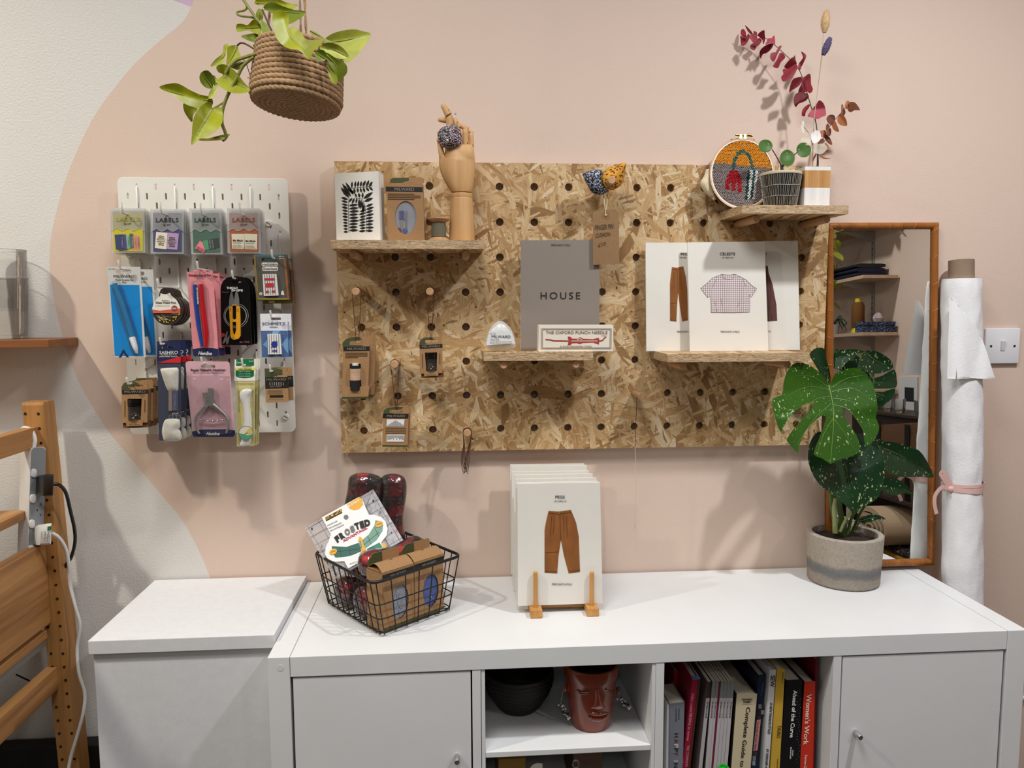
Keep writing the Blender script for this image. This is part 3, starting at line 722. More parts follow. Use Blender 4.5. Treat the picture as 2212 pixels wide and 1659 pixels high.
h = C_.slab('snip_handle', [(755, 742), (800, 735), (812, 705), (858, 705), (872, 735), (920, 735), (930, 960), (932, 1190), (905, 1235), (830, 1256), (790, 1230), (775, 1180), (768, 980)], YELH, .005, .0075, [rr(806, 718, 866, 938, 22), [(808, 975), (865, 975), (866, 1090), (850, 1165), (832, 1180), (815, 1150), (806, 1080)]])
for q in ((778, 768), (778, 800), (890, 775), (890, 802), (830, 1213)): M().ball(C_.pl(*zb(q), .0078), .0014, 10, 6).obj('rivet', mat('brass', '#c79b4a', .3, 1), h, smooth=True)
C_.ink('print', [(650, 1320), (720, 1130), (738, 1120), (715, 1240), (690, 1300)], STEEL); C_.ink('print', [(700, 1250), (770, 1180), (745, 1300), (720, 1335)], STEEL); C_.ink('print', [(640, 1150), (700, 1160), (680, 1200), (640, 1215)], mat('red_print', '#a3242a', .5))
for k, n in enumerate(('second', 'rearmost')): dup(C_.t, (.001, .02+.026*k, 0), f'{n} black thread snips card, mostly behind the front one', skip=('lettering', 'print'))

# overlock needles
zc = zf(540, 530, 6.382); TAUPE = mat('taupe_card', '#57544b', .55)
C_ = Card('overlock_needle_card', 'front taupe needle card with zigzag stitched edges and a red and white needle case', 'needle card', hooks['over'][1]+.012, zc, (270, 195), 'taupe overlock needle cards')
C_.slab('card', [(50, 128), (505, 125), (548, 752), (95, 757)], TAUPE, .0008, 0, [euro(268, 196, 215, 40)])
C_.ink('print', [(75, 128), (455, 125), (458, 152), (78, 158)], mat('teal_print', '#47727a', .6))
C_.line('stitch_print', [[(50+k*1.0+(0 if k % 2 else 26), 130+k*13.3) for k in range(47)]], 7, mat('mustard_print', '#b99f3a', .7))
C_.line('stitch_print', [[(458+k*1.05+(0 if k % 2 else 38), 190+k*11.2) for k in range(50)]], 7, mat('orange_print', '#c07a3c', .7))
C_.line('stitch_print', [[(98+k*10, 752-(0 if k % 2 else 30)) for k in range(44)]], 7, mat('mustard_print'))
C_.ink('print', rr(160, 236, 385, 286, 20), WINK); C_.ink('print', rr(165, 294, 388, 352, 22), WINK)
C_.text('MADEIRA', 168, 250, 380, 278, BLACK, lift=.0012); C_.text('Overlock', 172, 304, 382, 338, BLACK, bold=.01, lift=.0012); C_.text('80/12', 398, 148, 470, 164, WINK); C_.text('90/14', 400, 176, 474, 192, WINK)
nc = C_.slab('needle_case', [(172, 398), (362, 396), (392, 690), (190, 694)], mat('white_needle_case', '#e6e4e0', .3), .0048, .0052)
C_.line('needle', [[(200+k*33, 405), (218+k*33, 680)] for k in range(5)], 9, STEEL, .0056)
RD = mat('red_print2', '#c2303a', .5)
C_.ink('case_print', [(195, 455), (340, 452), (345, 478), (197, 480)], RD, .0062); C_.ink('case_print', [(215, 520), (325, 518), (330, 575), (218, 578)], RD, .0062); C_.ink('case_print', rc(218, 625, 262, 655), RD, .0062); C_.ink('case_print', rc(300, 620, 345, 650), RD, .0062)
C_.ink('print', circ(150, 668, 22, 16), WINK); C_.ink('print', [(428, 660), (440, 625), (460, 625), (465, 655), (476, 684), (430, 684)], WINK)
C_.line('print', [[(140, 668), (148, 678), (158, 660)]], 6, BLACK, .0012)
for k, n in enumerate(('second', 'rearmost')): dup(C_.t, (.0015+.004*k, .006+.026*k, -.001-.006*k), f'{n} taupe needle card, showing as a strip behind the front one', skip=('needle_case', 'needle', 'case_print'))

# universal needles
DENIM = mat('denim_print', '#46618f', .7, var=.18, vscale=300); DENIML = mat('light_denim_print', '#6f97bd', .7, var=.15, vscale=300)
C_ = Card('universal_needle_card', 'front white and denim blue needle card at the right edge of the white pegboard', 'needle card', hooks['den'][1]+.010, zc, (330, 1010), 'white and denim needle cards')
C_.slab('card', [(138, 943), (515, 943), (533, 1543), (165, 1545)], mat('white_card', '#dfe0e6', .5), .0008, 0, [euro(330, 1012, 195, 36)])
C_.ink('print', [(150, 1178), (521, 1176), (533, 1543), (165, 1545)], DENIM)
C_.ink('print', [(178, 1370), (235, 1300), (240, 1420)], DENIML, .0008); C_.ink('print', [(437, 1370), (520, 1258), (530, 1500)], DENIML, .0008); C_.ink('print', [(320, 1180), (420, 1180), (380, 1222), (300, 1222)], DENIML, .0008); C_.ink('print', [(310, 1542), (360, 1500), (440, 1542)], DENIML, .0008)
C_.text('SCHMETZ', 167, 1060, 487, 1098, NAVY); C_.text('UNIVERSAL', 272, 1118, 385, 1134, NAVY)
C_.slab('needle_case', [(240, 1222), (415, 1220), (436, 1500), (250, 1502)], mat('white_needle_case'), .0045, .005)
C_.line('needle', [[(262+k*33, 1230), (268+k*34, 1490)] for k in range(5)], 8, STEEL, .0054)
C_.ink('case_print', circ(335, 1365, 45, 14), mat('royal_blue_print', '#23358c', .5), .006); C_.line('case_print', [[(290, 1412), (384, 1318)], [(305, 1445), (375, 1445)], [(305, 1462), (375, 1462)]], 9, mat('royal_blue_print'), .0062)
dup(C_.t, (.004, .018, 0), 'rear white and denim needle card, a strip behind the front one', skip=('needle_case', 'needle', 'case_print'))

# navy sashiko thread packs
zd = zf(220, 680, 5.027); NAVYD = mat('dark_navy_print', '#222a44', .55, var=.35, vscale=120)
FIB = mat('white_thread', '#e3dfd2', .9, var=.12, vscale=900, bump=.8, bscale=1500, stretch=(1, 1, .12))
C_ = Card('thread_pack', 'front navy pack with two hanks of white embroidery thread', 'thread pack', hooks['sash'][1]+.012, zd, (700, 350), 'navy embroidery thread packs')
C_.slab('header_card', [(600, 290), (852, 284), (856, 522), (598, 524)], NAVY, .0012, .0002, [euro(722, 356, 150, 24)])
C_.ink('print', [(598, 522), (856, 452), (856, 522)], mat('red_card', '#c8242a', .5), .0007)
C_.slab('backing_card', [(602, 524), (856, 522), (862, 1362), (620, 1366)], NAVYD, .001, -.0004)
C_.text('SASHIKO', 626, 394, 825, 428, WINK, dy=-2, bold=.005); C_.text('JAPANESE COTTON', 640, 432, 812, 444, WINK); C_.text('EMBROIDERY THREAD', 626, 448, 826, 461, WINK)
C_.pad('thread_hank', [(633, 592), (650, 582), (820, 573), (833, 592), (830, 790), (815, 830), (728, 830), (688, 760)], FIB, .0004, .010, 22)
C_.pad('thread_hank', [(705, 1132), (828, 1132), (850, 1165), (850, 1222), (832, 1240), (855, 1268), (856, 1362), (690, 1368), (662, 1325), (652, 1268), (668, 1180)], FIB, .0004, .010, 22)
C_.slab('paper_band', rc(724, 828, 762, 1042), mat('taupe_band', '#8c7a68', .7), .003, .004); C_.slab('paper_band', rc(760, 832, 822, 1042), mat('blue_band', '#3d426e', .6), .003, .0045)
C_.down('OLYMPUS', 778, 860, 802, 1030, GREYINK, lift=.0052)
C_.line('print', [arc(750+40*k, 1110, 22, 22, 180, 360, 8) for k in range(3)]+[arc(750+40*k, 1110, 22, 22, 0, 180, 8) for k in range(3)], 4, GREYINK)
for k in range(4): C_.ink('print', circ(770+18*k, 1075-8*(k % 2), 7, 8), WINK)
C_.slab('plastic_sleeve', [(600, 528), (856, 526), (868, 1374), (620, 1378)], CLEAR, .0004, .0135)
for k, n in enumerate(('second', 'rearmost')): dup(C_.t, (.003, .024+.03*k, 0), f'{n} navy thread pack, mostly behind the front one')

# paper pattern notcher
LILP = mat('dusty_pink_card', '#cfa3ab', .5, var=.05, vscale=80)
C_ = Card('notcher_pack', 'dusty pink blister pack with a steel paper pattern notcher', 'notcher pack', hooks['notch'][1]+.010, zd, (1150, 560))
C_.slab('card', [(908, 530), (918, 510), (940, 505), (1360, 508), (1385, 520), (1448, 1290), (1440, 1318), (1420, 1326), (1005, 1326), (985, 1310)], LILP, .0014, 0, [euro(1155, 562, 155, 32)])
C_.ink('print', [(978, 1268), (1080, 1245), (1350, 1243), (1445, 1255), (1448, 1290), (1438, 1318), (1420, 1325), (1005, 1325), (985, 1310)], NAVY)
C_.text('Paper Pattern Notcher', 965, 586, 1346, 620, mat('plum_ink', '#3e1f2e', .6), bold=.022, dy=-2); C_.text('Easy to use on paper pattern tissue', 990, 624, 1322, 636, mat('plum_ink'), dy=-2); C_.text('Hemline', 1135, 1272, 1280, 1308, WINK, shear=.35)
pl_ = C_.slab('plier_head', [(1085, 850), (1102, 845), (1118, 862), (1128, 842), (1145, 870), (1152, 868), (1150, 805), (1162, 796), (1205, 802), (1200, 900), (1222, 955), (1240, 1000), (1185, 1012), (1170, 985), (1135, 1010), (1108, 985), (1128, 930)], STEEL, .006, .009)
for pts, ws in (([(1130, 985), (1080, 1035), (1030, 1090), (1012, 1150), (1025, 1225), (1060, 1292)], [55, 38, 32, 32, 30, 22]), ([(1205, 975), (1270, 1025), (1340, 1090), (1372, 1150), (1372, 1215), (1350, 1284)], [58, 40, 32, 32, 30, 22])):
    C_.tube('plier_handle', [(a, b_) for a, b_, _ in smooth_path([(a, b_, 0) for a, b_ in pts], 4)], [ws[min(len(ws)-1, i//4)]+(ws[min(len(ws)-1, i//4+1)]-ws[min(len(ws)-1, i//4)])*(i % 4)/4 for i in range(4*(len(pts)-1)+1)], STEEL, .007, seg=12)
sp = [C_.pl(*zd((1040+290*t, 1137+18*math.sin(math.pi*t)+9*math.sin(t*16*2*math.pi))), .007+.0018*math.cos(t*16*2*math.pi)) for t in [i/160 for i in range(161)]]
M().tube(sp, .0006, 5).obj('spring', CHROME, C_.t, smooth=True)
for q in ((1152, 900), (1152, 938)): M().ball(C_.pl(*zd(q), .0094), .001, 8, 6).obj('rivet', BLACK, pl_)
C_.pad('blister', [(925, 720), (960, 665), (1340, 665), (1385, 720), (1410, 1180), (1395, 1290), (1010, 1290), (975, 1200)], CLEAR, .0006, .013, 60, n=3, power=.25)

# hera marker packs
ze = zf(500, 760, 7.9); GRN = mat('bright_green_card', '#0c6b3c', .5); LEM = mat('lemon_card', '#e8dc72', .5); POUCH = mat('yellow_pouch', '#d6cb84', .4, var=.1, vscale=80)
C_ = Card('marker_pack', 'front green and yellow pack with a white spatula-shaped marker', 'marker pack', hooks['clov'][1]+.014, ze, (240, 250), 'green and yellow marker packs')
C_.slab('header_card', [(55, 132), (420, 126), (406, 495), (48, 496)], mat('white_header', '#e9e6da', .5), .0012, .0004, [euro(240, 252, 210, 30)])
C_.ink('print', [(80, 128), (383, 122), (383, 236), (80, 236)], GRN, .0008); C_.ink('print', [(60, 268), (412, 264), (410, 311), (60, 311)], LEM, .0008)
C_.ink('print', [(75, 318), (383, 316), (380, 412), (330, 438), (230, 450), (130, 440), (72, 412)], GRN, .0008)
C_.text('Clover', 86, 166, 186, 198, WINK, lift=.0013); C_.text('HERA  MARKER', 116, 284, 346, 304, BLACK, lift=.0013); C_.text('No.490', 300, 150, 372, 168, WINK, lift=.0013)
for k, s_ in enumerate(('HERA MARKER', 'TRACEUR', 'MARCADOR')): C_.text(s_, 125, 328+40*k, 325, 344+40*k, mat('pale_green_ink', '#b9d6bf', .6), lift=.0013)
C_.slab('pouch', [(70, 497), (402, 497), (388, 1605), (92, 1612)], POUCH, .0035, -.0006)
C_.text('For marking crease lines when', 88, 522, 372, 540, BLACK, lift=.0006); C_.text('sewing, quilting or applique', 88, 546, 376, 562, BLACK, lift=.0006)
C_.line('ruler_print', [[(350 if k % 5 else 335, 660+18.5*k), (380, 660+18.5*k)] for k in range(50)]+[[(110, 660+19*k), (145 if k % 5 else 160, 660+19*k)] for k in range(20)], 4, INK, .0006)
C_.pad('marker', [(140, 730), (155, 680), (205, 640), (275, 630), (348, 652), (335, 720), (315, 800), (318, 950), (342, 1120), (345, 1265), (340, 1400), (320, 1560), (250, 1605), (140, 1590), (200, 1400), (217, 1200), (212, 1020), (192, 890), (150, 790)], mat('white_marker', '#eeeeea', .25), .0006, .005, 30)
o_ = C_.slab('disc_label', circ(245, 1385, 124, 30), mat('white_header'), .0006, .0075)
C_.ink('print', arc(245, 1385, 122, 122, 10, 180, 16)+[(180, 1400), (260, 1425)], mat('sea_green_print', '#55a180', .5), .0079); C_.ink('print', [(215, 1410), (270, 1330), (310, 1312), (352, 1325), (355, 1385), (320, 1400), (270, 1392), (240, 1415)], mat('yellow_print', '#e3cd55', .5), .0081); C_.line('print', [circ(245, 1385, 122, 30)+[(367, 1385)], [(205, 1412), (275, 1380)]], 6, INK, .0084)
C_.slab('plastic_sleeve', [(62, 497), (408, 497), (396, 1615), (84, 1625)], CLEAR, .0004, .0098)
for k, n in enumerate(('second', 'rearmost')): dup(C_.t, (.0015, .016+.016*k, -.001), f'{n} green and yellow marker pack, an edge behind the front one', skip=('lettering', 'print'))

# kraft packs
MOSS = mat('moss_green_print', '#434a2a', .7); KBLK = mat('black_band_print', '#1d1813', .6); DGRN = mat('dark_green_print', '#2a2f1d', .6)
def aff(src, dst):
    """affine map taking three points to three points"""
    (x0, y0), (x1, y1), (x2, y2) = src; A_ = Matrix(((x1-x0, x2-x0), (y1-y0, y2-y0))).inverted()
    (u0, v0), (u1, v1), (u2, v2) = dst
    def f(*p):
        r = []
        for x, y in p:
            a = A_ @ Vector((x-x0, y-y0)); r.append((u0+a.x*(u1-u0)+a.y*(u2-u0), v0+a.x*(v1-v0)+a.y*(v2-v0)))
        return r if len(r) > 1 else r[0]
    return f
C_ = Card('ball_point_needle_card', 'front small kraft needle card with a black band, at lower right of the white pegboard', 'needle card', hooks['ball'][1]+.010, ze, (760, 380), 'small kraft needle cards')
C_.slab('card', [(565, 285), (945, 280), (978, 850), (587, 872)], KRAFT, .0012, 0, [euro(760, 382, 240, 34)])
C_.ink('print', [(566, 287), (760, 284), (870, 300), (868, 350), (800, 395), (700, 430), (572, 438)], MOSS); C_.ink('print', [(572, 438), (968, 428), (975, 615), (578, 632)], KBLK)
C_.text('MILWARD', 596, 456, 936, 492, GREYINK, dy=-4); C_.line('needle_print', [[(655+38*k, 516), (657+38*k, 575)] for k in range(7)], 13, GREYINK); C_.text('BALL POINT', 664, 584, 856, 606, GREYINK, dy=-5)
C_.ink('print', [(650, 740), (882, 736), (883, 778), (652, 782)], KBLK)
C_.line('print', [[(615, 658+20*k), (880-15*(k % 2), 652+20*k)] for k in range(4)], 5, INKB); C_.line('print', [[(645+44*k, 808), (658+44*k, 807)] for k in range(6)], 10, INKB)
dup(C_.t, (.006, .020, .0005), 'rear small kraft needle card, a strip behind the front one')
zj = zf(240, 760, 7.9)
def jar_box(C_, depth=.018):
    C_.slab('header_card', [(178, 645), (180, 590), (210, 540), (270, 507), (585, 492), (615, 510), (626, 645)], KRAFT, .0012, 0, [euro(420, 582, 250, 46)])
    C_.ink('print', [(178, 645), (180, 592), (212, 542), (272, 509), (400, 503), (480, 545), (440, 556), (290, 560), (290, 604), (330, 640)], MOSS)
    C_.slab('box', [(180, 645), (628, 640), (616, 1206), (174, 1216)], KRAFT, depth, 0, [[(284, 802), (522, 800), (506, 1166), (300, 1168)]])
    C_.ink('print', [(180, 652), (630, 645), (630, 712), (188, 726)], KBLK); C_.text('MILWARD', 230, 664, 582, 706, GREYINK, dy=-5)
    C_.line('print', [[(235, 830), (235, 1110)]], 14, INKB); C_.line('print', [[(575, 820), (572, 1030)]], 14, INKB)
    C_.slab('window_back', [(270, 790), (535, 788), (520, 1180), (290, 1182)], KRAFTD, .0006, -.0145)
    C_.slab('base_flap', [(200, 1190), (640, 1180), (642, 1288), (205, 1302)], KRAFTD, depth, -.004); C_.slab('front_flap', [(252, 1172), (542, 1168), (535, 1260), (262, 1268)], KRAFT, .001, .001)
    C_.text('0.65 x 35 mm', 308, 1228, 480, 1250, INKB, dy=-3, lift=.0015)
    a, b_, c_, d_ = [C_.pl(*C_.z(q), -.0075) for q in ((403, 1160), (403, 915), (403, 905), (403, 806))]
    R_ = 112*C_.kz; ax = b_-a
    j = M().lathe([(.0001, 0), (R_*.98, 0), (R_, .002), (R_, ax.length*.92), (R_*.8, ax.length)], a, 24, ax).obj('glass_jar', film('clear_jar', milk=.02, refl=.8), C_.t, smooth=True)
    M().lathe([(.0001, -.001), (R_*1.04, -.001), (R_*1.06, .003), (R_*1.0, .0036), (R_*1.06, .0045), (R_*1.06, (d_-c_).length), (.0001, (d_-c_).length)], c_, 24, ax).obj('jar_lid', BLK, j, smooth=True)
    mm = M(); random.seed(5); u_ = ax.normalized()
    for k in range(34):
        p = a+Vector((random.uniform(-.7, .7)*R_, random.uniform(-.6, .3)*R_, 0))+u_*random.uniform(.002, ax.length*.55); q = Vector((random.uniform(-1, 1), random.uniform(-.5, .5), random.uniform(-1, 1))).normalized()*.005
        mm.tube([p-q, p+q], .0004, 4); mm.ball(p+q, .0008, 6, 4)
    mm.obj('pins', CHROME, j, smooth=True, kind='stuff')
C_ = Card('pin_jar_box', 'front kraft box with a black-lidded pin jar, at lower left of the white pegboard', 'pin box', hooks['jar'][1]+.012, zj, (400, 560), 'kraft pin jar boxes'); jar_box(C_)
dup(C_.t, (.004, .019, .0005), 'middle kraft pin jar box, just behind the front one at lower left'); dup(C_.t, (.006, .040, .003), 'rear kraft pin jar box at lower left of the white pegboard')

# ------------------------------------------------------------------ things on the strand board shelves
z4 = zf(700, 210, 4.484); z5 = zf(700, 560, 3.386); z6b = zf(1030, 340, 3.606); z8 = zf(1380, 490, 5.351); zP = zf(1240, 330, 11.057); zH = zf(1510, 280, 7.6276)
S1Z, S2Z, S3Z, S4Z = 1.5462, SH2.z, (SH3.z+SH3b.z)/2, (SH4.z+SH4b.z)/2
def foot(C_, pts, zz):
    """points of a flat thing with its last two dropped straight down to height zz"""
    q = [C_.pl(*p) for p in C_.px(pts)]; q[-1] = Vector((q[-1].x, q[-1].y, zz)); q[-2] = Vector((q[-2].x, q[-2].y, zz)); return q
# greeting card with leaf print
C_ = Card('greeting_card', 'cream greeting card with a black leaf print, standing on the top left shelf', 'card', -.135, z4, (320, 1385))
q = foot(C_, [(102, 740), (525, 715), (548, 1385), (120, 1385)], S1Z+.0005); C_.t.location.z = S1Z
M().prism(q, (0, .0006, 0)).obj('front_leaf', PAPER, C_.t)
bk = [q[1]+Vector((0, .0008, 0)), P(*z4((575, 752)), -.10), P(*z4((590, 1385)), -.10), q[2]+Vector((0, .0008, 0))]; bk[2].z = S1Z+.0005
M().prism(bk, (0, .0005, 0)).obj('back_leaf', PAPER, C_.t)
lv = []
def sprig(base, tip, w_): lv.append((base, tip, w_))
for k in range(12):                                    # left stem: leaves to the left and right
    yy = 985+28.5*k
    sprig((232, yy+6), (165+2.2*k, yy-14+3*k*.6), 22 if k % 3 else 26)
for k in range(9): sprig((240, 1050+30*k), (330+(k % 3)*6-8*(k > 6), 1040+31*k), 27)
for k in range(9): sprig((405, 1060+29*k), (476+(k % 2)*8, 1030+33*k), 26)
for k in range(8): sprig((405, 1090+29*k), (345-(k % 2)*8, 1110+27*k), 24)
for a in (((240, 975), (162, 870), 34), ((262, 965), (175, 835), 34), ((285, 950), (208, 822), 30), ((300, 935), (240, 890), 24), ((268, 880), (272, 815), 20), ((300, 875), (305, 812), 22), ((325, 872), (335, 810), 22), ((352, 870), (362, 812), 22),
          ((375, 868), (402, 805), 26), ((408, 868), (436, 802), 26), ((435, 865), (470, 815), 26), ((290, 880), (300, 930), 22), ((325, 878), (328, 925), 22), ((352, 876), (362, 925), 22), ((380, 872), (395, 925), 24), ((408, 870), (435, 912), 24), ((435, 866), (474, 905), 24),
          ((380, 985), (474, 918), 36), ((388, 1010), (476, 975), 34), ((372, 980), (375, 920), 22), ((345, 975), (335, 925), 24), ((315, 970), (300, 930), 20), ((340, 980), (340, 1080), 24), ((360, 990), (352, 1085), 24), ((375, 1010), (372, 1100), 22), ((320, 975), (308, 1030), 20), ((295, 975), (270, 1035), 22), ((275, 975), (240, 1015), 22), ((392, 1040), (375, 1120), 20)): sprig(*a)
mm = M()
for b_, t_, w_ in lv:
    dx, dy = t_[0]-b_[0], t_[1]-b_[1]; L_ = math.hypot(dx, dy); nx, ny = -dy/L_*w_/2, dx/L_*w_/2
    o = [(b_[0]+dx*s_+nx*h, b_[1]+dy*s_+ny*h) for s_, h in ((0, 0), (.2, .6), (.45, 1), (.75, .7), (1, 0))]+[(b_[0]+dx*s_-nx*h, b_[1]+dy*s_-ny*h) for s_, h in ((.75, .7), (.45, 1), (.2, .6))]
    mm.add([C_.pl(*z4(p), .0004) for p in o], [tuple(range(len(o)))])
mm.obj('leaf_print', BLACK, C_.t)
C_.line('stem_print', [[(210, 860), (240, 960), (235, 1100), (240, 1310)], [(300, 972), (370, 985), (400, 1060), (410, 1180), (408, 1310)], [(262, 880), (350, 873), (470, 858)]], 4, BLACK)

# kraft box with oval window
C_ = Card('kraft_box', 'kraft hanging box with an oval window of needles, on the top left shelf', 'box', -.128, z4, (790, 1385)); C_.t.location.z = S1Z
q = foot(C_, [(597, 828), (957, 832), (975, 1385), (622, 1388)], S1Z+.0004)
def boxwin(q, d, par, ov, m, back):
    o0 = q[3]; e1 = (q[2]-q[3]).normalized(); nrm = (q[2]-q[3]).cross(q[0]-q[3]).normalized(); e2 = nrm.cross(e1)
    if nrm.dot(CAM-o0) < 0: nrm = -nrm
    to = lambda p: ((p-o0).dot(e1), (p-o0).dot(e2))
    v, f = plate2d([to(p) for p in q], [[to(p) for p in ov]], .001)
    M().add([o0+e1*a.x+e2*a.y+nrm*(a.z-.0005) for a in v], f).obj('front_panel', m, par)
    M().prism([p-nrm*.003 for p in ov][::-1], -nrm*.002).obj('window_card', back, par)
    b_ = [p-nrm*.0011 for p in q]; c_ = [p-nrm*d for p in q]
    for i, nm in ((1, 'side_panel'), (3, 'side_panel'), (0, 'top_panel'), (2, 'bottom_panel')):
        j = (i+1) % 4; M().prism([b_[i], b_[j], c_[j], c_[i]], ((b_[0]+b_[2])/2-(b_[i]+b_[j])/2).normalized()*.001).obj(nm, m, par)
    M().prism(c_, nrm*.001).obj('back_panel', m, par); return nrm
boxwin(q, .04, C_.t, [C_.pl(*z4(p)) for p in [(790+105*math.cos(a*.2618), 1165+160*math.sin(a*.2618)) for a in range(24)]], KRAFT, mat('grey_blue_card', '#9a9ba2', .6, var=.1))
M().prism([P(*z4(p), -.0925) for p in [(632, 828), (640, 795), (665, 780), (940, 776), (968, 790), (970, 828)]], (0, .0012, 0)).obj('header_card', KRAFT, C_.t)
inlay('print', [z4(p) for p in [(640, 826), (645, 795), (668, 782), (820, 780), (822, 805), (760, 826)]], Y(-.0925), MOSS, C_.t)
C_.ink('print', [(597, 866), (955, 870), (956, 918), (598, 912)], KBLK); C_.text('MILWARD', 684, 876, 872, 905, GREYINK, dy=3)
C_.line('print', [[(618, 935+17*k), (935-60*(k in (0, 3)), 938+17*k)] for k in range(4)], 6, INKB)
pl2 = Y(-.128+.0028)
lines('needle', [[z4(p) for p in s_] for s_ in ([(735, 1120), (740, 1270)], [(758, 1120), (760, 1280)], [(785, 1120), (790, 1290)], [(805, 1100), (800, 1270)])], 2.2, pl2, STEEL, C_.t)
for c_, m_ in (((738, 1130), '#6a5a86'), ((760, 1128), '#4c5a86'), ((782, 1135), '#8a7a96')): slab('needle_handle', [z4((c_[0]+dx, c_[1]+dy)) for dx, dy in ((-9, -30), (9, -30), (9, 50), (-9, 50))], pl2, .0015, mat('handle_'+m_, m_, .4), C_.t, .0015)
inlay('print', [z4(p) for p in circ(785, 1295, 26, 14)], pl2, mat('blue_dot_print', '#3f5a9c', .5), C_.t); inlay('print', [z4(p) for p in [(715, 1260), (745, 1270), (760, 1320), (735, 1300)]], pl2, mat('wine_print', '#7d2f45', .5), C_.t)
C_.slab('window_film', [(790+104*math.cos(a*.2618), 1165+158*math.sin(a*.2618)) for a in range(24)], CLEAR, .0003, -.0004)

# wooden thread spool
c = P(*z4((1112, 1385)), -.115); c.z = S1Z; r_ = 105/4.484/1000
sp_ = thing('thread_spool', 'old wooden spool of grey thread beside the wooden hand', 'spool', c)
M().lathe([(.0001, 0), (r_, 0), (r_, .003), (r_*.92, .005), (r_*.6, .010), (r_*.6, .0405), (r_*.92, .0455), (r_*1.02, .0475), (r_*1.02, .0505), (.0001, .0505)], c, 32).obj('wooden_spool', DOWEL, sp_, smooth=True, sharp=30)
M().lathe([(r_*.6, .0102), (r_*.66, .0105)]+[(r_*(.66+.025*(k % 2)), .0108+k*.00115) for k in range(26)]+[(r_*.6, .0405)], c, 32).obj('thread', mat('sage_grey_thread', '#6c6753', .9, bump=.5, bscale=900), sp_, smooth=True, sharp=80)

# jointed wooden hand
HY = -.098
C_ = Card('wooden_hand', 'jointed wooden mannequin hand standing on the top left shelf', 'hand', HY, z4, (1335, 1390)); C_.t.location.z = S1Z
c = C_.pl(*z4((1336, 1390))); c.z = S1Z+.0004; k_ = C_.kz; hb = (C_.pl(*z4((1332, 935)))-c).length; top_c = C_.pl(*z4((1332, 928)))
M().lathe([(.0001, 0), (122*k_, 0), (124*k_, .004), (118*k_, hb*.4), (110*k_, hb*.75), (106*k_, hb*.89), (100*k_, hb*.9), (104*k_, hb*.93), (104*k_, hb*.985), (98*k_, hb), (.0001, hb)], c, 36, top_c-c).obj('forearm', BIRCH, C_.t, smooth=True, sharp=35)
rings = []
for yy, xl, xr, d in ((922, 1234, 1428, .0150), (905, 1222, 1434, .0165), (870, 1198, 1444, .0178), (800, 1158, 1454, .0198), (720, 1126, 1460, .0208), (640, 1113, 1462, .0208), (603, 1113, 1462, .0204), (600, 1166, 1461, .0200), (540, 1168, 1455, .0186), (488, 1172, 1447, .0165), (474, 1182, 1436, .0140)):
    a, b_ = C_.pl(*z4((xl, yy))), C_.pl(*z4((xr, yy-6*(yy < 700)))); m_ = (a+b_)/2; h = (b_-a)/2
    rings.append([m_+h*math.copysign(abs(math.cos(t))**.75, math.cos(t))+Vector((0, -1, 0))*d*math.copysign(abs(math.sin(t))**.8, math.sin(t)) for t in [2*math.pi*i/32 for i in range(32)]])
M().loft(rings).obj('palm', BIRCH, C_.t, smooth=True, sharp=38)
def joint(nm, a, b_, wa, wb, lift=0, dot=None):
    A_, B_ = C_.pl(*z4(a), lift), C_.pl(*z4(b_), lift); n = 7
    rs = [wa*.82]+[wa+(wb-wa)*t/5 for t in range(6)]+[wb*.8, wb*.45]
    ps = [A_]+[A_.lerp(B_, .04+.82*t/5) for t in range(6)]+[A_.lerp(B_, .95), B_]
    o = M().tube(ps, [r*k_/2 for r in rs], 16).obj(nm, BIRCH, C_.t, smooth=True, sharp=50)
    if dot: M().ball(C_.pl(*z4(dot), lift+wb*k_*.46), (.0011, .0008, .0017), 8, 6).obj('joint_pin', BLACK, o)
joint('thumb_segment', (1148, 600), (1112, 405), 62, 44, .006, (1156, 548)); joint('thumb_segment', (1110, 430), (1128, 350), 46, 40, .012)
joint('finger_segment', (1235, 500), (1222, 330), 74, 72, .002); joint('finger_segment', (1222, 290), (1210, 168), 74, 66, .004, (1238, 262)); joint('finger_segment', (1208, 176), (1146, 66), 72, 52, .007, (1206, 126))
joint('finger_segment', (1300, 490), (1298, 290), 66, 62, -.004); joint('finger_segment', (1310, 300), (1252, 205), 64, 54, -.004, (1292, 246)); joint('finger_segment', (1215, 228), (1104, 216), 60, 44, -.006)
joint('finger_segment', (1372, 482), (1368, 305), 66, 60, .001, (1390, 444)); joint('finger_segment', (1390, 318), (1325, 272), 58, 46, -.002)
joint('finger_segment', (1428, 488), (1424, 345), 52, 46, -.002, (1437, 465)); joint('finger_segment', (1440, 352), (1396, 322), 46, 38, -.004)

def speckle(key, base, cols, scale=500, thr=.5):
    """printed cloth: small blotches of several colours on a dark ground"""
    m = mat(key, base, .85); nt = m.node_tree; b = nt.nodes['Principled BSDF']; L = nt.links.new; tc = nt.nodes['Texture Coordinate']
    v = nd(nt, 'ShaderNodeTexVoronoi', inp={'Scale': scale}); L(tc.outputs['Object'], v.inputs['Vector'])
    s_ = nd(nt, 'ShaderNodeSeparateColor'); L(v.outputs['Color'], s_.inputs[0])
    r = nd(nt, 'ShaderNodeValToRGB'); r.color_ramp.interpolation = 'CONSTANT'; e = r.color_ramp.elements
    e[0].color = S(base); e[0].position = 0; e[1].position = thr; e[1].color = S(cols[0])
    for i, c in enumerate(cols[1:]): x = e.new(thr+(1-thr)*(i+1)/len(cols)); x.color = S(c)
    L(s_.outputs[0], r.inputs[0]); L(r.outputs[0], b.inputs['Base Color']); return m
FLOR = speckle('dark_floral_cloth', '#17181c', ['#c9c6c6', '#8a98a0', '#23403c', '#b8b4b8', '#a32440'], 620, .42)
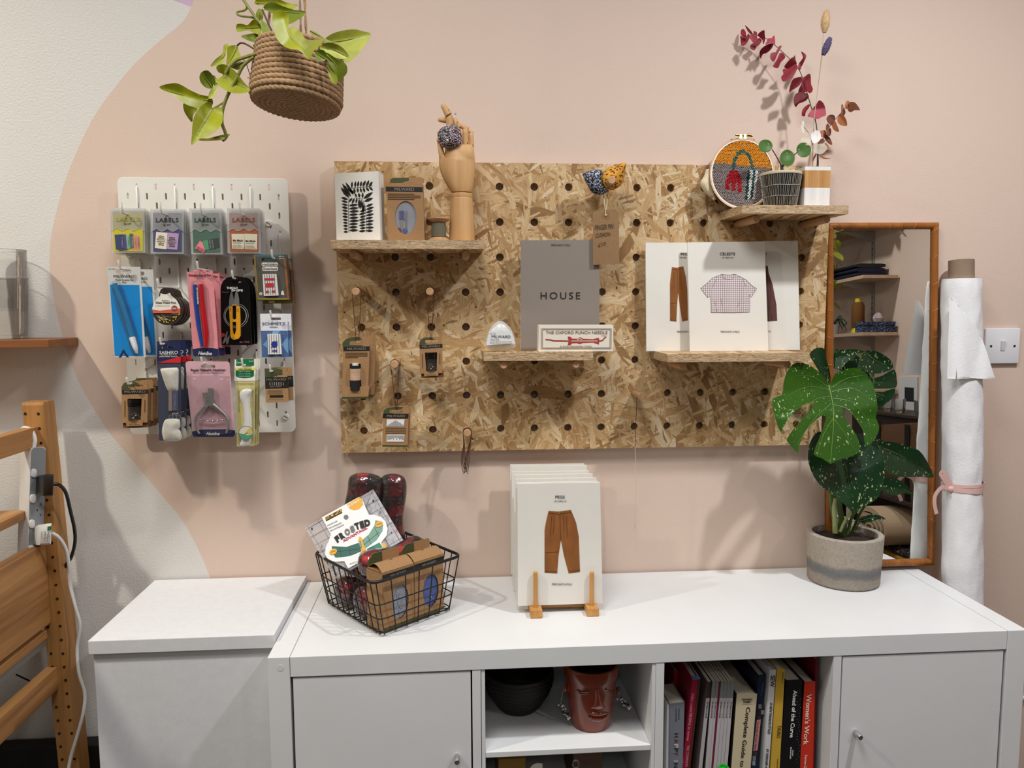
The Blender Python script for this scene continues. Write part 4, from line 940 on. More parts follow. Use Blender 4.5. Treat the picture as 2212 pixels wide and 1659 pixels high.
FLORN = speckle('navy_floral_cloth', '#12151f', ['#9fb0bd', '#3d5a78', '#5e2a3a', '#c4ced6'], 560, .48)
C_ = Card('finger_pincushion', 'round dark floral pincushion worn on the wooden hand, with two pins', 'pincushion', HY-.022, z4, (1215, 480))
C_.pad('cushion', [(1098, 360), (1115, 320), (1160, 285), (1220, 270), (1285, 280), (1318, 320), (1335, 380), (1328, 445), (1290, 480), (1215, 498), (1150, 485), (1115, 440)], FLOR, -.004, .020, 16)
C_.pad('cushion_back', [(1105, 360), (1160, 290), (1285, 285), (1328, 380), (1290, 475), (1150, 478)][::-1], FLOR, -.006, -.006, 20)
pn = M().tube([C_.pl(*z4((1268, 300)), .006), C_.pl(*z4((1272, 168)), .002)], .0005, 6).obj('pin', STEEL, C_.t)
M().ball(C_.pl(*z4((1272, 160)), .002), .0022, 12, 8).obj('pin_head', CHROME, pn, smooth=True)
M().ball(C_.pl(*z4((1197, 418)), .0155), .0026, 12, 8).obj('pearl_pin', mat('pearl', '#e8dfc8', .2, coat=1), C_.t, smooth=True)

# kraft packs hanging from the pegs by cords
CORD = mat('dark_brown_cord', '#4a2a1c', .8)
def cordloop(par, pegc, r, ends, yf):
    """cord over a peg and down to the pack"""
    a = [pegc+Vector((r*math.cos(t), 0, r*math.sin(t))) for t in [math.radians(200-220*i/12) for i in range(13)]]
    M().tube([ends[0]]+a+[ends[1]], .0008, 6).obj('cord', CORD, par, smooth=True)
C_ = Card('thread_box', 'kraft box with a black thread spool, on a cord at the far left peg', 'thread box', -.088, z5, (230, 620), 'kraft packs hanging on cords')
C_.slab('header_card', [(134, 640), (133, 612), (160, 582), (205, 569), (300, 565), (332, 582), (332, 640)], KRAFT, .0012, 0, [euro(237, 610, 100, 22)])
C_.ink('print', [(134, 640), (134, 612), (162, 583), (206, 570), (250, 568), (280, 585), (190, 600), (185, 625), (285, 628), (270, 640)], MOSS)
C_.slab('box', [(140, 640), (333, 638), (322, 940), (133, 945)], KRAFT, .012, 0, [[(188, 765), (268, 765), (273, 938), (188, 940)]])
C_.ink('print', [(140, 640), (334, 637), (333, 670), (142, 673)], KBLK); C_.text('MILWARD', 168, 648, 306, 664, GREYINK, dy=-2)
C_.line('print', [[(155, 686+11*k), (318-70*(k == 3), 685+11*k)] for k in range(4)], 5, INKB)
C_.slab('lip', [(131, 938), (331, 930), (322, 1005), (131, 1008)], KRAFT, .016, .006); C_.slab('base_strip', [(131, 1003), (322, 1000), (319, 1018), (131, 1022)], MOSS, .016, .0055)
a, b_ = C_.pl(*z5((229, 955)), .001), C_.pl(*z5((229, 776)), .001); ax = b_-a; R_ = 39*C_.kz
s_ = M().lathe([(.0001, 0), (R_, 0), (R_, ax.length*.38), (R_*1.0, ax.length), (.0001, ax.length)], a, 20, ax).obj('black_thread_spool', mat('black_thread', '#121114', .7, bump=.5, bscale=900), C_.t, smooth=True)
M().lathe([(R_*1.03, ax.length*.40), (R_*1.03, ax.length*.87)], a, 20, ax).obj('spool_label', mat('rose_beige_label', '#c2a084', .7, var=.15, vscale=120), s_, smooth=True)
M().lathe([(R_*.6, ax.length), (R_*.6, ax.length*1.09), (.0001, ax.length*1.09)], a, 16, ax).obj('spool_top', HOOKW, s_, smooth=True)
pg = Vector((HX(0), -.096, HZ(3))); cordloop(C_.t, pg, .0098, [P(*z5((234, 600)), -.0895), P(*z5((254, 600)), -.0895)], -.09)
dup(C_.t, (.011, .022, .002), 'second kraft box of black thread, mostly behind the front one at the far left', skip=('cord', 'lettering', 'print'))
C_ = Card('pin_jar_box', 'kraft box with a black-lidded pin jar hanging on a cord from a wooden peg', 'pin box', -.085, aff([(180, 648), (630, 645), (174, 1216)], [z5((698, 626)), z5((866, 622)), z5((700, 838))]), (400, 560), 'kraft packs hanging on cords'); jar_box(C_, .02)
pg = Vector((HX(2), -.090, HZ(3))); cordloop(C_.t, pg, .0098, [P(*z5((780, 585)), -.0865), P(*z5((786, 585)), -.0865)], -.09)
C_ = Card('needle_card', 'kraft needle card with two white windows, hanging lowest on a cord', 'needle card', -.085, z5, (525, 1110), 'kraft packs hanging on cords')
C_.slab('card', [(434, 1135), (438, 1105), (460, 1087), (520, 1077), (600, 1080), (622, 1098), (618, 1180), (611, 1372), (425, 1370)], KRAFT, .0025, 0, [euro(527, 1113, 96, 20)])
C_.ink('print', [(434, 1133), (438, 1106), (461, 1088), (520, 1078), (582, 1082), (560, 1098), (485, 1100), (475, 1120), (520, 1132)], MOSS); C_.ink('print', [(430, 1130), (618, 1130), (616, 1165), (428, 1162)], KBLK); C_.text('MILWARD', 460, 1138, 592, 1155, GREYINK)
for a_, b0 in ((1172, 1223), (1283, 1335)):
    C_.slab('window', [(460, a_), (588, a_), (584, b0), (456, b0)], mat('white_window', '#e9e7e4', .4), .0008, .0009)
    C_.line('needle', [[(466+7.2*k, b0-3 if a_ < 1200 else a_+4), (466+7.2*k, (b0-6-(40-abs(k-8)*4.5)) if a_ < 1200 else a_+6+(16+abs(8-k)*2 if k % 3 else 34))] for k in range(17)], 3.4, STEEL, .0013)
C_.line('print', [[(448, 1234+13*k), (600, 1235+13*k)] for k in range(4)], 4, INKB); C_.ink('print', [(425, 1358), (611, 1360), (611, 1373), (425, 1371)], MOSS)
pg = Vector((HX(1), -.093, HZ(5))); cordloop(C_.t, pg, .0098, [P(*z5((528, 1105)), -.0865), P(*z5((533, 1105)), -.0865)], -.09)
dup(C_.t, (.003, .012, .0), 'second kraft needle card, tucked behind the one with two white windows', skip=('cord', 'lettering', 'print', 'needle', 'window'))
t = thing('cord_loops', 'bundle of thin brown cord loops on the peg near the bottom edge', 'cord', P(1009, 940, -.07))
mm = M()
for k in range(4):
    yk = -.066-.0035*k; c = Vector((HX(3), yk, HZ(7))); a = [c+Vector((.0098*math.cos(q), 0, .0098*math.sin(q))) for q in [math.radians(200-220*i/10) for i in range(11)]]
    bt = P(*z5((1018+9*k, 1565-8*(k % 3))), yk)
    M().tube(smooth_path([tuple(x) for x in [bt+Vector((.0, 0, .002)), bt+Vector((-.004, 0, .03)), a[0]+Vector((.003, 0, -.012))]], 4)[0:-1]+a+smooth_path([tuple(x) for x in [a[-1]+Vector((-.002, 0, -.015)), bt+Vector((.006, 0, .035)), bt+Vector((.002, 0, .002)), bt]], 4), .0008, 6).obj('loop', CORD, t, smooth=True)
t = thing('hanging_thread', 'thin thread hanging from the peg right of the bare middle', 'thread', P(1376, 880, -.08))
M().tube([P(1376, 856, -.08), P(1374, 900, -.08), P(1372, 966, -.078)], .0007, 5).obj('brown_thread', CORD, t); M().tube([P(1372, 966, -.078), P(1374, 1050, -.076), P(1371, 1142, -.074)], .0016, 5, flat=.3).obj('white_thread', mat('clear_thread', '#e3ddd6', .5), t)

# finger pincushions and tag on the top peg
def leopard():
    m = mat('leopard_cloth', '#c88a2c', .85); nt = m.node_tree; b = nt.nodes['Principled BSDF']; L = nt.links.new
    tc = nt.nodes['Texture Coordinate']
    v = nd(nt, 'ShaderNodeTexVoronoi', inp={'Scale': 165, 'Randomness': .9}); L(tc.outputs['Object'], v.inputs['Vector'])
    r = nd(nt, 'ShaderNodeValToRGB'); r.color_ramp.interpolation = 'CONSTANT'; e = r.color_ramp.elements
    e[0].position = 0; e[0].color = S('#a8671f'); e[1].position = .22; e[1].color = S('#31141a'); x = e.new(.42); x.color = S('#d0932f')
    L(v.outputs['Distance'], r.inputs[0]); L(r.outputs[0], b.inputs['Base Color']); return m
C_ = Card('finger_pincushion', 'pointed navy floral pincushion on the top peg, left of the leopard one', 'pincushion', -.082, zP, (500, 850))
ol = [(200, 500), (330, 440), (440, 405), (560, 400), (680, 440), (700, 600), (720, 820), (840, 900), (760, 960), (650, 1000), (500, 990), (390, 900), (300, 740), (240, 600)]
C_.pad('cushion', ol, FLORN, 0, .020, 40, n=3); C_.pad('cushion_back', ol[::-1], FLORN, -.0008, -.015, 50, n=3)
C_ = Card('finger_pincushion', 'pointed yellow leopard print pincushion on the top peg', 'pincushion', -.086, zP, (950, 850))
ol = [(640, 620), (700, 470), (820, 370), (1000, 285), (1180, 240), (1250, 258), (1225, 400), (1200, 600), (1140, 750), (1020, 850), (880, 890), (740, 830), (660, 730)]
C_.pad('cushion', ol, leopard(), 0, .024, 40, n=3); C_.pad('cushion_back', ol[::-1], leopard(), -.0008, -.015, 50, n=3)
C_ = Card('price_tag', 'brown paper luggage tag with handwriting, hanging below the pincushions', 'tag', -.078, z6b, (1005, 450))
C_.slab('tag_card', [(903, 432), (936, 409), (1080, 404), (1106, 436), (1110, 829), (905, 838)], mat('brown_tag_paper', '#8f6f4c', .85, var=.08, vscale=150), .0006, 0, [circ(1005, 450, 7, 10)])
C_.ink('eyelet', circ(1005, 452, 30, 20), mat('darker_tag_paper', '#85653f', .85), .0003)
for s_, b4 in (('FINGER PIN', (920, 528, 1065, 566)), ('CUSHION', (926, 592, 1040, 624)), ('£10', (945, 668, 1003, 698))): C_.text(s_, *b4, mat('faint_pencil', '#55402c', .8), dy=-12, shear=.1)
ST = mat('cream_string', '#d9c9a6', .8)
C_.tube('string', [(984, 238), (990, 320), (1005, 446)], 7, ST, .001); C_.tube('string', [(1022, 270), (1016, 340), (1005, 446)], 7, ST, -.004); M().ball(C_.pl(*z6b((1005, 450)), .001), .0022, 10, 6).obj('knot', ST, C_.t, smooth=True)

# middle shelf: book, punch needle box, chalk case
GREYB = mat('warm_grey_cover', '#8d8278', .6, var=.02, vscale=200)
C_ = Card('book', 'large warm grey book titled HOUSE on the middle shelf', 'book', -.070, z6b, (650, 1510)); C_.t.location.z = S2Z
q = foot(C_, [(345, 646), (955, 644), (955, 1505), (343, 1508)], S2Z+.0005)
M().prism(q, (0, .0008, 0)).obj('front_cover', GREYB, C_.t); M().prism([p+Vector((0, .0009, 0)) for p in q], (0, .009, 0)).obj('page_block', PAPER, C_.t); M().prism([p+Vector((0, .010, 0)) for p in q], (0, .0008, 0)).obj('back_cover', GREYB, C_.t)
C_.text('HOUSE', 497, 1050, 805, 1104, BLACK, space=1.35); C_.text('MERCHANT & MILLS', 580, 675, 728, 690, INK)
C_ = Card('punch_needle_box', 'cream box with red punch needle drawing in front of the grey book', 'box', -.137, z6b, (770, 1510)); C_.t.location.z = S2Z
q = foot(C_, [(483, 1305), (1064, 1305), (1062, 1510), (480, 1515)], S2Z+.0004)
CRM = mat('cream_box_card', '#e6dfcf', .6); M().prism(q, (0, .032, 0)).obj('box', CRM, C_.t)
RIN = mat('brick_red_ink', '#a83a34', .7)
C_.line('frame_print', [[(503, 1334), (1048, 1334), (1046, 1490), (502, 1492), (503, 1334)], [(512, 1342), (1039, 1342), (1037, 1482), (511, 1484), (512, 1342)]], 3, mat('brown_frame_ink', '#6b4a3c', .7))
C_.text('THE OXFORD PUNCH NEEDLE', 538, 1352, 1018, 1375, mat('brown_frame_ink')); C_.text('A RUG HOOKING TOOL', 648, 1466, 898, 1478, mat('brown_frame_ink'))
C_.text('Patent', 975, 1382, 1012, 1391, RIN)
C_.ink('tool_print', [(708, 1462), (714, 1430), (708, 1396), (726, 1396), (745, 1412), (785, 1412), (805, 1400), (825, 1412), (905, 1416), (950, 1405), (956, 1430), (950, 1458), (905, 1442), (825, 1445), (800, 1455), (780, 1446), (745, 1448), (726, 1464)], RIN)
C_.line('tool_highlight', [[(735, 1430), (940, 1430)], [(780, 1420), (800, 1412), (820, 1420)]], 5, CRM)
C_.line('yarn_print', [[(535, 1418), (570, 1420), (600, 1428), (712, 1430)], [(955, 1430), (980, 1425), (995, 1405), (1008, 1398)]], 9, RIN)
C_ = Card('chalk_case', 'clear teardrop case with a white label at the left of the middle shelf', 'case', -.118, z6b, (185, 1510)); C_.t.location.z = S2Z
C_.pad('chalk', [(80, 1480), (85, 1420), (110, 1350), (150, 1310), (185, 1295), (225, 1315), (265, 1365), (290, 1440), (288, 1480), (185, 1500)], mat('white_chalk', '#e9e7e2', .7), -.002, .006, 30)
C_.pad('clear_case', [(68, 1480), (75, 1410), (105, 1330), (150, 1285), (185, 1275), (222, 1290), (270, 1345), (298, 1430), (300, 1480), (240, 1505), (185, 1512), (120, 1503)], CLEARM, -.004, .012, 30, power=.3)
C_.slab('hang_tab', [(120, 1300), (128, 1240), (125, 1215), (140, 1202), (215, 1202), (232, 1215), (232, 1245), (242, 1300)], CLEAR, .0012, -.002, [euro(178, 1225, 80, 24)])
lb = C_.slab('label', [(98, 1352), (272, 1358), (298, 1450), (72, 1462)], mat('white_label', '#dfe1e2', .4), .0004, .0105); C_.text('MILWARD', 115, 1384, 262, 1406, INK, dy=2, lift=.0112); C_.text('218 1128', 100, 1368, 145, 1377, GREYINK, lift=.0112); C_.text('Tailors Chalk', 105, 1412, 175, 1424, GREYINK, lift=.0112)
for k in range(2): C_.text('Contents keep from moisture and heat', 102, 1430+13*k, 275, 1440+13*k, GREYINK, lift=.0112)

# pattern envelopes on the right shelf
ENV = mat('off_white_envelope', '#e7e3da', .65, var=.012, vscale=30)
RUST = mat('rust_trouser_print', '#8d5626', .75, var=.22, vscale=45, stretch=(1, 1, .35)); RUSTD = mat('rust_fold_print', '#5f3717', .75)
PLUM = mat('plum_garment_print', '#5d3a37', .75, var=.15, vscale=200)
def trousers(C_, f):
    C_.ink('trouser_print', [f(p) for p in [(545, 540), (640, 546), (755, 530), (775, 575), (805, 650), (830, 780), (842, 1115), (735, 1130), (690, 960), (662, 810), (640, 960), (627, 1130), (508, 1122), (508, 720), (522, 640)]], RUST)
    C_.line('fold_print', [[f(p) for p in s_] for s_ in ([(548, 562), (640, 570), (758, 552)], [(652, 570), (655, 690), (662, 808)], [(575, 590), (562, 790)], [(600, 590), (590, 760)], [(715, 590), (722, 790)], [(690, 585), (690, 740)], [(515, 935), (640, 925)], [(662, 808), (668, 830)], [(512, 1110), (628, 1115)], [(735, 1112), (840, 1098)])], abs(f((4, 0))[0]-f((0, 0))[0]), RUSTD, .0008)
    C_.ink('button_print', [f(p) for p in circ(645, 562, 5, 8)], mat('pale_button', '#b98a5a', .6), .0010)
def envelope(name, label, q, y, zz, lean, at, draw, group=None, th=.004):
    """q: four pixel corners (TL TR BR BL); stands on height zz leaning back by lean"""
    bl = P(*q[3], y); pl = Pl((0, y, zz), (0, -1, lean)); C_ = Card(name, label, 'pattern envelope', y, at, (0, 0), group, pl=pl, loc=(bl.x, y, zz))
    p = [pl(*a) for a in q]
    for i in (2, 3): p[i].z = zz+.0005; p[i].y = y+lean*.0005
    M().prism(p, -pl.n*th).obj('envelope', ENV, C_.t); draw(C_); return C_
eg = 'pattern envelopes on the right shelf'
def dpeg(C_):
    f = lambda p: (360+(p[0]-508)*.62, 455+(p[1]-530)*1.068)
    trousers(C_, f); C_.text('PEGS', 484, 298, 585, 328, BLACK, bold=.005); C_.text('UK SIZE 6-18', 472, 346, 602, 362, INK); C_.text('MERCHANT & MILLS', 442, 1202, 655, 1222, INK)
envelope('pattern_envelope', 'left pattern envelope on the right shelf, half its rust trousers covered', [z8(p) for p in [(78, 182), (600, 182), (640, 1424), (88, 1426)]], -.056, S3Z, .02, z8, dpeg, eg)
def dteri(C_):
    C_.text('Y', 1466, 298, 1486, 328, BLACK); C_.text('LLS', 1500, 1196, 1525, 1214, INK)
    C_.ink('garment_print', [(1440, 450), (1490, 450), (1502, 540), (1545, 660), (1590, 900), (1600, 1085), (1440, 1098)], PLUM); C_.line('fold_print', [[(1512, 600), (1530, 780), (1510, 900), (1540, 1080)], [(1490, 545), (1500, 1090)]], 6, mat('plum_fold', '#3c2422', .8))
envelope('pattern_envelope', 'right pattern envelope on the right shelf, showing part of a plum garment', [z8(p) for p in [(1440, 165), (1838, 160), (1862, 1412), (1440, 1420)]], -.056, S3Z, .02, z8, dteri, eg)
def plaid_shirt():
    m = mat('pale_checked_cloth', '#d9cfcf', .8); nt = m.node_tree; b = nt.nodes['Principled BSDF']; L = nt.links.new; tc = nt.nodes['Texture Coordinate']
    cur = None
    for ax, ph in (('X', 0), ('Z', .3)):
        w_ = nd(nt, 'ShaderNodeTexWave', wave_type='BANDS', bands_direction=ax, inp={'Scale': 64, 'Distortion': 1.2, 'Detail Scale': .3}); L(tc.outputs['Object'], w_.inputs['Vector'])
        r = nd(nt, 'ShaderNodeValToRGB'); e = r.color_ramp.elements; e[0].position = .12; e[0].color = S('#b9a8aa'); e[1].position = .3; e[1].color = (1, 1, 1, 1); L(w_.outputs['Fac'], r.inputs[0])
        if cur is None: cur = r.outputs[0]
        else:
            x = nd(nt, 'ShaderNodeMix', data_type='RGBA', blend_type='MULTIPLY'); x.inputs[0].default_value = 1; L(cur, x.inputs[6]); L(r.outputs[0], x.inputs[7]); cur = x.outputs[2]
    x = nd(nt, 'ShaderNodeMix', data_type='RGBA', blend_type='MULTIPLY'); x.inputs[0].default_value = 1; x.inputs[6].default_value = S('#e6dede'); L(cur, x.inputs[7]); L(x.outputs[2], b.inputs['Base Color']); return m
def dcel(C_):
    C_.text('CELESTE', 936, 296, 1112, 328, BLACK, bold=.006); C_.text('UK SIZE 6-18', 960, 346, 1090, 362, INK); C_.text('MERCHANT & MILLS', 948, 1202, 1164, 1222, INK)
    ol = [(960, 548), (1000, 555), (1060, 556), (1110, 546), (1180, 580), (1240, 612), (1310, 680), (1363, 716), (1300, 812), (1275, 790), (1285, 880), (1278, 985), (1060, 992), (835, 988), (835, 900), (826, 800), (793, 815), (715, 710), (800, 640), (850, 590)]
    C_.ink('blouse_print', ol, plaid_shirt()); TR_ = mat('taupe_outline_ink', '#8e7c7c', .8)
    C_.line('outline_print', [ol+[ol[0]], [(960, 548), (975, 590), (1030, 612), (1080, 605), (1110, 546)], [(850, 700), (880, 640), (895, 600)], [(1240, 700), (1215, 640), (1200, 600)], [(845, 960), (1275, 960)], [(905, 985), (880, 860)], [(1140, 930), (1160, 870)], [(970, 940), (950, 830)]], 4, TR_)
envelope('pattern_envelope', 'front middle envelope on the right shelf with a pale checked blouse', [z8(p) for p in [(562, 180), (1453, 168), (1498, 1420), (592, 1432)]], -.080, S3Z, .03, z8, dcel, eg)

# top right shelf: embroidery hoop, pilea pot, block vase with dried stems
HOOPW = wood('hoop_wood', '#c49a78', '#a97c58', 'X', 1)
hp = Pl((0, -.094, S4Z), (0, -1, .34)); cz = zH
C_ = Card('embroidery_hoop', 'round wooden hoop with looped yarn picture leaning on the top right shelf', 'embroidery hoop', 0, zH, (715, 1300), pl=hp)
el = lambda rx, ry, lift, n=64: [hp(*zH((715+rx*math.cos(2*math.pi*i/n), 725+ry*math.sin(2*math.pi*i/n))), lift) for i in range(n)]
M().loft([el(540, 590, .002), el(540, 590, -.011), el(518, 568, -.011), el(518, 568, .002), el(540, 590, .002)], caps=False).obj('outer_ring', HOOPW, C_.t, smooth=True, sharp=30)
M().loft([el(517, 567, .0015), el(517, 567, -.010), el(496, 546, -.010), el(496, 546, .0015), el(517, 567, .0015)], caps=False).obj('inner_ring', mat('white_cloth', '#e4dccb', .9, bump=.3, bscale=700), C_.t, smooth=True, sharp=30)
M().prism(el(498, 548, -.003), -hp.n*.001).obj('backing_cloth', mat('grey_cloth', '#8c807c', .9), C_.t)
def stitches():
    red = [(565, 655), (620, 680), (680, 760), (710, 880), (700, 1030), (640, 1030), (628, 870), (600, 870), (598, 1020), (540, 1025), (535, 870), (505, 880), (490, 995), (425, 995), (430, 880), (470, 740)]
    archp = [(570, 640), (585, 500), (640, 395), (720, 362), (800, 400), (850, 500), (885, 650)]
    groups = {k: M() for k in ('yellow', 'grey', 'green', 'red', 'teal', 'white')}
    random.seed(2); row = 0; yy = 175
    while yy < 1275:
        xx = 200+(row % 2)*17
        while xx < 1220:
            x, y_ = xx+random.uniform(-4, 4), yy+random.uniform(-3, 3)
            if ((x-715)/488)**2+((y_-725)/540)**2 < 1:
                d, t = path_d((x, y_), archp)
                if d < 24 and y_ < 660: g = 'green'
                elif inside((x, y_), red): g = 'red'
                elif 670 < y_ < 1150:
                    o = x-(870-.105*(y_-670)); g = 'teal' if -62 < o < -24 or 26 < o < 58 else 'white' if -24 <= o <= 26 or 60 <= o < 100 else 'grey'
                else: g = 'grey'
                if g == 'grey' and y_ < 545+.11*(x-270): g = 'yellow'
                c = hp(*zH((x, y_)), .0008); a_ = random.uniform(-.5, .5)+(.5 if g != 'yellow' else .35)
                e1 = Vector((1, 0, 0)); e2 = hp.n.cross(e1); u_ = e1*math.cos(a_)+e2*math.sin(a_); w_ = hp.n.cross(u_); R1, R2 = .0029, .00165
                ring = [[c+u_*math.cos(t)*R1*s_+w_*math.sin(t)*R2*s_+hp.n*h for t in [i*math.pi/3 for i in range(6)]] for s_, h in ((1, -.003), (.95, .0004), (.5, .0016))]
                groups[g].loft(ring, caps=True)
            xx += 34
        yy += 23; row += 1
    for g, c in (('yellow', '#d9962a'), ('grey', '#8d807d'), ('green', '#3f6a62'), ('red', '#a8121c'), ('teal', '#0f4348'), ('white', '#dcdad2')):
        groups[g].obj(g+'_stitches', mat(g+'_yarn', c, .9, var=.12, vscale=200), C_.t, smooth=True, kind='stuff', sharp=60)
stitches()
BRASS = mat('aged_brass', '#a58a4e', .3, 1)
s_ = C_.tube('screw', [(600, 90), (880, 98)], 26, BRASS, 0); C_.tube('screw_nut', [(800, 88), (880, 104)], 46, BRASS, 0, s_)
for x in (690, 760): C_.slab('screw_plate', [(x-18, 75), (x+18, 75), (x+22, 150), (x-22, 150)], BRASS, .008, .003, par=s_)
for a_ in ([(530, 152), (620, 132), (715, 125), (720, 140), (620, 152), (560, 165)], [(725, 125), (830, 130), (920, 160), (880, 165), (800, 145), (725, 142)]): C_.slab('ring_end', a_, HOOPW, .010, .002)
cl = Card('cloth_tail', '', 'x', -.062, zH, (100, 1000)); bpy.data.objects.remove(cl.t)
cl.t = C_.t; cl.pad('loose_cloth', [(20, 880), (80, 770), (120, 660), (160, 640), (200, 900), (290, 1150), (330, 1230), (200, 1130), (75, 1010)], mat('ecru_cloth', '#d8c9a8', .9, bump=.4, bscale=300), 0, .012, 40)

# pilea in a black striped pot
PY = -.108
c = P(*zH((1337, 1230)), PY); c.z = S4Z; kp = (P(1685, 400, PY)-P(1686, 400, PY)).length/7.6276
zt = P(*zH((1337, 718)), PY).z-S4Z
pt = thing('pilea_pot', 'small black pot scratched with white lines holding a round-leaved plant', 'plant pot', c)
prof = lambda h: (235+(315-235)*(h/zt)**.8)*kp
M().lathe([(.0001, 0), (prof(0)*.96, 0), (prof(0)*.98, .0015)]+[(prof(zt*k/10), .0016+(zt-.0016)*k/10*.93) for k in range(11)]+[(prof(zt)*.93, zt*.93), (prof(zt)*.86, zt*.8), (.0001, zt*.8)], c, 48).obj('pot_body', mat('matt_black_glaze', '#151310', .5), pt, smooth=True, sharp=40)
M().lathe([(prof(zt)*1.005, zt*.92), (prof(zt)*1.02, zt*.94), (prof(zt)*1.02, zt*.99), (prof(zt)*.99, zt*1.0), (prof(zt)*.94, zt*.99), (prof(zt)*.93, zt*.9)], c, 48).obj('pot_rim', mat('cream_glaze', '#d8ccae', .35), pt, smooth=True, sharp=50)
M().lathe([(prof(0)*.99, .0), (prof(0)*1.0, .0012), (prof(0)*1.0, .0024)], c, 48).obj('pot_foot', mat('cream_glaze'), pt, smooth=True)
M().lathe([(prof(zt)*.88, zt*.86), (prof(zt)*.4, zt*.89), (.0001, zt*.9)], c, 24).obj('soil', SOIL, pt, smooth=True)
mm = M(); random.seed(8)
for b0, b1, n in ((.05, .30, 62), (.31, .60, 58), (.61, .915, 64)):
    for k in range(n):
        a0 = 2*math.pi*(k+random.uniform(-.2, .2))/n; h0, h1 = zt*(b0+random.uniform(-.01, .01)), zt*(b1-random.uniform(0, .015))
        mm.tube([c+Vector((math.cos(a0+dt)*(prof(h/.93)+.0001), math.sin(a0+dt)*(prof(h/.93)+.0001), h)) for h, dt in ((h0, 0), ((h0+h1)/2, random.uniform(-.01, .01)), (h1, random.uniform(-.02, .02)))], .00021, 4)
for hh_ in (.305, .605):
    mm.tube([c+Vector((math.cos(a_)*(prof(zt*hh_/.93)+.0002), math.sin(a_)*(prof(zt*hh_/.93)+.0002), zt*hh_+.0006*math.sin(5*a_))) for a_ in [2*math.pi*i/60 for i in range(61)]], .0003, 4)
mm.obj('scratched_lines', mat('cream_line', '#e2dccb', .6), pt)
PG = mat('pilea_green', '#4c6f35', .35, var=.15, vscale=40, sss=.05); PST = mat('pilea_stem', '#3c2f22', .6)
M().tube([c+Vector((0.002, 0, zt*.85)), P(*zH((1368, 660)), PY), P(*zH((1355, 575)), PY)], [.004, .0034, .0026], 10).obj('trunk', PST, pt, smooth=True)
for (cx, cy, rx, ry), dot, st, yy in (((1095, 270, 117, 108), (1140, 240), [(1362, 600), (1290, 470), (1205, 325)], PY-.012), ((1455, 468, 122, 136), (1448, 392), [(1375, 600), (1400, 560), (1430, 440)], PY-.030), ((1725, 335, 122, 124), (1648, 332), [(1380, 610), (1480, 500), (1570, 415), (1620, 370)], PY-.016)):
    n = 22; cen = zH((cx, cy)); ring = [zH((cx+rx*math.cos(2*math.pi*i/n), cy+ry*math.sin(2*math.pi*i/n))) for i in range(n)]
    V, F = cdt(ring, 3.2); d0 = zH(dot)
    lf = M().add([P(p[0], p[1], yy+.003*(1-min(1, math.hypot(p[0]-d0[0], p[1]-d0[1])/16))-.0022) for p in V], F).obj('leaf', PG, pt, smooth=True, sharp=80)
    M().ball(P(*d0, yy-.0005), (.0014, .0008, .0014), 8, 6).obj('leaf_centre', mat('pale_green_spot', '#b9c79a', .5), lf)
    q = [P(*zH(p), PY+(yy+.004-PY)*i/(len(st)-1)) for i, p in enumerate(st)]; M().tube(smooth_path([tuple(x) for x in q], 3), .0011, 6).obj('leaf_stalk', PST, pt, smooth=True)

# block vase
a, b_ = P(*zH((1728, 1240)), -.132), P(*zH((2150, 1240)), -.132); zv = P(*zH((1730, 605)), -.132).z
vt = thing('block_vase', 'square white and wood block vase at the right end of the top right shelf', 'vase', ((a.x+b_.x)/2, -.104, S4Z))
zl = lambda y_: S4Z+(zv-S4Z)*(1240-y_)/(1240-605)
MARB = mat('streaky_white_paint', '#dedcd9', .6, var=.1, vscale=60, stretch=(1, 1, .12))
M().box(a.x, b_.x, -.132, -.076, S4Z+.0004, zl(936), .0006).obj('base_block', MARB, vt)
for i in range(16):
    x0 = a.x+(b_.x-a.x)*i/16; wv = (b_.x-a.x)/16
    for y0 in (-.1320, -.0767): M().box(x0+.0001, x0+wv-.0001, y0, y0+.0007, zl(936), zl(664), 0).obj('wood_slat', wood('vase_wood', '#cc9e66', '#b07f46', 'Z', 1), vt)
    y0 = -.1312+.0544*i/16
    M().box(a.x, a.x+.0007, y0+.0001, y0+.0033, zl(936), zl(664), 0).obj('wood_slat', wood('vase_wood', '#cc9e66', '#b07f46', 'Z', 1), vt)
M().box(a.x+.0008, b_.x, -.1312, -.0768, zl(936), zl(664), 0).obj('wood_core', wood('vase_core', '#a97a44', '#8a6032', 'Z', 1), vt)
v, f = plate2d([(a.x, -.132), (b_.x, -.132), (b_.x, -.076), (a.x, -.076)], [circ((a.x+b_.x)/2, -.104, .02, 16)], zl(605)-zl(664))
M().add([(q.x, q.y, q.z+(zl(605)+zl(664))/2) for q in v], f).obj('top_block', MARB, vt)
VX = (a.x+b_.x)/2
def instem(pts, y0, y1, extra=.03):
    """stalk from inside the vase along the pixels"""
    n = len(pts)-1; q = [P(*p, y0+(y1-y0)*i/n) for i, p in enumerate(pts)]
    return [q[0]+Vector(((VX-q[0].x)*.4, (-.104-q[0].y)*.5, -extra))]+q
zE = zf(1590, 40, 6.635); zF = zf(1690, 190, 7.9); z7b = zf(1500, 10, 3.385)
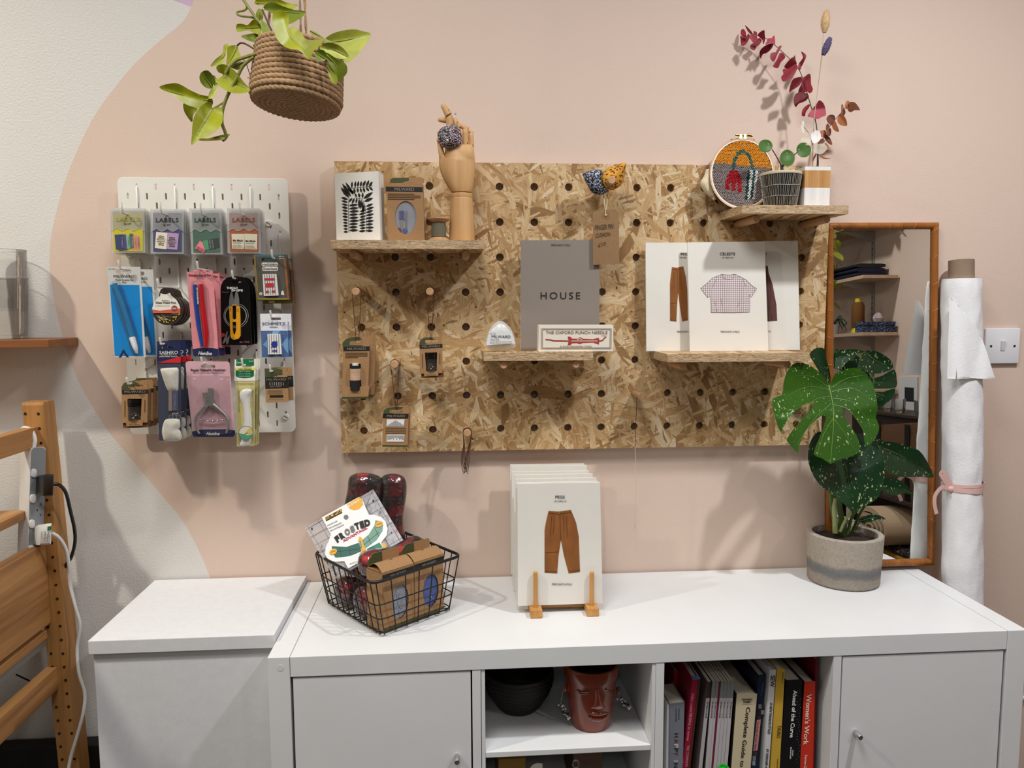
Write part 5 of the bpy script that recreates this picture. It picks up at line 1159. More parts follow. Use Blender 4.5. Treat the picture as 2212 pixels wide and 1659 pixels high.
def branch(label, stem, leaves, zz, mats, y0, y1, stemm, r, name):
    t = thing(name, label, 'dried stem', (VX, -.104, S4Z+.02), 'dried stems in the block vase')
    q = smooth_path([tuple(x) for x in instem(stem, y0, y1)], 4); L_ = len(q)
    M().tube(q, [r*(1-.55*i/L_) for i in range(L_)], 7).obj('stalk', stemm, t, smooth=True)
    for i, ol in enumerate(leaves):
        pc = [zz(p) for p in ol]; cx = sum(p[0] for p in pc)/len(pc); cy = sum(p[1] for p in pc)/len(pc)
        d, tt = path_d((cx, cy), [tuple(p) for p in stem]); ly = y0+(y1-y0)*tt+random.uniform(-.016, .010)
        far = max(pc, key=lambda p: path_d(p, stem)[0]); near = min(pc, key=lambda p: path_d(p, stem)[0])
        dy = random.uniform(-.012, .012); ly = min(ly, -.02)
        leaf('leaf', pc, [near, far], ly+dy*.3, ly-dy, mats[i % len(mats)], t, fold=random.uniform(-.5, .5), step=3.4, smooth=2, wob=.0012)
    return t
RED = [mat('dried_red_leaf', '#8a1c2a', .55, var=.2, vscale=60), mat('dried_rose_leaf', '#9c3443', .6, var=.2, vscale=60), mat('dried_deep_red_leaf', '#6d0f1b', .55, var=.2, vscale=60)]
ORG = [mat('dried_orange_leaf', '#9a5730', .6, var=.15, vscale=60), mat('dried_brown_leaf', '#6f3a20', .6, var=.2, vscale=60), mat('dried_mauve_leaf', '#7d4a3c', .6, var=.2, vscale=60)]
rl = [[(75, 160), (110, 152), (135, 185), (145, 240), (130, 280), (100, 270), (65, 220)], [(60, 240), (100, 275), (140, 260), (180, 215), (195, 255), (180, 310), (130, 380), (75, 388), (65, 310)], [(128, 100), (150, 110), (200, 160), (235, 210), (215, 225), (170, 190)],
      [(185, 270), (220, 220), (270, 215), (300, 250), (305, 300), (270, 345), (240, 345), (210, 305)], [(200, 425), (215, 370), (260, 345), (310, 290), (340, 280), (370, 320), (330, 380), (290, 410), (262, 460)], [(250, 180), (290, 190), (303, 215), (290, 240), (255, 210)],
      [(310, 230), (350, 190), (405, 165), (410, 230), (418, 290), (400, 360), (382, 360), (378, 310), (330, 265)], [(415, 375), (440, 330), (455, 285), (510, 280), (550, 240), (560, 380), (510, 350), (450, 370)], [(335, 500), (350, 450), (400, 400), (470, 365), (540, 355), (510, 430), (440, 495), (385, 510), (360, 570), (348, 570)],
      [(485, 540), (510, 490), (570, 480), (610, 400), (655, 388), (640, 430), (590, 520), (545, 620), (500, 590)], [(525, 685), (580, 600), (620, 500), (660, 490), (700, 530), (700, 570), (640, 630), (610, 700), (580, 710)], [(690, 690), (740, 620), (790, 570), (835, 540), (845, 510), (855, 600), (870, 650), (800, 690), (770, 725), (720, 715)],
      [(645, 840), (680, 795), (665, 745), (690, 720), (760, 715), (850, 650), (885, 690), (870, 740), (800, 850), (680, 908)], [(890, 700), (900, 640), (960, 560), (930, 480), (960, 485), (1010, 530), (980, 610), (940, 690), (915, 745)], [(765, 1010), (790, 920), (830, 860), (930, 835), (945, 870), (910, 960), (800, 1030), (765, 1065)],
      [(935, 920), (950, 860), (1000, 820), (1048, 788), (1072, 830), (1075, 940), (1100, 1000), (1090, 1050), (1050, 1072), (1020, 1045), (980, 1060), (955, 1000)], [(890, 1060), (920, 970), (945, 930), (965, 1000), (985, 1060)], [(825, 1170), (850, 1090), (900, 1060), (1000, 1065), (1045, 1110), (1000, 1180), (900, 1220), (860, 1270), (835, 1240)],
      [(940, 1390), (950, 1310), (990, 1260), (1055, 1225), (1050, 1270), (1000, 1340), (985, 1400)], [(1025, 1400), (1080, 1310), (1150, 1230), (1190, 1170), (1250, 1210), (1280, 1290), (1290, 1385), (1230, 1410), (1180, 1440), (1110, 1430), (1075, 1415)]]
DKST = mat('dark_dried_stalk', '#33201c', .7)
branch('long branch of dark red dried eucalyptus leaning left in the block vase', [zF(p) for p in [(592, 1340), (600, 1130), (610, 950), (590, 710), (560, 540), (500, 350), (430, 110)]]+[zE(p) for p in [(950, 840), (880, 700), (765, 575), (560, 385), (400, 270), (200, 220)]], rl, zE, RED, -.100, -.026, DKST, .0013, 'eucalyptus_branch')
ol_ = [[(1065, 290), (1090, 230), (1125, 215), (1150, 250), (1140, 330), (1110, 365), (1070, 340)], [(1140, 245), (1220, 240), (1270, 280), (1320, 360), (1315, 382), (1230, 380), (1180, 412), (1130, 400), (1115, 350), (1145, 310)], [(1005, 290), (1030, 280), (1048, 340), (1030, 520), (1010, 530), (1003, 420)], [(935, 540), (960, 480), (1010, 430), (1050, 470), (1090, 540), (1105, 610), (1095, 650), (1030, 645), (960, 610)],
       [(1035, 380), (1050, 335), (1065, 360), (1078, 420), (1050, 470), (1030, 440)], [(752, 520), (790, 465), (860, 455), (900, 490), (895, 560), (850, 635), (790, 610), (760, 560)], [(845, 640), (895, 560), (930, 630), (970, 735), (940, 748), (880, 720)], [(740, 690), (755, 620), (785, 615), (805, 660), (800, 760), (760, 780)], [(770, 760), (810, 680), (835, 720), (825, 800), (800, 825), (740, 790)],
       [(640, 745), (690, 720), (735, 725), (745, 790), (700, 835), (660, 830)], [(710, 830), (740, 790), (810, 850), (850, 940), (840, 975), (780, 940), (730, 880)], [(600, 930), (640, 880), (700, 870), (728, 905), (700, 945), (640, 960)], [(720, 940), (760, 950), (790, 1000), (795, 1070), (760, 1030)], [(660, 1110), (720, 1100), (775, 1060), (780, 1085), (710, 1145)], [(515, 1270), (530, 1180), (570, 1120), (585, 1130), (555, 1200)], [(625, 1145), (660, 1150), (720, 1185), (835, 1205), (740, 1215), (670, 1195)]]
branch('short branch of orange brown dried eucalyptus leaning right in the block vase', [zF(p) for p in [(612, 1340), (612, 1130), (640, 950), (700, 850), (800, 670), (900, 540), (1050, 370), (1110, 300)]], ol_, zF, ORG, -.108, -.085, DKST, .0011, 'eucalyptus_branch')
HON = film('honesty_membrane', milk=.55, rough=.25, refl=1.2, mcol=(.75, .68, .56, 1)); HONS = film('silvery_honesty_membrane', milk=.8, rough=.2, refl=1.5, mcol=(.92, .9, .88, 1))
t = thing('honesty_stem', 'stem of papery silver honesty discs in front of the red eucalyptus', 'dried stem', (VX, -.104, S4Z+.02), 'dried stems in the block vase')
M().tube(instem([zF(p) for p in [(510, 1330), (520, 960), (540, 700)]], -.118, -.13), .0006, 5).obj('stalk', mat('straw_stalk', '#b9a488', .7), t)
for ol, m_, yy in (([(490, 800), (530, 740), (600, 725), (645, 760), (660, 830), (630, 905), (560, 945), (510, 920)], HONS, -.128), ([(320, 860), (350, 790), (400, 765), (470, 775), (490, 850), (480, 950), (440, 985), (330, 940)], HON, -.122), ([(540, 1050), (580, 975), (660, 948), (740, 975), (765, 1035), (700, 1110), (620, 1130), (560, 1100)], HON, -.132), ([(345, 555), (372, 600), (368, 700), (375, 775), (340, 750), (318, 690)], HON, -.12)):
    leaf('disc', [zF(p) for p in ol], [zF(ol[0]), zF(ol[len(ol)//2])], yy, yy-.006, m_, t, fold=.1, step=4, smooth=3, wob=.001)
M().tube([P(*zF((330, 620)), -.121), P(*zF((440, 755)), -.122), P(*zF((520, 980)), -.126)], .0005, 5).obj('side_stalk', DKST, t)
for nm, lab, cc, rr_, tilt, stem, col, yy in (('bunny_tail_grass', 'single cream bunny tail grass, tallest stem in the block vase', (957, 125), (36, 82), .05, [(832, 1180), (860, 1000), (892, 700), (925, 420), (945, 205)], '#d2b083', -.10), ('lavender_stem', 'single purple lavender head just below the bunny tail grass', (968, 305), (30, 70), .38, [(866, 1180), (872, 850), (905, 600), (938, 378), (945, 362)], '#544b68', -.105)):
    t = thing(nm, lab, 'dried stem', (VX, -.104, S4Z+.02), 'dried stems in the block vase')
    M().tube(instem([z7b(p) for p in stem], -.112, yy), .0006, 5).obj('stalk', mat('straw_stalk'), t, smooth=True)
    k3 = (P(1780, 50, yy)-P(1781, 50, yy)).length/3.385; c = P(*z7b(cc), yy); mm = M(); random.seed(4)
    A_ = Vector((math.sin(tilt), 0, math.cos(tilt))); B_ = Vector((math.cos(tilt), 0, -math.sin(tilt)))
    core = M().lathe([(.0001, -rr_[1]*k3*.95)]+[(rr_[0]*k3*.8*math.sin(math.pi*(.1+.8*i/8))**.7, rr_[1]*k3*(-.9+1.8*i/8)) for i in range(9)]+[(.0001, rr_[1]*k3*.95)], c, 14, A_)
    core.obj('seed_head', mat(nm+'_head', col, .9, var=.2, vscale=400), t, smooth=True)
    for k in range(420 if 'bunny' in nm else 170):
        h = random.uniform(-1, 1); a_ = random.uniform(0, 6.28); R_ = rr_[0]*k3*.78*math.sqrt(max(.05, 1-h*h*.85)); o = B_*math.cos(a_)+Vector((0, 1, 0))*math.sin(a_)
        p = c+A_*h*rr_[1]*k3*.9+o*R_
        if 'bunny' in nm: mm.tube([p, p+(o*.5+A_*.9).normalized()*.0042], [.00022, .00005], 3)
        else: mm.ball(p, (.0011, .0011, .0015), 5, 4)
    mm.obj('bristles' if 'bunny' in nm else 'florets', mat(nm+'_fuzz', '#dcc29a' if 'bunny' in nm else '#665d80', .9), t, kind='stuff')

# ------------------------------------------------------------------ hanging rope basket with pothos
ROPE = mat('jute_rope', '#a88763', .9, var=.3, vscale=240, bump=.8, bscale=500)
POTH = mat('lime_green_leaf', '#8c9010', .4, var=.22, vscale=28, sss=.12); POTHD = mat('mid_green_leaf', '#68760f', .42, var=.22, vscale=28, sss=.12); POTHP = mat('pale_lime_leaf', '#9ca038', .42, var=.2, vscale=28, sss=.12)
VINE = mat('pothos_stalk', '#7d8038', .5, var=.2, vscale=60); VINED = mat('brown_stalk', '#5a4428', .7)
zo = zf(320, 0, 4.424)
HB = P(639, 231, -.31); hax = Vector((math.sin(math.radians(5)), .10, math.cos(math.radians(4)))).normalized()
hpot = thing('hanging_basket', 'coiled jute rope basket hanging by cords at upper left with trailing lime green plant', 'hanging plant', HB)
hu = hax.cross(Vector((0, 1, 0))).normalized(); hw = hax.cross(hu)
RB, RT_ = .0785, .0735; rr_ = .0056
mm = M()
def coil(R, h, n=260, seg=10, ph=0):
    rings = []
    for i in range(n):
        a = 2*math.pi*i/n; o = hu*math.cos(a)+hw*math.sin(a); c = HB+hax*h+o*R; r = []
        for k in range(seg):
            t = 2*math.pi*k/seg; q = rr_*(1+.15*math.cos(3*t+a*R/.0016+ph)); r.append(c+o*q*math.cos(t)+hax*q*math.sin(t))
        rings.append(r)
    rings.append(rings[0]); mm.loft(rings, caps=False)
NR = 11
for k in range(NR): coil(RB+(RT_-RB)*k/(NR-1)-(.004 if k == 0 else 0), .006+k*.0094, ph=k*1.3)
mm.obj('rope_wall', ROPE, hpot, smooth=True, sharp=70)
mm = M()
for k in range(8): coil(RB-.010-k*.0094, .004, n=max(24, 200-k*24), ph=k)
mm.obj('rope_bottom', ROPE, hpot, smooth=True, sharp=70)
M().lathe([(.0001, .088), (.05, .090), (.072, .089)], HB, 24, hax).obj('soil', SOIL, hpot, smooth=True)
M().lathe([(RT_-.006, .004), (RT_-.006, .1), (RT_-.007, .1), (RT_-.007, .004), (.0001, .004)], HB, 32, hax).obj('lining', mat('dark_liner', '#3a3128', .8), hpot)
top_h = HB+hax*.1
hk = Vector((HB.x+.02, HB.y+.0, ZT))
def rope(pts, r=.0023):
    mm = M(); pts = smooth_path([tuple(p) for p in pts], 40); n = len(pts)
    for s_ in (0, math.pi):
        q = []
        for i, p in enumerate(pts):
            t = (pts[min(i+1, n-1)]-pts[max(i-1, 0)]).normalized(); u_ = t.cross(Vector((0, 1, 0))).normalized(); w_ = t.cross(u_); d = sum((pts[j+1]-pts[j]).length for j in range(0)) if 0 else i*(pts[1]-pts[0]).length
            a = d/.0022+s_; q.append(p+(u_*math.cos(a)+w_*math.sin(a))*r*.55)
        mm.tube(q, r*.62, 5)
    return mm
rope([P(*zo((1545, 375)), -.335), P(*zo((1497, 0)), -.325), hk]).obj('cord', ROPE, hpot, smooth=True)
rope([P(*zo((1492, 382)), -.27), P(*zo((1450, 0)), -.285), hk]).obj('cord', ROPE, hpot, smooth=True)
rope([P(*zo((1045, 470)), -.30), P(*zo((1052, 360)), -.30), P(*zo((1180, -120)), -.30), hk]).obj('cord', ROPE, hpot, smooth=True)
M().tube(smooth_path([tuple(hk+Vector((0, 0, 0))), tuple(hk+Vector((0, 0, -.012))), tuple(hk+Vector((.008, 0, -.024))), tuple(hk+Vector((0, 0, -.034))), tuple(hk+Vector((-.008, 0, -.026)))], 5), .0018, 8).obj('ceiling_hook', BRASS, hpot, smooth=True)
pl_leaves = [  # outline, midrib, depth at stalk, depth at tip, colour
 ([(1690, 370), (1790, 310), (1950, 280), (2050, 298), (2130, 330), (2080, 420), (2000, 520), (1910, 600), (1840, 560), (1750, 480), (1690, 430)], [(1680, 410), (1900, 380), (2130, 330)], -.30, -.27, POTHP),
 ([(1645, 440), (1720, 405), (1820, 430), (1890, 490), (1915, 550), (1830, 560), (1720, 525), (1650, 475)], [(1650, 455), (1790, 480), (1915, 550)], -.37, -.37, POTHP),
 ([(1700, 500), (1800, 560), (1890, 612), (1902, 690), (1860, 745), (1822, 783), (1775, 680), (1710, 570)], [(1700, 520), (1800, 630), (1822, 783)], -.385, -.375, POTHD),
 ([(1700, 620), (1760, 660), (1800, 720), (1814, 780), (1785, 806), (1745, 770), (1720, 700)], [(1710, 630), (1760, 720), (1790, 804)], -.38, -.375, POTHP),
 ([(1600, 490), (1680, 480), (1710, 560), (1650, 585), (1600, 575)], [(1690, 560), (1605, 500)], -.392, -.395, POTHD),
 ([(1545, 285), (1620, 320), (1700, 375), (1800, 432), (1720, 425), (1640, 400), (1570, 350)], [(1550, 290), (1800, 432)], -.35, -.36, POTHD),
 ([(1190, 140), (1260, 90), (1330, 130), (1345, 200), (1340, 270), (1400, 250), (1460, 310), (1500, 368), (1570, 382), (1670, 378), (1640, 440), (1580, 490), (1538, 572), (1495, 530), (1440, 480), (1350, 465), (1270, 420), (1220, 350), (1198, 260)], [(1290, 170), (1360, 350), (1450, 440), (1538, 572)], -.400, -.43, POTH),
 ([(1100, 70), (1180, 20), (1290, 60), (1400, 95), (1490, 105), (1495, 140), (1430, 190), (1340, 230), (1290, 150), (1190, 130)], [(1110, 90), (1300, 110), (1495, 130)], -.33, -.35, POTHD),
 ([(1015, 40), (1060, -30), (1200, -30), (1300, 15), (1380, 38), (1432, 45), (1380, 85), (1290, 90), (1200, 62), (1100, 52)], [(1030, 30), (1250, 40), (1430, 47)], -.31, -.33, POTH),
 ([(845, 235), (900, 228), (950, 240), (1000, 190), (1050, 200), (1080, 270), (1070, 330), (1000, 310), (950, 290), (850, 305)], [(1075, 260), (960, 265), (846, 268)], -.31, -.33, POTH),
 ([(885, 345), (960, 325), (1030, 320), (1062, 350), (1040, 400), (990, 398), (930, 375)], [(1060, 350), (886, 347)], -.31, -.33, POTHD),
 ([(1070, 190), (1130, 225), (1190, 330), (1196, 385), (1140, 370), (1090, 310)], [(1080, 200), (1195, 385)], -.33, -.35, POTHD),
 ([(1080, 360), (1140, 362), (1195, 392), (1192, 415), (1120, 425)], [(1085, 370), (1192, 412)], -.325, -.33, POTHP), ([(1030, 130), (1060, 80), (1100, 120), (1090, 190), (1045, 190)], [(1060, 185), (1070, 85)], -.29, -.29, POTHP), ([(1000, 440), (1050, 395), (1085, 420), (1110, 470), (1060, 450)], [(1000, 440), (1100, 450)], -.29, -.29, POTHD),
 ([(725, 425), (775, 435), (745, 480), (738, 570), (700, 612), (597, 636), (640, 570), (710, 510)], [(735, 430), (720, 540), (600, 634)], -.30, -.30, POTHP),
 ([(760, 450), (845, 435), (870, 500), (892, 560), (830, 590), (750, 622), (755, 540)], [(850, 440), (810, 530), (752, 618)], -.315, -.32, POTH), ([(800, 640), (850, 600), (905, 585), (900, 640), (850, 668)], [(900, 590), (802, 642)], -.30, -.31, POTHD),
 ([(652, 640), (700, 613), (770, 630), (850, 700), (910, 780), (980, 862), (900, 890), (800, 888), (720, 850), (660, 800), (650, 765), (720, 715), (670, 690)], [(715, 715), (830, 790), (980, 864)], -.325, -.345, POTH),
 ([(490, 740), (510, 690), (565, 672), (610, 710), (642, 770), (620, 840), (560, 842), (510, 800)], [(615, 840), (560, 760), (515, 690)], -.33, -.34, POTHD),
 ([(105, 835), (200, 800), (290, 800), (400, 860), (500, 905), (600, 930), (617, 1000), (540, 1026), (450, 1028), (340, 985), (220, 900)], [(612, 965), (400, 925), (105, 835)], -.325, -.35, POTH),
 ([(340, 985), (420, 1010), (475, 1040), (430, 1100), (420, 1168), (370, 1110), (340, 1050)], [(470, 1035), (400, 1060), (420, 1168)], -.315, -.315, POTH),
 ([(510, 1010), (570, 975), (608, 985), (616, 1042), (680, 1020), (712, 1072), (705, 1180), (640, 1260), (560, 1310), (490, 1330), (415, 1388), (418, 1290), (425, 1180), (450, 1090)], [(614, 1045), (550, 1150), (416, 1386)], -.335, -.36, POTH),
 ([(470, 1320), (560, 1325), (680, 1295), (780, 1280), (735, 1330), (620, 1345), (500, 1345)], [(745, 1290), (620, 1325), (472, 1322)], -.325, -.34, POTHP), ([(620, 720), (660, 760), (667, 840), (640, 910), (600, 945), (575, 930), (590, 870), (620, 830)], [(635, 750), (640, 850), (585, 935)], -.33, -.335, POTHP)]
random.seed(11)
for ol, rib, y0, y1, m_ in pl_leaves:
    leaf('leaf', [zo(p) for p in ol], [zo(p) for p in rib], y0, y1, m_, hpot, fold=random.uniform(.25, .55), step=6, ribm=POTHP, ribr=.0009, wob=.0015)
for pts, yy, r, m_ in (([(905, -10), (1000, 130), (1070, 225), (1190, 330), (1240, 420)], (-.30, -.33), .0026, VINE), ([(915, -5), (942, 60), (925, 95), (850, 118), (880, 150), (1010, 172), (1062, 232)], (-.30, -.30), .0020, VINE), ([(1030, 515), (900, 555), (840, 580), (780, 640), (740, 700)], (-.345, -.335), .0030, VINE), ([(1010, 545), (960, 580), (900, 640), (850, 740), (780, 870), (740, 960), (710, 1060), (705, 1170), (738, 1270), (745, 1310), (712, 1345)], (-.345, -.325), .0030, VINE),
    ([(1040, 490), (960, 435), (890, 410), (848, 438)], (-.33, -.31), .0016, VINED), ([(735, 970), (680, 1005), (615, 1042)], (-.33, -.335), .0016, VINE), ([(1090, 90), (1160, 250), (1240, 400)], (-.34, -.34), .0016, VINED), ([(905, 570), (935, 600), (975, 735), (950, 742)], (-.335, -.33), .0007, VINED), ([(800, 645), (930, 590), (1000, 545)], (-.33, -.34), .0012, VINED), ([(1705, 575), (1660, 480), (1600, 440)], (-.385, -.36), .0012, VINED), ([(1045, 380), (1120, 400), (1180, 440)], (-.32, -.33), .0014, VINE), ([(610, 850), (600, 900), (570, 960)], (-.33, -.33), .0012, VINE), ([(735, 945), (750, 950), (725, 985)], (-.335, -.335), .0015, VINED)):
    n = len(pts)-1; M().tube(smooth_path([tuple(P(*zo(p), yy[0]+(yy[1]-yy[0])*i/n)) for i, p in enumerate(pts)], 5), r, 7).obj('stalk', m_, hpot, smooth=True)

# ------------------------------------------------------------------ bamboo framed mirror, fabric roll, switch
BAM = wood('bamboo_frame', '#a3652a', '#7e4718', 'Z', .7, .35)
mt = Vector((1.2187, -.022, 1.6021)); mirp = plane3(mt, P(2030, 480, -.022), P(1905, 1226, -.050))
MC = [mirp(1788.5, 480.5), mirp(2030, 480), mirp(2022, 1221.5), mirp(1789.5, 1229)]
mir = thing('framed_mirror', 'tall bamboo-framed mirror leaning on the wall at the right end of the shelving unit', 'mirror', (MC[2]+MC[3])/2)
nm_ = mirp.n; W_ = .0150
cen = sum(MC, Vector())/4
inn = [p+((MC[(i+1) % 4]-p).normalized()+(MC[(i-1) % 4]-p).normalized())*W_ for i, p in enumerate(MC)]
for i in range(4):
    j = (i+1) % 4; a, b_, c, d = MC[i], MC[j], inn[j], inn[i]; rings = []; L_ = (b_-a).length; n = int(L_/.008)
    prof = [(0, -.019), (0, -.003), (.18, 0), (.5, .0015), (.82, 0), (1, -.003), (1, -.019)]
    for k in range(n+1):
        t = k/n; o = a.lerp(b_, t); q = d.lerp(c, t); nod = .0009 if (k+i*2) % 8 == 3 and 0 < k < n else 0
        rings.append([o.lerp(q, s_)+nm_*(h+(nod if h > -.01 else 0)) for s_, h in prof])
    M().loft(rings).obj('frame_bar', BAM, mir, smooth=True, sharp=45)
    mm = M()
    for k in range(1, n):
        if (k+i*2) % 8 == 3:
            t = k/n; o = a.lerp(b_, t); q = d.lerp(c, t); mm.tube([o.lerp(q, s_)+nm_*(h+.001) for s_, h in prof[1:6]], .0006, 5)
    mm.obj('bamboo_joints', mat('bamboo_joint', '#b87a3c', .4), mir)
M().prism([p+(cen-p).normalized()*-.004-nm_*.008 for p in inn], -nm_*.003).obj('mirror_glass', mat('mirror_silver', '#eef0ee', .0, 1), mir)
M().prism([p-nm_*.0125 for p in MC], -nm_*.004).obj('back_board', KRAFTD, mir)

RX = 1.536
rollc = lambda z: Vector((RX, -.047-.098*(1.46-z)/1.0*.9, z))
roll = thing('fabric_roll', 'roll of white cotton fabric on a cardboard tube, standing right of the mirror', 'fabric roll', (RX, rollc(0).y, 0))
COT = mat('white_cotton', '#e4e3e4', .85, var=.02, vscale=30, bump=.35, bscale=180)
from mathutils import noise as mnoise
rings = []; NZ = 120
for i in range(NZ+1):
    z = .002+1.468*i/NZ; c = rollc(z); r = []
    for k in range(48):
        a = 2*math.pi*k/48; q = .0425+.0022*mnoise.noise(Vector((math.cos(a)*2.2, math.sin(a)*2.2, z*16)))+.0018*mnoise.noise(Vector((math.cos(a)*3+9, z*7+a, z*30)))
        q += .0012*math.sin(3*a+z*26)*max(0, mnoise.noise(Vector((z*5, 3, 1))))
        if 1.19 < z < 1.2: q += .0008
        for zb, w_ in ((.995, .018),): q -= .0022*math.exp(-((z-zb)/w_)**2)
        if z > 1.463: q -= .002
        r.append(c+Vector((math.cos(a), math.sin(a), 0))*q)
    rings.append(r)
M().loft(rings).obj('cotton_layers', COT, roll, smooth=True, sharp=60)
c0, c1 = rollc(1.40), rollc(1.513); ax = c1-c0
M().lathe([(.0262, 0), (.0272, .0), (.0272, ax.length), (.0248, ax.length), (.0248, .0)], c0, 32, ax).obj('cardboard_tube', mat('grey_brown_cardboard', '#8a7562', .85, var=.06, vscale=90), roll, smooth=True, sharp=40)
zr = zf(1950, 540, 2.126)
def rollfront(p, off):
    """point on the front of the roll seen at a pixel"""
    y = -.09
    for _ in range(6):
        q = P(*p, y); c = rollc(q.z); dx = max(-.0415, min(.0415, q.x-c.x)); y = c.y-math.sqrt(.0436**2-dx*dx)-off
    return P(*p, y)
flap = [zr(p) for p in [(212, 215), (232, 228), (250, 245), (276, 278), (300, 310), (328, 340), (350, 375), (370, 420), (387, 470), (405, 530), (424, 588), (380, 592), (340, 590), (250, 592), (246, 540), (243, 592), (204, 590), (205, 540), (206, 480), (209, 410), (212, 340), (213, 280)]]
V, F = cdt(flap, 5)
def flp(p):
    q = rollfront(p, .002); t = max(0, min(1, (p[1]-640)/180)); base = P(*p, q.y); y = q.y*(1-t)+(-.112)*t*1 if p[0] < 2118 else q.y-.002
    return P(*p, min(q.y, -.085-.030*t)+.002*math.sin(p[0]*.12))
M().add([flp(p) for p in V], F).obj('loose_end', COT, roll, smooth=True, sharp=80)
RIB = mat('pale_pink_ribbon', '#dcb5ad', .6, bump=.3, bscale=400)
rb_ = thing('ribbon', 'pale pink ribbon tied in a bow round the white fabric roll', 'ribbon', rollfront(zr((220, 1100)), .002))
zc_ = rollfront(zr((260, 1098)), 0).z; c = rollc(zc_)
def band(pts, w_, m, par, nm='ribbon_band', up=Vector((0, 0, 1))):
    n = len(pts); a = []; b_ = []
    for i, p in enumerate(pts):
        t = (pts[min(i+1, n-1)]-pts[max(i-1, 0)]).normalized(); s_ = t.cross(Vector((0, -1, 0))); s_ = s_.normalized() if s_.length > .2 else up
        a.append(p+s_*w_/2); b_.append(p-s_*w_/2)
    mm = M(); th = Vector((0, -.0005, 0))
    mm.loft([[a[i], b_[i], b_[i]+th, a[i]+th] for i in range(n)]); return mm.obj(nm, m, par, smooth=True, sharp=60)
mm = M()
for zz_ in (-.006, .001, .007):
    rg = [c+Vector((math.cos(t)*.0438, math.sin(t)*.0438, zz_+.002*math.sin(t+zz_*300))) for t in [2*math.pi*i/40 for i in range(41)]]
    mm.loft([[p+Vector((0, 0, .0036)), p-Vector((0, 0, .0036)), p-Vector((0, 0, .0036))+(p-c).normalized()*.0006, p+Vector((0, 0, .0036))+(p-c).normalized()*.0006] for p in rg])
mm.obj('ribbon_band', RIB, rb_, smooth=True, sharp=50)
yk = rollfront(zr((222, 1098)), .003).y
for pts, w_ in (([(218, 1095), (195, 1060), (176, 1030), (186, 1020), (205, 1045), (226, 1090)], .010), ([(215, 1098), (180, 1090), (150, 1125), (146, 1165), (155, 1212)], .009), ([(220, 1100), (245, 1170), (270, 1225), (293, 1285)], .010), ([(225, 1095), (260, 1108), (294, 1132)], .010)):
    q = smooth_path([tuple(P(*zr(p), yk-.004*math.sin(math.pi*i/(len(pts)-1))-.002)) for i, p in enumerate(pts)], 5); band(q, w_, RIB, rb_, 'bow_tail')
M().ball(P(*zr((222, 1098)), yk-.004), (.008, .005, .007), 12, 8).obj('knot', RIB, rb_, smooth=True)

SWP = mat('white_switch_plastic', '#e4e4e8', .3)
sa, sb = P(2128.5, 709.5, -.004), P(2198, 785, -.004)
sw = thing('light_switch', 'white square light switch on the wall at the far right', 'light switch', ((sa.x+sb.x)/2, 0, sb.z))
M().box(sa.x, sb.x, -.0085, -.0003, sb.z, sa.z, .002, 3).obj('face_plate', SWP, sw, smooth=True, sharp=30)
cx, cz_ = (sa.x+sb.x)/2, (sa.z+sb.z)/2
M().prism([(cx-.0055, -.0086, cz_-.012), (cx+.0055, -.0086, cz_-.012), (cx+.0055, -.0086, cz_+.012), (cx-.0055, -.0086, cz_+.012)], (0, .0004, 0)).obj('rocker_gap', GREYINK, sw)
M().loft([[Vector((cx-.0045, -.0088, cz_-.0108)), Vector((cx+.0045, -.0088, cz_-.0108)), Vector((cx+.0045, -.0088, cz_+.0108)), Vector((cx-.0045, -.0088, cz_+.0108))], [Vector((cx-.0045, -.0100, cz_-.0108)), Vector((cx+.0045, -.0100, cz_-.0108)), Vector((cx+.0045, -.0145, cz_+.0108)), Vector((cx-.0045, -.0145, cz_+.0108))]]).obj('rocker', SWP, sw)
for s_ in (-1, 1): M().lathe([(.0001, 0), (.0032, 0), (.0026, .0006), (.0001, .0006)], (cx+s_*.030, -.0086, cz_-.0), 14, (0, -1, 0)).obj('screw', mat('dark_screw', '#4a4642', .4, .8), sw, smooth=True)
# thin cable with clip at the far right
M().tube(smooth_path([tuple(P(*p, -.006)) for p in [(2214, 1420), (2207, 1505), (2203, 1560), (2196, 1620), (2194, 1700)]], 5), .0016, 6).obj('wall_cable', mat('grey_cable', '#a49a94', .5), smooth=True, label='thin grey cable running down the wall at the lower right edge', cat='cable')
a = P(2208, 1506, -.0005); M().box(a.x-.004, a.x+.008, -.010, -.0005, a.z-.003, a.z+.004, .001).obj('cable_clip', SWP, label='small white clip holding the cable at the lower right edge', cat='clip')

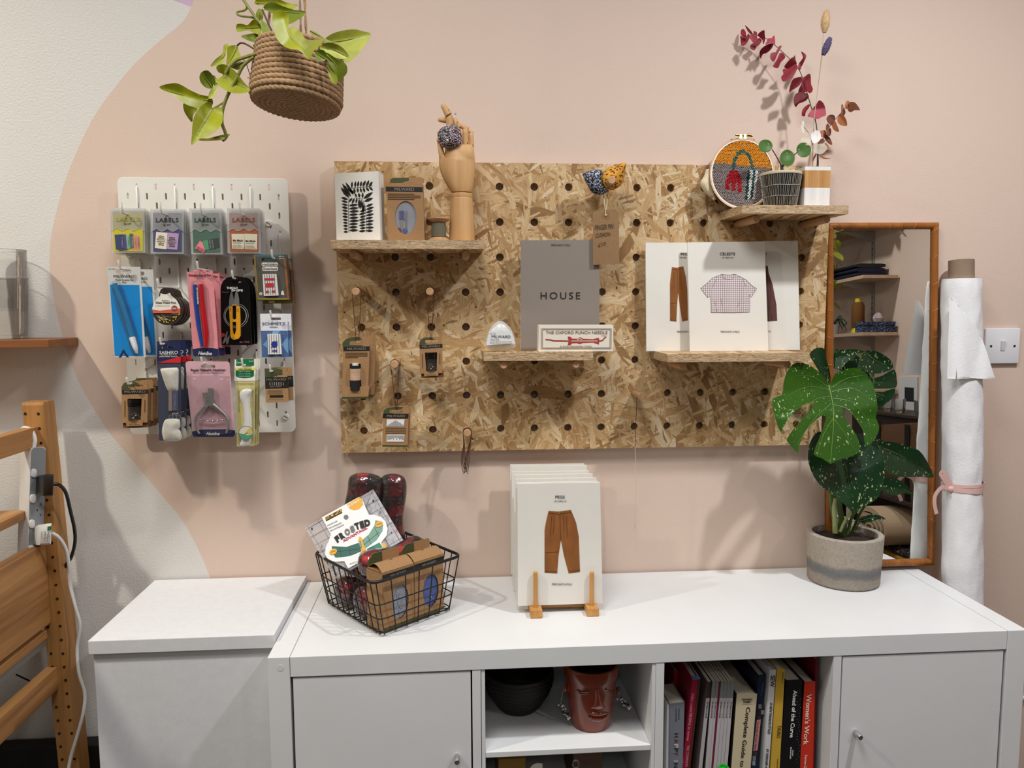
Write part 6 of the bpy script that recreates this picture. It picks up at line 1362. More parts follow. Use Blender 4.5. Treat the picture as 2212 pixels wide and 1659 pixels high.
# ------------------------------------------------------------------ monstera in a concrete pot
z3 = zf(1640, 720, 2.8595)
pc = Vector((1.2485, -.0985, .7704)); PR0, PR1, PH = .0790, .0835, .115
def concrete():
    m = mat('cast_concrete', '#9c9488', .85, bump=.35, bscale=350); nt = m.node_tree; b = nt.nodes['Principled BSDF']; L = nt.links.new; tc = nt.nodes['Texture Coordinate']
    s_ = nd(nt, 'ShaderNodeSeparateXYZ'); L(tc.outputs['Object'], s_.inputs[0])
    n = nd(nt, 'ShaderNodeTexNoise', inp={'Scale': 14, 'Detail': 6, 'Roughness': .7}); L(tc.outputs['Object'], n.inputs['Vector'])
    k = nd(nt, 'ShaderNodeMath', operation='MULTIPLY_ADD'); k.inputs[1].default_value = .028; L(n.outputs['Fac'], k.inputs[0]); L(s_.outputs['Z'], k.inputs[2])
    r = nd(nt, 'ShaderNodeValToRGB'); e = r.color_ramp.elements; e[0].position = 0; e[0].color = S('#9a9085'); e[1].position = 1; e[1].color = S('#aaa194')
    for q, c in ((.27, '#978d82'), (.33, '#77746f'), (.40, '#6e6f70'), (.48, '#7d7b77'), (.53, '#a59b8d')): x = e.new(q); x.color = S(c)
    d = nd(nt, 'ShaderNodeMath', operation='MULTIPLY'); d.inputs[1].default_value = 1/.13; L(k.outputs[0], d.inputs[0]); L(d.outputs[0], r.inputs[0])
    n2 = nd(nt, 'ShaderNodeTexNoise', inp={'Scale': 160, 'Detail': 4}); L(tc.outputs['Object'], n2.inputs['Vector'])
    r2 = nd(nt, 'ShaderNodeValToRGB'); e = r2.color_ramp.elements; e[0].position = .3; e[0].color = (.7, .7, .68, 1); e[1].position = .6; e[1].color = (1, 1, 1, 1); L(n2.outputs['Fac'], r2.inputs[0])
    x = nd(nt, 'ShaderNodeMix', data_type='RGBA', blend_type='MULTIPLY'); x.inputs[0].default_value = .6; L(r.outputs[0], x.inputs[6]); L(r2.outputs[0], x.inputs[7]); L(x.outputs[2], b.inputs['Base Color']); return m
mp_ = thing('monstera_pot', 'concrete pot with a large speckled monstera in front of the mirror', 'potted plant', pc)
M().lathe([(.0001, 0), (PR0-.004, 0), (PR0, .004), (PR0+.001, PH*.3), (PR1, PH*.9), (PR1, PH-.002), (PR1-.002, PH), (PR1-.011, PH), (PR1-.013, PH-.002), (PR1-.013, .02), (.0001, .02)], pc, 64).obj('concrete_pot', concrete(), mp_, smooth=True, sharp=40)
rings = []
for R_, h in ((PR1-.0125, PH-.018), (.055, PH-.014), (.03, PH-.008), (.0001, PH-.006)): rings.append([pc+Vector((math.cos(t)*R_, math.sin(t)*R_, h+.003*mnoise.noise(Vector((math.cos(t)*R_*90, math.sin(t)*R_*90, 0))))) for t in [2*math.pi*i/48 for i in range(48)]])
M().loft(rings, caps=False).obj('soil', SOIL, mp_, smooth=True)
mm = M(); random.seed(6)
for k in range(160):
    a, R_ = random.uniform(0, 6.28), .068*math.sqrt(random.random()); s_ = random.uniform(.001, .0028)
    mm.ball(pc+Vector((math.cos(a)*R_, math.sin(a)*R_, PH-.016+.009*(1-R_/.07)+.001)), (s_, s_*random.uniform(.6, 1.6), s_*.7), 6, 4)
mm.obj('bark_chips', mat('bark', '#3a2519', .9, var=.5, vscale=90), mp_, kind='stuff')
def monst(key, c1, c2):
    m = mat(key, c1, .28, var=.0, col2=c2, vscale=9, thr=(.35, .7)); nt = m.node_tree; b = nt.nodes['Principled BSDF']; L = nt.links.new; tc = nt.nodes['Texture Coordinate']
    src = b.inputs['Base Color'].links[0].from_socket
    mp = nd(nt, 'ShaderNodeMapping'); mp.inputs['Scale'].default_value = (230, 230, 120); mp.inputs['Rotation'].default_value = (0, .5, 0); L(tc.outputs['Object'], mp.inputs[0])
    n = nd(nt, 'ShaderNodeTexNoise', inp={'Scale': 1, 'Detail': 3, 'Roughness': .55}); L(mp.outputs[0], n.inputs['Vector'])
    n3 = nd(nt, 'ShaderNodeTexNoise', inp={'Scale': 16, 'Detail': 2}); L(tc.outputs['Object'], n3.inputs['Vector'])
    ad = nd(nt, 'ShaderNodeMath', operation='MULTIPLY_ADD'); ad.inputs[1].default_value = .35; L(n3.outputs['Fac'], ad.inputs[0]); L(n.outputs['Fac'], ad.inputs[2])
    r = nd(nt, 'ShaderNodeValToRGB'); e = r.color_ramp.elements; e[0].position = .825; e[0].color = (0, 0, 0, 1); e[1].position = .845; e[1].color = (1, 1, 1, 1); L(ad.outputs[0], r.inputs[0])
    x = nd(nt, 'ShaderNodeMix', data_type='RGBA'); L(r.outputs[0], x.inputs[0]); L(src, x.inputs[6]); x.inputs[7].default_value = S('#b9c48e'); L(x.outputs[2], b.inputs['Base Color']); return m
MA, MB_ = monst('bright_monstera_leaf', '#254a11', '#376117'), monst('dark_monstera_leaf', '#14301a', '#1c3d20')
VEIN = mat('light_green_vein', '#6f8f3a', .4); MST = mat('monstera_stalk', '#4b6a2a', .45, var=.2, vscale=30); SHE = mat('pale_sheath', '#8f9a63', .5, var=.15, vscale=40)
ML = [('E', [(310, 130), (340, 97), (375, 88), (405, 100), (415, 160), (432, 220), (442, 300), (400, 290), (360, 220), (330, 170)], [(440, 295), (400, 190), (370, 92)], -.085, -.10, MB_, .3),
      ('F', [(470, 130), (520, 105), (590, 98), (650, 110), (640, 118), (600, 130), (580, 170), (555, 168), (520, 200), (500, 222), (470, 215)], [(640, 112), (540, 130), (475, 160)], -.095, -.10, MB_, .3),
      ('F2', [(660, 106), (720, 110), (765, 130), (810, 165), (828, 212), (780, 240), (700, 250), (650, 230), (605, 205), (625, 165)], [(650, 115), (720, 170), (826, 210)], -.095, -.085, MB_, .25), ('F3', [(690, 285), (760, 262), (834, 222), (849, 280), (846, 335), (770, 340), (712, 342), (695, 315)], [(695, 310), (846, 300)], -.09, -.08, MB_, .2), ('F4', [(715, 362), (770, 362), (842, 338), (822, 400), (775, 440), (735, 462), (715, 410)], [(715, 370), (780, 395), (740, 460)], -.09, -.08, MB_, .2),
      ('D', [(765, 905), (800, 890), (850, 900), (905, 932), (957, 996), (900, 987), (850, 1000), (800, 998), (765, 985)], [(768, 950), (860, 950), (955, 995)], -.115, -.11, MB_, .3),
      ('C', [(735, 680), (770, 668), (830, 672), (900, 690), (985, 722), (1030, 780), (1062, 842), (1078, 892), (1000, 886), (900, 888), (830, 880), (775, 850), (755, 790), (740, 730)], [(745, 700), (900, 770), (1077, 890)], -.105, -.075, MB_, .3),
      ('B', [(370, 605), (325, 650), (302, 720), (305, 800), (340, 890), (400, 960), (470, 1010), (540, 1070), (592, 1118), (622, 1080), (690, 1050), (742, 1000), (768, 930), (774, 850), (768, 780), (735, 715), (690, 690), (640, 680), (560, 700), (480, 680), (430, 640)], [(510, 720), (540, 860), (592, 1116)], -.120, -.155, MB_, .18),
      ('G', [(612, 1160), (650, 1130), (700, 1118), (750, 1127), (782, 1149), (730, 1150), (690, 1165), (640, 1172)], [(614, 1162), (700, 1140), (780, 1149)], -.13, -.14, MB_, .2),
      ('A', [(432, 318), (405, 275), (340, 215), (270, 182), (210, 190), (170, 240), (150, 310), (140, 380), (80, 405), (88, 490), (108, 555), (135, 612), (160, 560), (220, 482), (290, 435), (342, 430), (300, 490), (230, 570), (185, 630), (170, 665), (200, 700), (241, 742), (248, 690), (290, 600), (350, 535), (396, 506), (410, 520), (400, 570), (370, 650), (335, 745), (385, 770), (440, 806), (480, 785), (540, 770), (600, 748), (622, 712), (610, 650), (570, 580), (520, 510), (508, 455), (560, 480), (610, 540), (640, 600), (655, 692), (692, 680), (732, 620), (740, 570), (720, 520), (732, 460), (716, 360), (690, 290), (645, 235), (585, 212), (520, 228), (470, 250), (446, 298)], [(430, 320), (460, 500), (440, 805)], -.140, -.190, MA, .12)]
random.seed(21)
for nm, ol, rib, y0, y1, m_, fo in ML:
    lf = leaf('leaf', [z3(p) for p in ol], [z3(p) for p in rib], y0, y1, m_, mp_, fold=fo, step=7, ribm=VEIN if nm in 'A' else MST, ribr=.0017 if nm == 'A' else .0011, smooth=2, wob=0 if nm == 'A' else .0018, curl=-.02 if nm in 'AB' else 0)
    if nm == 'A':
        for q in ([(432, 335), (330, 270), (230, 260)], [(436, 350), (300, 330), (150, 400)], [(442, 390), (330, 420), (190, 600)], [(448, 430), (340, 530), (230, 690)], [(446, 335), (540, 280), (640, 260)], [(450, 360), (580, 340), (700, 420)], [(455, 400), (580, 430), (690, 560)], [(458, 440), (560, 480), (670, 640)], [(460, 520), (400, 620), (360, 740)], [(462, 530), (530, 620), (590, 720)]):
            pts = []
            for a_ in smooth_path([(b_[0], b_[1], 0) for b_ in q], 5):
                d, t = path_d(z3((a_.x, a_.y)), [z3(b_) for b_ in rib]); pts.append(P(*z3((a_.x, a_.y)), y0+(y1-y0)*t-fo*d*.001-.02*(d*.001)**2*20-.0003))
            M().tube(pts, [.0007*(1-.8*i/len(pts)) for i in range(len(pts))], 5).obj('side_vein', VEIN, lf, smooth=True)
for pts, w_, yy, m_ in (([(520, 1250), (508, 1140), (492, 1040), (500, 900), (515, 740)], 38, (-.105, -.112), MST), ([(470, 1232), (458, 1130), (445, 1040), (440, 800), (440, 500), (432, 325)], 26, (-.100, -.132), MST), ([(545, 1242), (575, 1130), (620, 1060), (700, 960), (775, 945)], 20, (-.11, -.115), MST), ([(575, 1225), (625, 1110), (690, 1000), (735, 850), (742, 700)], 18, (-.10, -.12), MST), ([(595, 1215), (606, 1190), (618, 1162)], 12, (-.115, -.13), MST), ([(470, 1230), (468, 1150), (462, 1080), (470, 1020)], 36, (-.118, -.13), SHE), ([(500, 1225), (540, 1140), (575, 1090)], 22, (-.12, -.13), SHE), ([(480, 1225), (455, 900), (520, 500), (640, 115)], 14, (-.09, -.09), MST), ([(465, 1225), (430, 900), (430, 500), (435, 295)], 14, (-.09, -.085), MST), ([(640, 115), (700, 230), (705, 360)], 12, (-.09, -.088), MST)):
    n = len(pts)-1; kk = w_/2.8595*.00106/2
    pth = smooth_path([tuple(P(*z3(p), yy[0]+(yy[1]-yy[0])*i/n)) for i, p in enumerate(pts)], 5); L_ = len(pth)
    M().tube(pth, [kk*(1-.45*i/L_) for i in range(L_)], 10).obj('stalk', m_, mp_, smooth=True)

# ------------------------------------------------------------------ wire basket and what lies in it
z1 = zf(640, 1000, 4.147); CT = .7704
WIRE = mat('black_wire', '#121110', .45)
bF, bL, bR = Vector((.2017, -.3305, 0)), Vector((.0677, -.1490, 0)), Vector((.3356, -.2081, 0)); bB = bL+bR-bF
tF, tL, tR = Vector((.1885, -.3560, 0)), Vector((.0440, -.1560, 0)), Vector((.3582, -.2020, 0)); tB = tL+tR-tF
ZB, ZR = CT+.0035, .8875
for v_, z in ((bF, ZB), (bL, ZB), (bR, ZB), (bB, ZB), (tF, ZR), (tL, ZR), (tR, ZR), (tB, ZR)): v_.z = z
bk_ = thing('wire_basket', 'black wire basket full of notions on the shelving unit', 'basket', (bF+bB)/2)
def rcorner(ps, r, n=5):
    out = []
    for i, p in enumerate(ps):
        a, b_ = ps[i-1], ps[(i+1) % len(ps)]; u_ = (a-p).normalized()*r; w_ = (b_-p).normalized()*r
        for k in range(n+1): t = k/n; out.append(p+u_*(1-t)**2+w_*t**2)
    return out
q = rcorner([tF, tR, tB, tL], .022); M().tube(q+[q[0], q[1]], .0031, 10).obj('rim', WIRE, bk_, smooth=True)
ring = lambda t, r=.018: rcorner([bF.lerp(tF, t), bR.lerp(tR, t), bB.lerp(tB, t), bL.lerp(tL, t)], r, 4)
for t in (.035, .30, .57): q = ring(t); M().tube(q+[q[0], q[1]], .0013, 6).obj('ring_wire', WIRE, bk_, smooth=True)
def facewires(p0, p1, q0, q1, n):
    for k in range(n):
        s_ = .035+.93*k/(n-1); a, b_ = p0.lerp(p1, s_), q0.lerp(q1, s_); inw = ((bF+bB)/2-a); inw.z = 0
        M().tube([b_, a+Vector((0, 0, .001)), a+inw.normalized()*.010-Vector((0, 0, .0016))], .0013, 6).obj('side_wire', WIRE, bk_, smooth=True)
facewires(bF, bR, tF, tR, 7); facewires(bL, bF, tL, tF, 10); facewires(bL, bB, tL, tB, 7); facewires(bB, bR, tB, tR, 10)
for k in range(1, 10):
    s_ = k/10; M().tube([bL.lerp(bF, s_), bB.lerp(bR, s_)], .0012, 6).obj('base_wire', WIRE, bk_)
e1 = (bR-bF).normalized(); e2 = (bL-bF).normalized(); up = Vector((0, 0, 1)); ZI = ZB+.0016
bp_ = lambda a, b_, z: bF+e1*a+e2*b_+up*(z-bF.z)
def kraft_in_basket(a0, a1, b0, b1, h, label, oval, dots):
    t = thing('kraft_box', label, 'box', bp_((a0+a1)/2, (b0+b1)/2, ZI), 'kraft boxes in the wire basket')
    z1_ = ZI+h; n = 8
    q = [bp_(a0, b0, z1_), bp_(a1, b0, z1_), bp_(a1, b0, ZI), bp_(a0, b0, ZI)]
    cxm, czm = (a0+a1)/2+.004, ZI+h*.42
    ov = [bp_(cxm+.021*math.cos(i*.2618), b0, czm+.035*math.sin(i*.2618)) for i in range(24)]
    boxwin(q, b1-b0, t, ov, KRAFT, mat(oval, oval.split('_')[-1], .5, var=.25, vscale=60))
    # bulging top flap and hanging tab
    rows = [[bp_(a0 if s_ == 0 else a1, b0+(b1-b0)*k/n, z1_+.0012+.011*math.sin(math.pi*k/n)) for s_ in (0, 1)] for k in range(n+1)]
    M().loft([[r[0], r[1], r[1]-up*.0008, r[0]-up*.0008] for r in rows]).obj('top_flap', KRAFT, t, smooth=True, sharp=40)
    ce = bp_((a0+a1)/2, (b0+b1)/2, z1_+.0124); M().tube([ce-e1*.003, ce+e1*.003], .0011, 5).obj('flap_notch', KRAFTD, t)
    hb = [bp_(a0, b1+.0006, z1_-.002), bp_(a1, b1+.0006, z1_-.002), bp_(a1, b1+.0006, z1_+.020), bp_(a1-.004, b1+.0006, z1_+.024), bp_(a0+.012, b1+.0006, z1_+.024), bp_(a0, b1+.0006, z1_+.012)]
    M().prism(hb, e2*.001).obj('hanging_tab', KRAFT, t)
    pf = Pl(bp_(a0, b1, z1_), -e2); M().prism([hb[0]-e2*.0005, hb[0].lerp(hb[1], .45)-e2*.0005, hb[4].lerp(hb[3], .35)-e2*.0005, hb[4]-e2*.0005, hb[5]-e2*.0005], -e2*.0003).obj('moss_print', MOSS, t)
    band = [bp_(a, b0-.0006, z) for a, z in ((a0, z1_-.004), (a1, z1_-.004), (a1, z1_-.017), (a0, z1_-.017))]; M().prism(band, -e2*.0002).obj('band_print', KBLK, t)
    def wtxt(s_, a, z, w_, h_, m_):
        cu = bpy.data.curves.new('tmp', 'FONT'); cu.body = s_; cu.size = 1; cu.resolution_u = 3; v, f = curve_mesh(cu)
        x0, x1, y0, y1 = min(p.x for p in v), max(p.x for p in v), min(p.y for p in v), max(p.y for p in v)
        M().add([bp_(a+w_*(p.x-x0)/(x1-x0), b0-.0011, z+h_*(p.y-y0)/(y1-y0)) for p in v], f).obj('lettering', m_, t)
    wtxt('MILWARD', a0+.020, z1_-.0135, a1-a0-.04, .0058, GREYINK)
    for k, s_ in enumerate(('Button Making Kit', 'Cover your own buttons in fabric', 'Kit de boutons a recouvrir', 'Knopfe zum Beziehen')): wtxt(s_, a0+.006, z1_-.0245-.0047*k, (a1-a0)*(.4 if k == 0 else .8), .0024, INKB)
    for dx, dz in dots: M().lathe([(.0001, 0), (.003, 0), (.0028, .001), (.0001, .001)], bp_(cxm+dx, b0+.002, czm+dz), 12, -e2).obj('button', STEEL, t, smooth=True)
    M().prism([bp_(a, b0-.0006, z) for a, z in ((a0, ZI+.001), (a1, ZI+.001), (a1, ZI+.006), (a0, ZI+.006))], -e2*.0002).obj('green_print', MOSS, t)
kraft_in_basket(.010, .0885, .010, .062, .118, 'kraft box with a grey oval window, front corner of the wire basket', 'window_#8b8f9c', ((.0, .01), (.002, -.012)))
kraft_in_basket(.0905, .168, .010, .058, .119, 'kraft box with a blue oval window, right side of the wire basket', 'window_#4c5c95', ((0, .004), (0, -.014)))
def buffalo():
    m = mat('red_black_check_flannel', '#8f1420', .9, bump=.3, bscale=600); nt = m.node_tree; b = nt.nodes['Principled BSDF']; L = nt.links.new; tc = nt.nodes['Texture Coordinate']
    s_ = nd(nt, 'ShaderNodeSeparateXYZ'); mp = nd(nt, 'ShaderNodeMapping'); mp.inputs['Rotation'].default_value = (0, 0, .25); L(tc.outputs['Object'], mp.inputs[0]); L(mp.outputs[0], s_.inputs[0]); cs = []
    for ax, p in (('X', .052), ('Z', .046)):
        d = nd(nt, 'ShaderNodeMath', operation='DIVIDE'); d.inputs[1].default_value = p; L(s_.outputs[ax], d.inputs[0])
        f = nd(nt, 'ShaderNodeMath', operation='FRACT'); L(d.outputs[0], f.inputs[0]); g = nd(nt, 'ShaderNodeMath', operation='GREATER_THAN'); g.inputs[1].default_value = .5; L(f.outputs[0], g.inputs[0]); cs.append(g.outputs[0])
    ad = nd(nt, 'ShaderNodeMath', operation='ADD'); L(cs[0], ad.inputs[0]); L(cs[1], ad.inputs[1]); h = nd(nt, 'ShaderNodeMath', operation='MULTIPLY'); h.inputs[1].default_value = .5; L(ad.outputs[0], h.inputs[0])
    r = nd(nt, 'ShaderNodeValToRGB'); r.color_ramp.interpolation = 'CONSTANT'; e = r.color_ramp.elements; e[0].position = 0; e[0].color = S('#cc2230'); e[1].position = .3; e[1].color = S('#701420'); x = e.new(.8); x.color = S('#16100f')
    L(h.outputs[0], r.inputs[0]); L(r.outputs[0], b.inputs['Base Color']); return m
TART = buffalo(); CELLO = film('crinkled_cellophane', milk=.02, rough=.07, refl=2.4)
nt = CELLO.node_tree
for n in nt.nodes:
    if n.type == 'BUMP': n.inputs['Strength'].default_value = 1; n.inputs['Distance'].default_value = .004
    if n.type == 'TEX_NOISE': n.inputs['Scale'].default_value = 55; n.inputs['Detail'].default_value = 2
def bolster(name, label, a, b_, ra, rb, par_dir, group, flat=.7):
    """soft folded flannel pack between two points, elliptical section"""
    t = thing(name, label, 'fabric pack', a, group); ax = (b_-a); L_ = ax.length; ax.normalize(); u_ = par_dir-ax*par_dir.dot(ax); u_.normalize(); w_ = ax.cross(u_)
    for nm, gr, m_ in (('flannel', 0, TART), ('cellophane', .0022, CELLO)):
        rings = []
        for i in range(33):
            s_ = .5-.5*math.cos(math.pi*i/32); k = max(.05, (1-abs(2*s_-1)**16)**.5)
            rings.append([a+ax*L_*(s_*(1+gr*2)-gr)+(u_*math.cos(t_)*(ra+gr)+w_*math.sin(t_)*(rb+gr))*(k+.02*mnoise.noise(Vector((s_*9, math.cos(t_)*2, math.sin(t_)*2+gr*900))))+u_*.004*math.sin(s_*9) for t_ in [2*math.pi*j/28 for j in range(28)]])
        M().loft(rings).obj(nm, m_, t, smooth=True, sharp=80)
tg = 'cellophane packs of red and black checked flannel'
X1 = Vector((1, 0, 0))
bolster('flannel_pack', 'left of two upright red and black checked flannel packs behind the clear ruler', P(*z1((560, 1010)), -.082), P(*z1((612, 92)), -.072), .038, .024, X1, tg)
bolster('flannel_pack', 'right of two upright red and black checked flannel packs behind the clear ruler', P(*z1((860, 1000)), -.075), P(*z1((852, 100)), -.066), .0285, .022, X1, tg)
bolster('flannel_pack', 'checked flannel pack lying across the basket behind the kraft boxes', bp_(.008, .088, .886), bp_(.166, .086, .893), .023, .022, up, tg)
bolster('flannel_pack', 'checked flannel pack low in the basket, seen through the left wires', bp_(.006, .098, ZI+.030), bp_(.10, .100, ZI+.030), .0285, .027, up, tg)
bolster('flannel_pack', 'checked flannel pack at the bottom left corner of the basket under the ruler', bp_(.006, .178, ZI+.030), bp_(.085, .172, ZI+.030), .0285, .028, up, tg)
# ruler
rp = Pl(P(*z1((516, 640)), -.172), (-.05, -.80, .60))
C_ = Card('quilting_ruler', 'square clear quilting ruler with a white card, standing in the wire basket', 'ruler', 0, z1, (516, 640), pl=rp)
RA, RBc, RC, RD_ = (690, 235), (75, 580), (958, 690), (345, 1040)
C_.slab('ruler_plate', [RA, RC, RD_, RBc], film('frosted_acrylic', milk=.36, rough=.2, mcol=(.62, .6, .62, 1)), .003)
lp = lambda p, q, t: (p[0]+(q[0]-p[0])*t, p[1]+(q[1]-p[1])*t)
gl = []
for k in range(7):
    t = .04+.153*k; gl.append([lp(RA, RBc, t), lp(RC, RD_, t)]); gl.append([lp(RA, RC, t), lp(RBc, RD_, t)])
gl.append([RA, RD_]); gl.append([lp(RA, RBc, .04), lp(RC, RBc, .96)])
C_.line('grid_print', gl, 2.6, mat('dark_ruler_print', '#3c3638', .6), .0003)
tk = []
for k in range(7):
    for j in range(1, 52):
        for (p, q, p2, q2) in ((RA, RBc, RC, RD_), (RA, RC, RBc, RD_)):
            if k % 3 != 1: continue
            t = .04+.153*k; a = lp(lp(p, q, t), lp(p2, q2, t), j/52); n_ = 7 if j % 4 else 13; dx, dy = q[0]-p[0], q[1]-p[1]; L_ = math.hypot(dx, dy)
            tk.append([(a[0]-dx/L_*n_, a[1]-dy/L_*n_), (a[0]+dx/L_*n_, a[1]+dy/L_*n_)])
C_.line('tick_print', tk, 2, mat('dark_ruler_print'), .0003)
for s_, p in (('2', (750, 440)), ('1', (690, 340)), ('2', (228, 745)), ('1', (140, 590)), ('4', (850, 625)), ('2', (325, 935))): C_.text(s_, p[0]-7, p[1]-11, p[0]+7, p[1]+11, BLACK, lift=.0006)
WC = mat('white_gloss_card', '#e8e7e6', .4); GR = mat('deep_green_print', '#1f5e50', .5); GRL = mat('pale_green_print', '#6f9a88', .5); AMB = mat('amber_print', '#e2a62a', .5)
C_.slab('card_sleeve', [(228, 488), (560, 305), (592, 325), (648, 463), (700, 465), (760, 485), (800, 525), (818, 590), (810, 650), (770, 700), (760, 715), (830, 795), (640, 850), (465, 945), (430, 880), (350, 885), (290, 870), (258, 820), (262, 760), (290, 700), (310, 640)], WC, .0012, .0024)
K = .0028
def up2(): pass
C_.ink('print', [(452, 372), (560, 306), (592, 326), (600, 375), (560, 415), (520, 424), (480, 412)], AMB, K)
txt(C_.t, '6.5×6.5', z1((470, 400)), z1((566, 345)), z1((460, 378)), rp, WINK, bold=.02, lift=K+.0006)
C_.ink('print', [(258, 488), (405, 410), (412, 448), (266, 524)], BLACK, K)
for k, ch in enumerate('OLFA'):
    a = (264+36*k, 514-19*k); C_.ink('print', [(a[0]-2, a[1]-24), (a[0]+30, a[1]-41), (a[0]+33, a[1]-18), (a[0]+2, a[1]-1)], AMB, K+.0004)
    txt(C_.t, ch, z1((a[0]+2, a[1]-4)), z1((a[0]+28, a[1]-18)), z1((a[0], a[1]-24)), rp, BLACK, bold=.03, lift=K+.0009)
for k, s_ in enumerate(('NON-SLIP RULER', 'REGLE ANTIDERAPANTE', 'REGLA ANTI-DESLIZANTE')): txt(C_.t, s_, z1((280+12*k, 568+24*k)), z1((368+20*k+(18 if k else 0), 526+17*k)), z1((278+12*k, 556+24*k)), rp, INK, lift=K+.0004)
C_.ink('hole_print', circ(446, 486, 22, 16), mat('grey_hole', '#6e6c6c', .5), K)
# green lens with ruler print
C_.ink('print', [(318, 745), (450, 752), (560, 715), (650, 640), (700, 560), (708, 512), (745, 520), (778, 555), (772, 610), (720, 690), (640, 752), (540, 810), (430, 840), (350, 846), (322, 800)], GRL, K)
C_.ink('print', [(318, 745), (450, 752), (560, 715), (580, 790), (500, 825), (430, 840), (350, 846), (322, 800)], GR, K+.0004)
C_.line('grid_print', [[(390, 755), (400, 842)], [(470, 750), (485, 830)], [(640, 655), (670, 730)], [(700, 575), (740, 660)], [(330, 800), (560, 770), (740, 620)]], 2.5, mat('dark_ruler_print'), K+.0008)
for (cx, cy, s_) in ((742, 548, 0), (330, 795, 1)):
    C_.ink('print', [(cx+36*math.cos(t)*.95-10*math.sin(t)*0, cy+27*math.sin(t)-14*math.cos(t)*.6) for t in [i*.4488 for i in range(14)]], AMB, K+.0011); txt(C_.t, 'WON\'T SLIP', z1((cx-22, cy+10)), z1((cx+22, cy-6)), z1((cx-24, cy+2)), rp, INK, lift=K+.0015)
# arched FROSTED
for k, ch in enumerate('FROSTED'):
    x, y_, an, w_ = [(368, 718, -.66, 40), (404, 690, -.58, 46), (448, 659, -.52, 50), (496, 630, -.46, 42), (534, 604, -.38, 44), (577, 588, -.30, 40), (616, 574, -.22, 52)][k]
    c_, s2 = math.cos(an), math.sin(an); h_ = 64
    bl = (x, y_); br = (x+w_*c_, y_+w_*s2); tl = (x+h_*s2*.8, y_-h_*c_)
    txt(C_.t, ch, z1(bl), z1(br), z1(tl), rp, BLACK if k not in (2, 3) else mat('mid_grey_ink', '#6d6b6a', .5), bold=.085, lift=K+.0006)
txt(C_.t, 'ADVANTAGE.', z1((424, 712)), z1((640, 588)), z1((412, 690)), rp, mat('crimson_ink', '#b01d3a', .5), bold=.03, lift=K+.0006)
C_.ink('arrow_print', [(556, 826), (582, 790), (588, 740), (578, 700), (552, 700), (568, 655), (604, 690), (592, 698), (606, 740), (626, 780), (600, 790)], AMB, K+.0014)
C_.ink('print', [(632, 770), (745, 712), (808, 800), (660, 838)], GRL, K); C_.ink('print', [(632, 770), (690, 742), (712, 790), (648, 808)], GR, K+.0004); C_.ink('print', [(690, 742), (745, 712), (770, 760), (712, 790)], mat('mid_green_print', '#2f7a66', .5), K+.0004); C_.ink('print', [(762, 722), (800, 790), (832, 795), (790, 715)], AMB, K)
txt(C_.t, 'MADE IN USA', z1((480, 912)), z1((580, 878)), z1((478, 900)), rp, mat('olive_ink', '#8a8a5a', .6), lift=K+.0004)

# ------------------------------------------------------------------ pattern envelopes in the wooden stand
zs = zf(1060, 980, 4.364); FZ = CT+.0165
st = thing('envelope_stand', 'small wooden stand with two pegs holding pattern envelopes on the shelving unit', 'stand', (.567, -.15, CT))
def footx(px0, px1): return P(px0, 1336, -.2605).x, P(px1, 1336, -.2605).x
for fx0, fx1, dv in ((1146.6, 1171.8, 422), (1270.8, 1296, 952)):
    x0, x1 = Zp(fx0, 1337, CT).x, Zp(fx1, 1335, CT).x
    M().box(x0, x1, -.262, -.030, CT, FZ, .0008).obj('foot', wood('stand_foot', '#cf9a58', '#b27c3f', 'Y', 1), st)
    xm = (x0+x1)/2; xm = P(*zs((dv, 1300)), -.2435).x
    hz = P(*zs((dv, 1112)), -.2435).z
    for yy in (-.2435, -.036): M().lathe([(.0001, FZ-.001), (.0046, FZ-.001), (.0046, hz-.001), (.0036, hz), (.0001, hz)], (xm, yy, 0), 18).obj('upright', OAK, st, smooth=True, sharp=40)
xa, xb = P(*zs((470, 1445)), -.21).x, P(*zs((895, 1445)), -.21).x
M().cyl((xa-.01, -.215, CT+.0085), (xb+.01, -.215, CT+.0085), .0062, 16).obj('crossbar', wood('stand_bar', '#cf9a58', '#a8733a', 'X', 1), st, smooth=True, sharp=40)
M().cyl((xa-.01, -.06, CT+.0085), (xb+.01, -.06, CT+.0085), .0062, 16).obj('crossbar', wood('stand_bar', '#cf9a58', '#a8733a', 'X', 1), st, smooth=True, sharp=40)
def dfront(C_):
    trousers(C_, lambda p: p); C_.text('PEGS', 610, 394, 698, 421, BLACK, bold=.005); C_.text('UK SIZE 6-18', 598, 440, 712, 453, INK); C_.text('MERCHANT & MILLS', 577, 1222, 765, 1240, INK)
sg = 'pattern envelopes in the wooden stand'
fe = envelope('pattern_envelope', 'foremost pattern envelope in the wooden stand, with rust brown trousers', [zs(p) for p in [(250, 285), (1030, 272), (1055, 1405), (258, 1428)]], -.236, FZ, .0, zs, dfront, sg, th=.005)
for k, (dy, dx, dz) in enumerate(((.010, -.002, .0), (.040, .0, .001), (.085, .0, .0), (.120, -.002, -.001), (.165, .001, .002), (.190, -.0005, .001))):
    dup(fe.t, (dx, dy, dz), f'{("second", "third", "fourth", "fifth", "sixth", "rearmost")[k]} blank-edged pattern envelope in the wooden stand, counted from the front', skip=('lettering', 'trouser_print', 'fold_print', 'button_print'))

# ------------------------------------------------------------------ inside the shelving unit
zk = zf(1020, 1400, 5.267); zbk = zf(1420, 1400, 5.267)
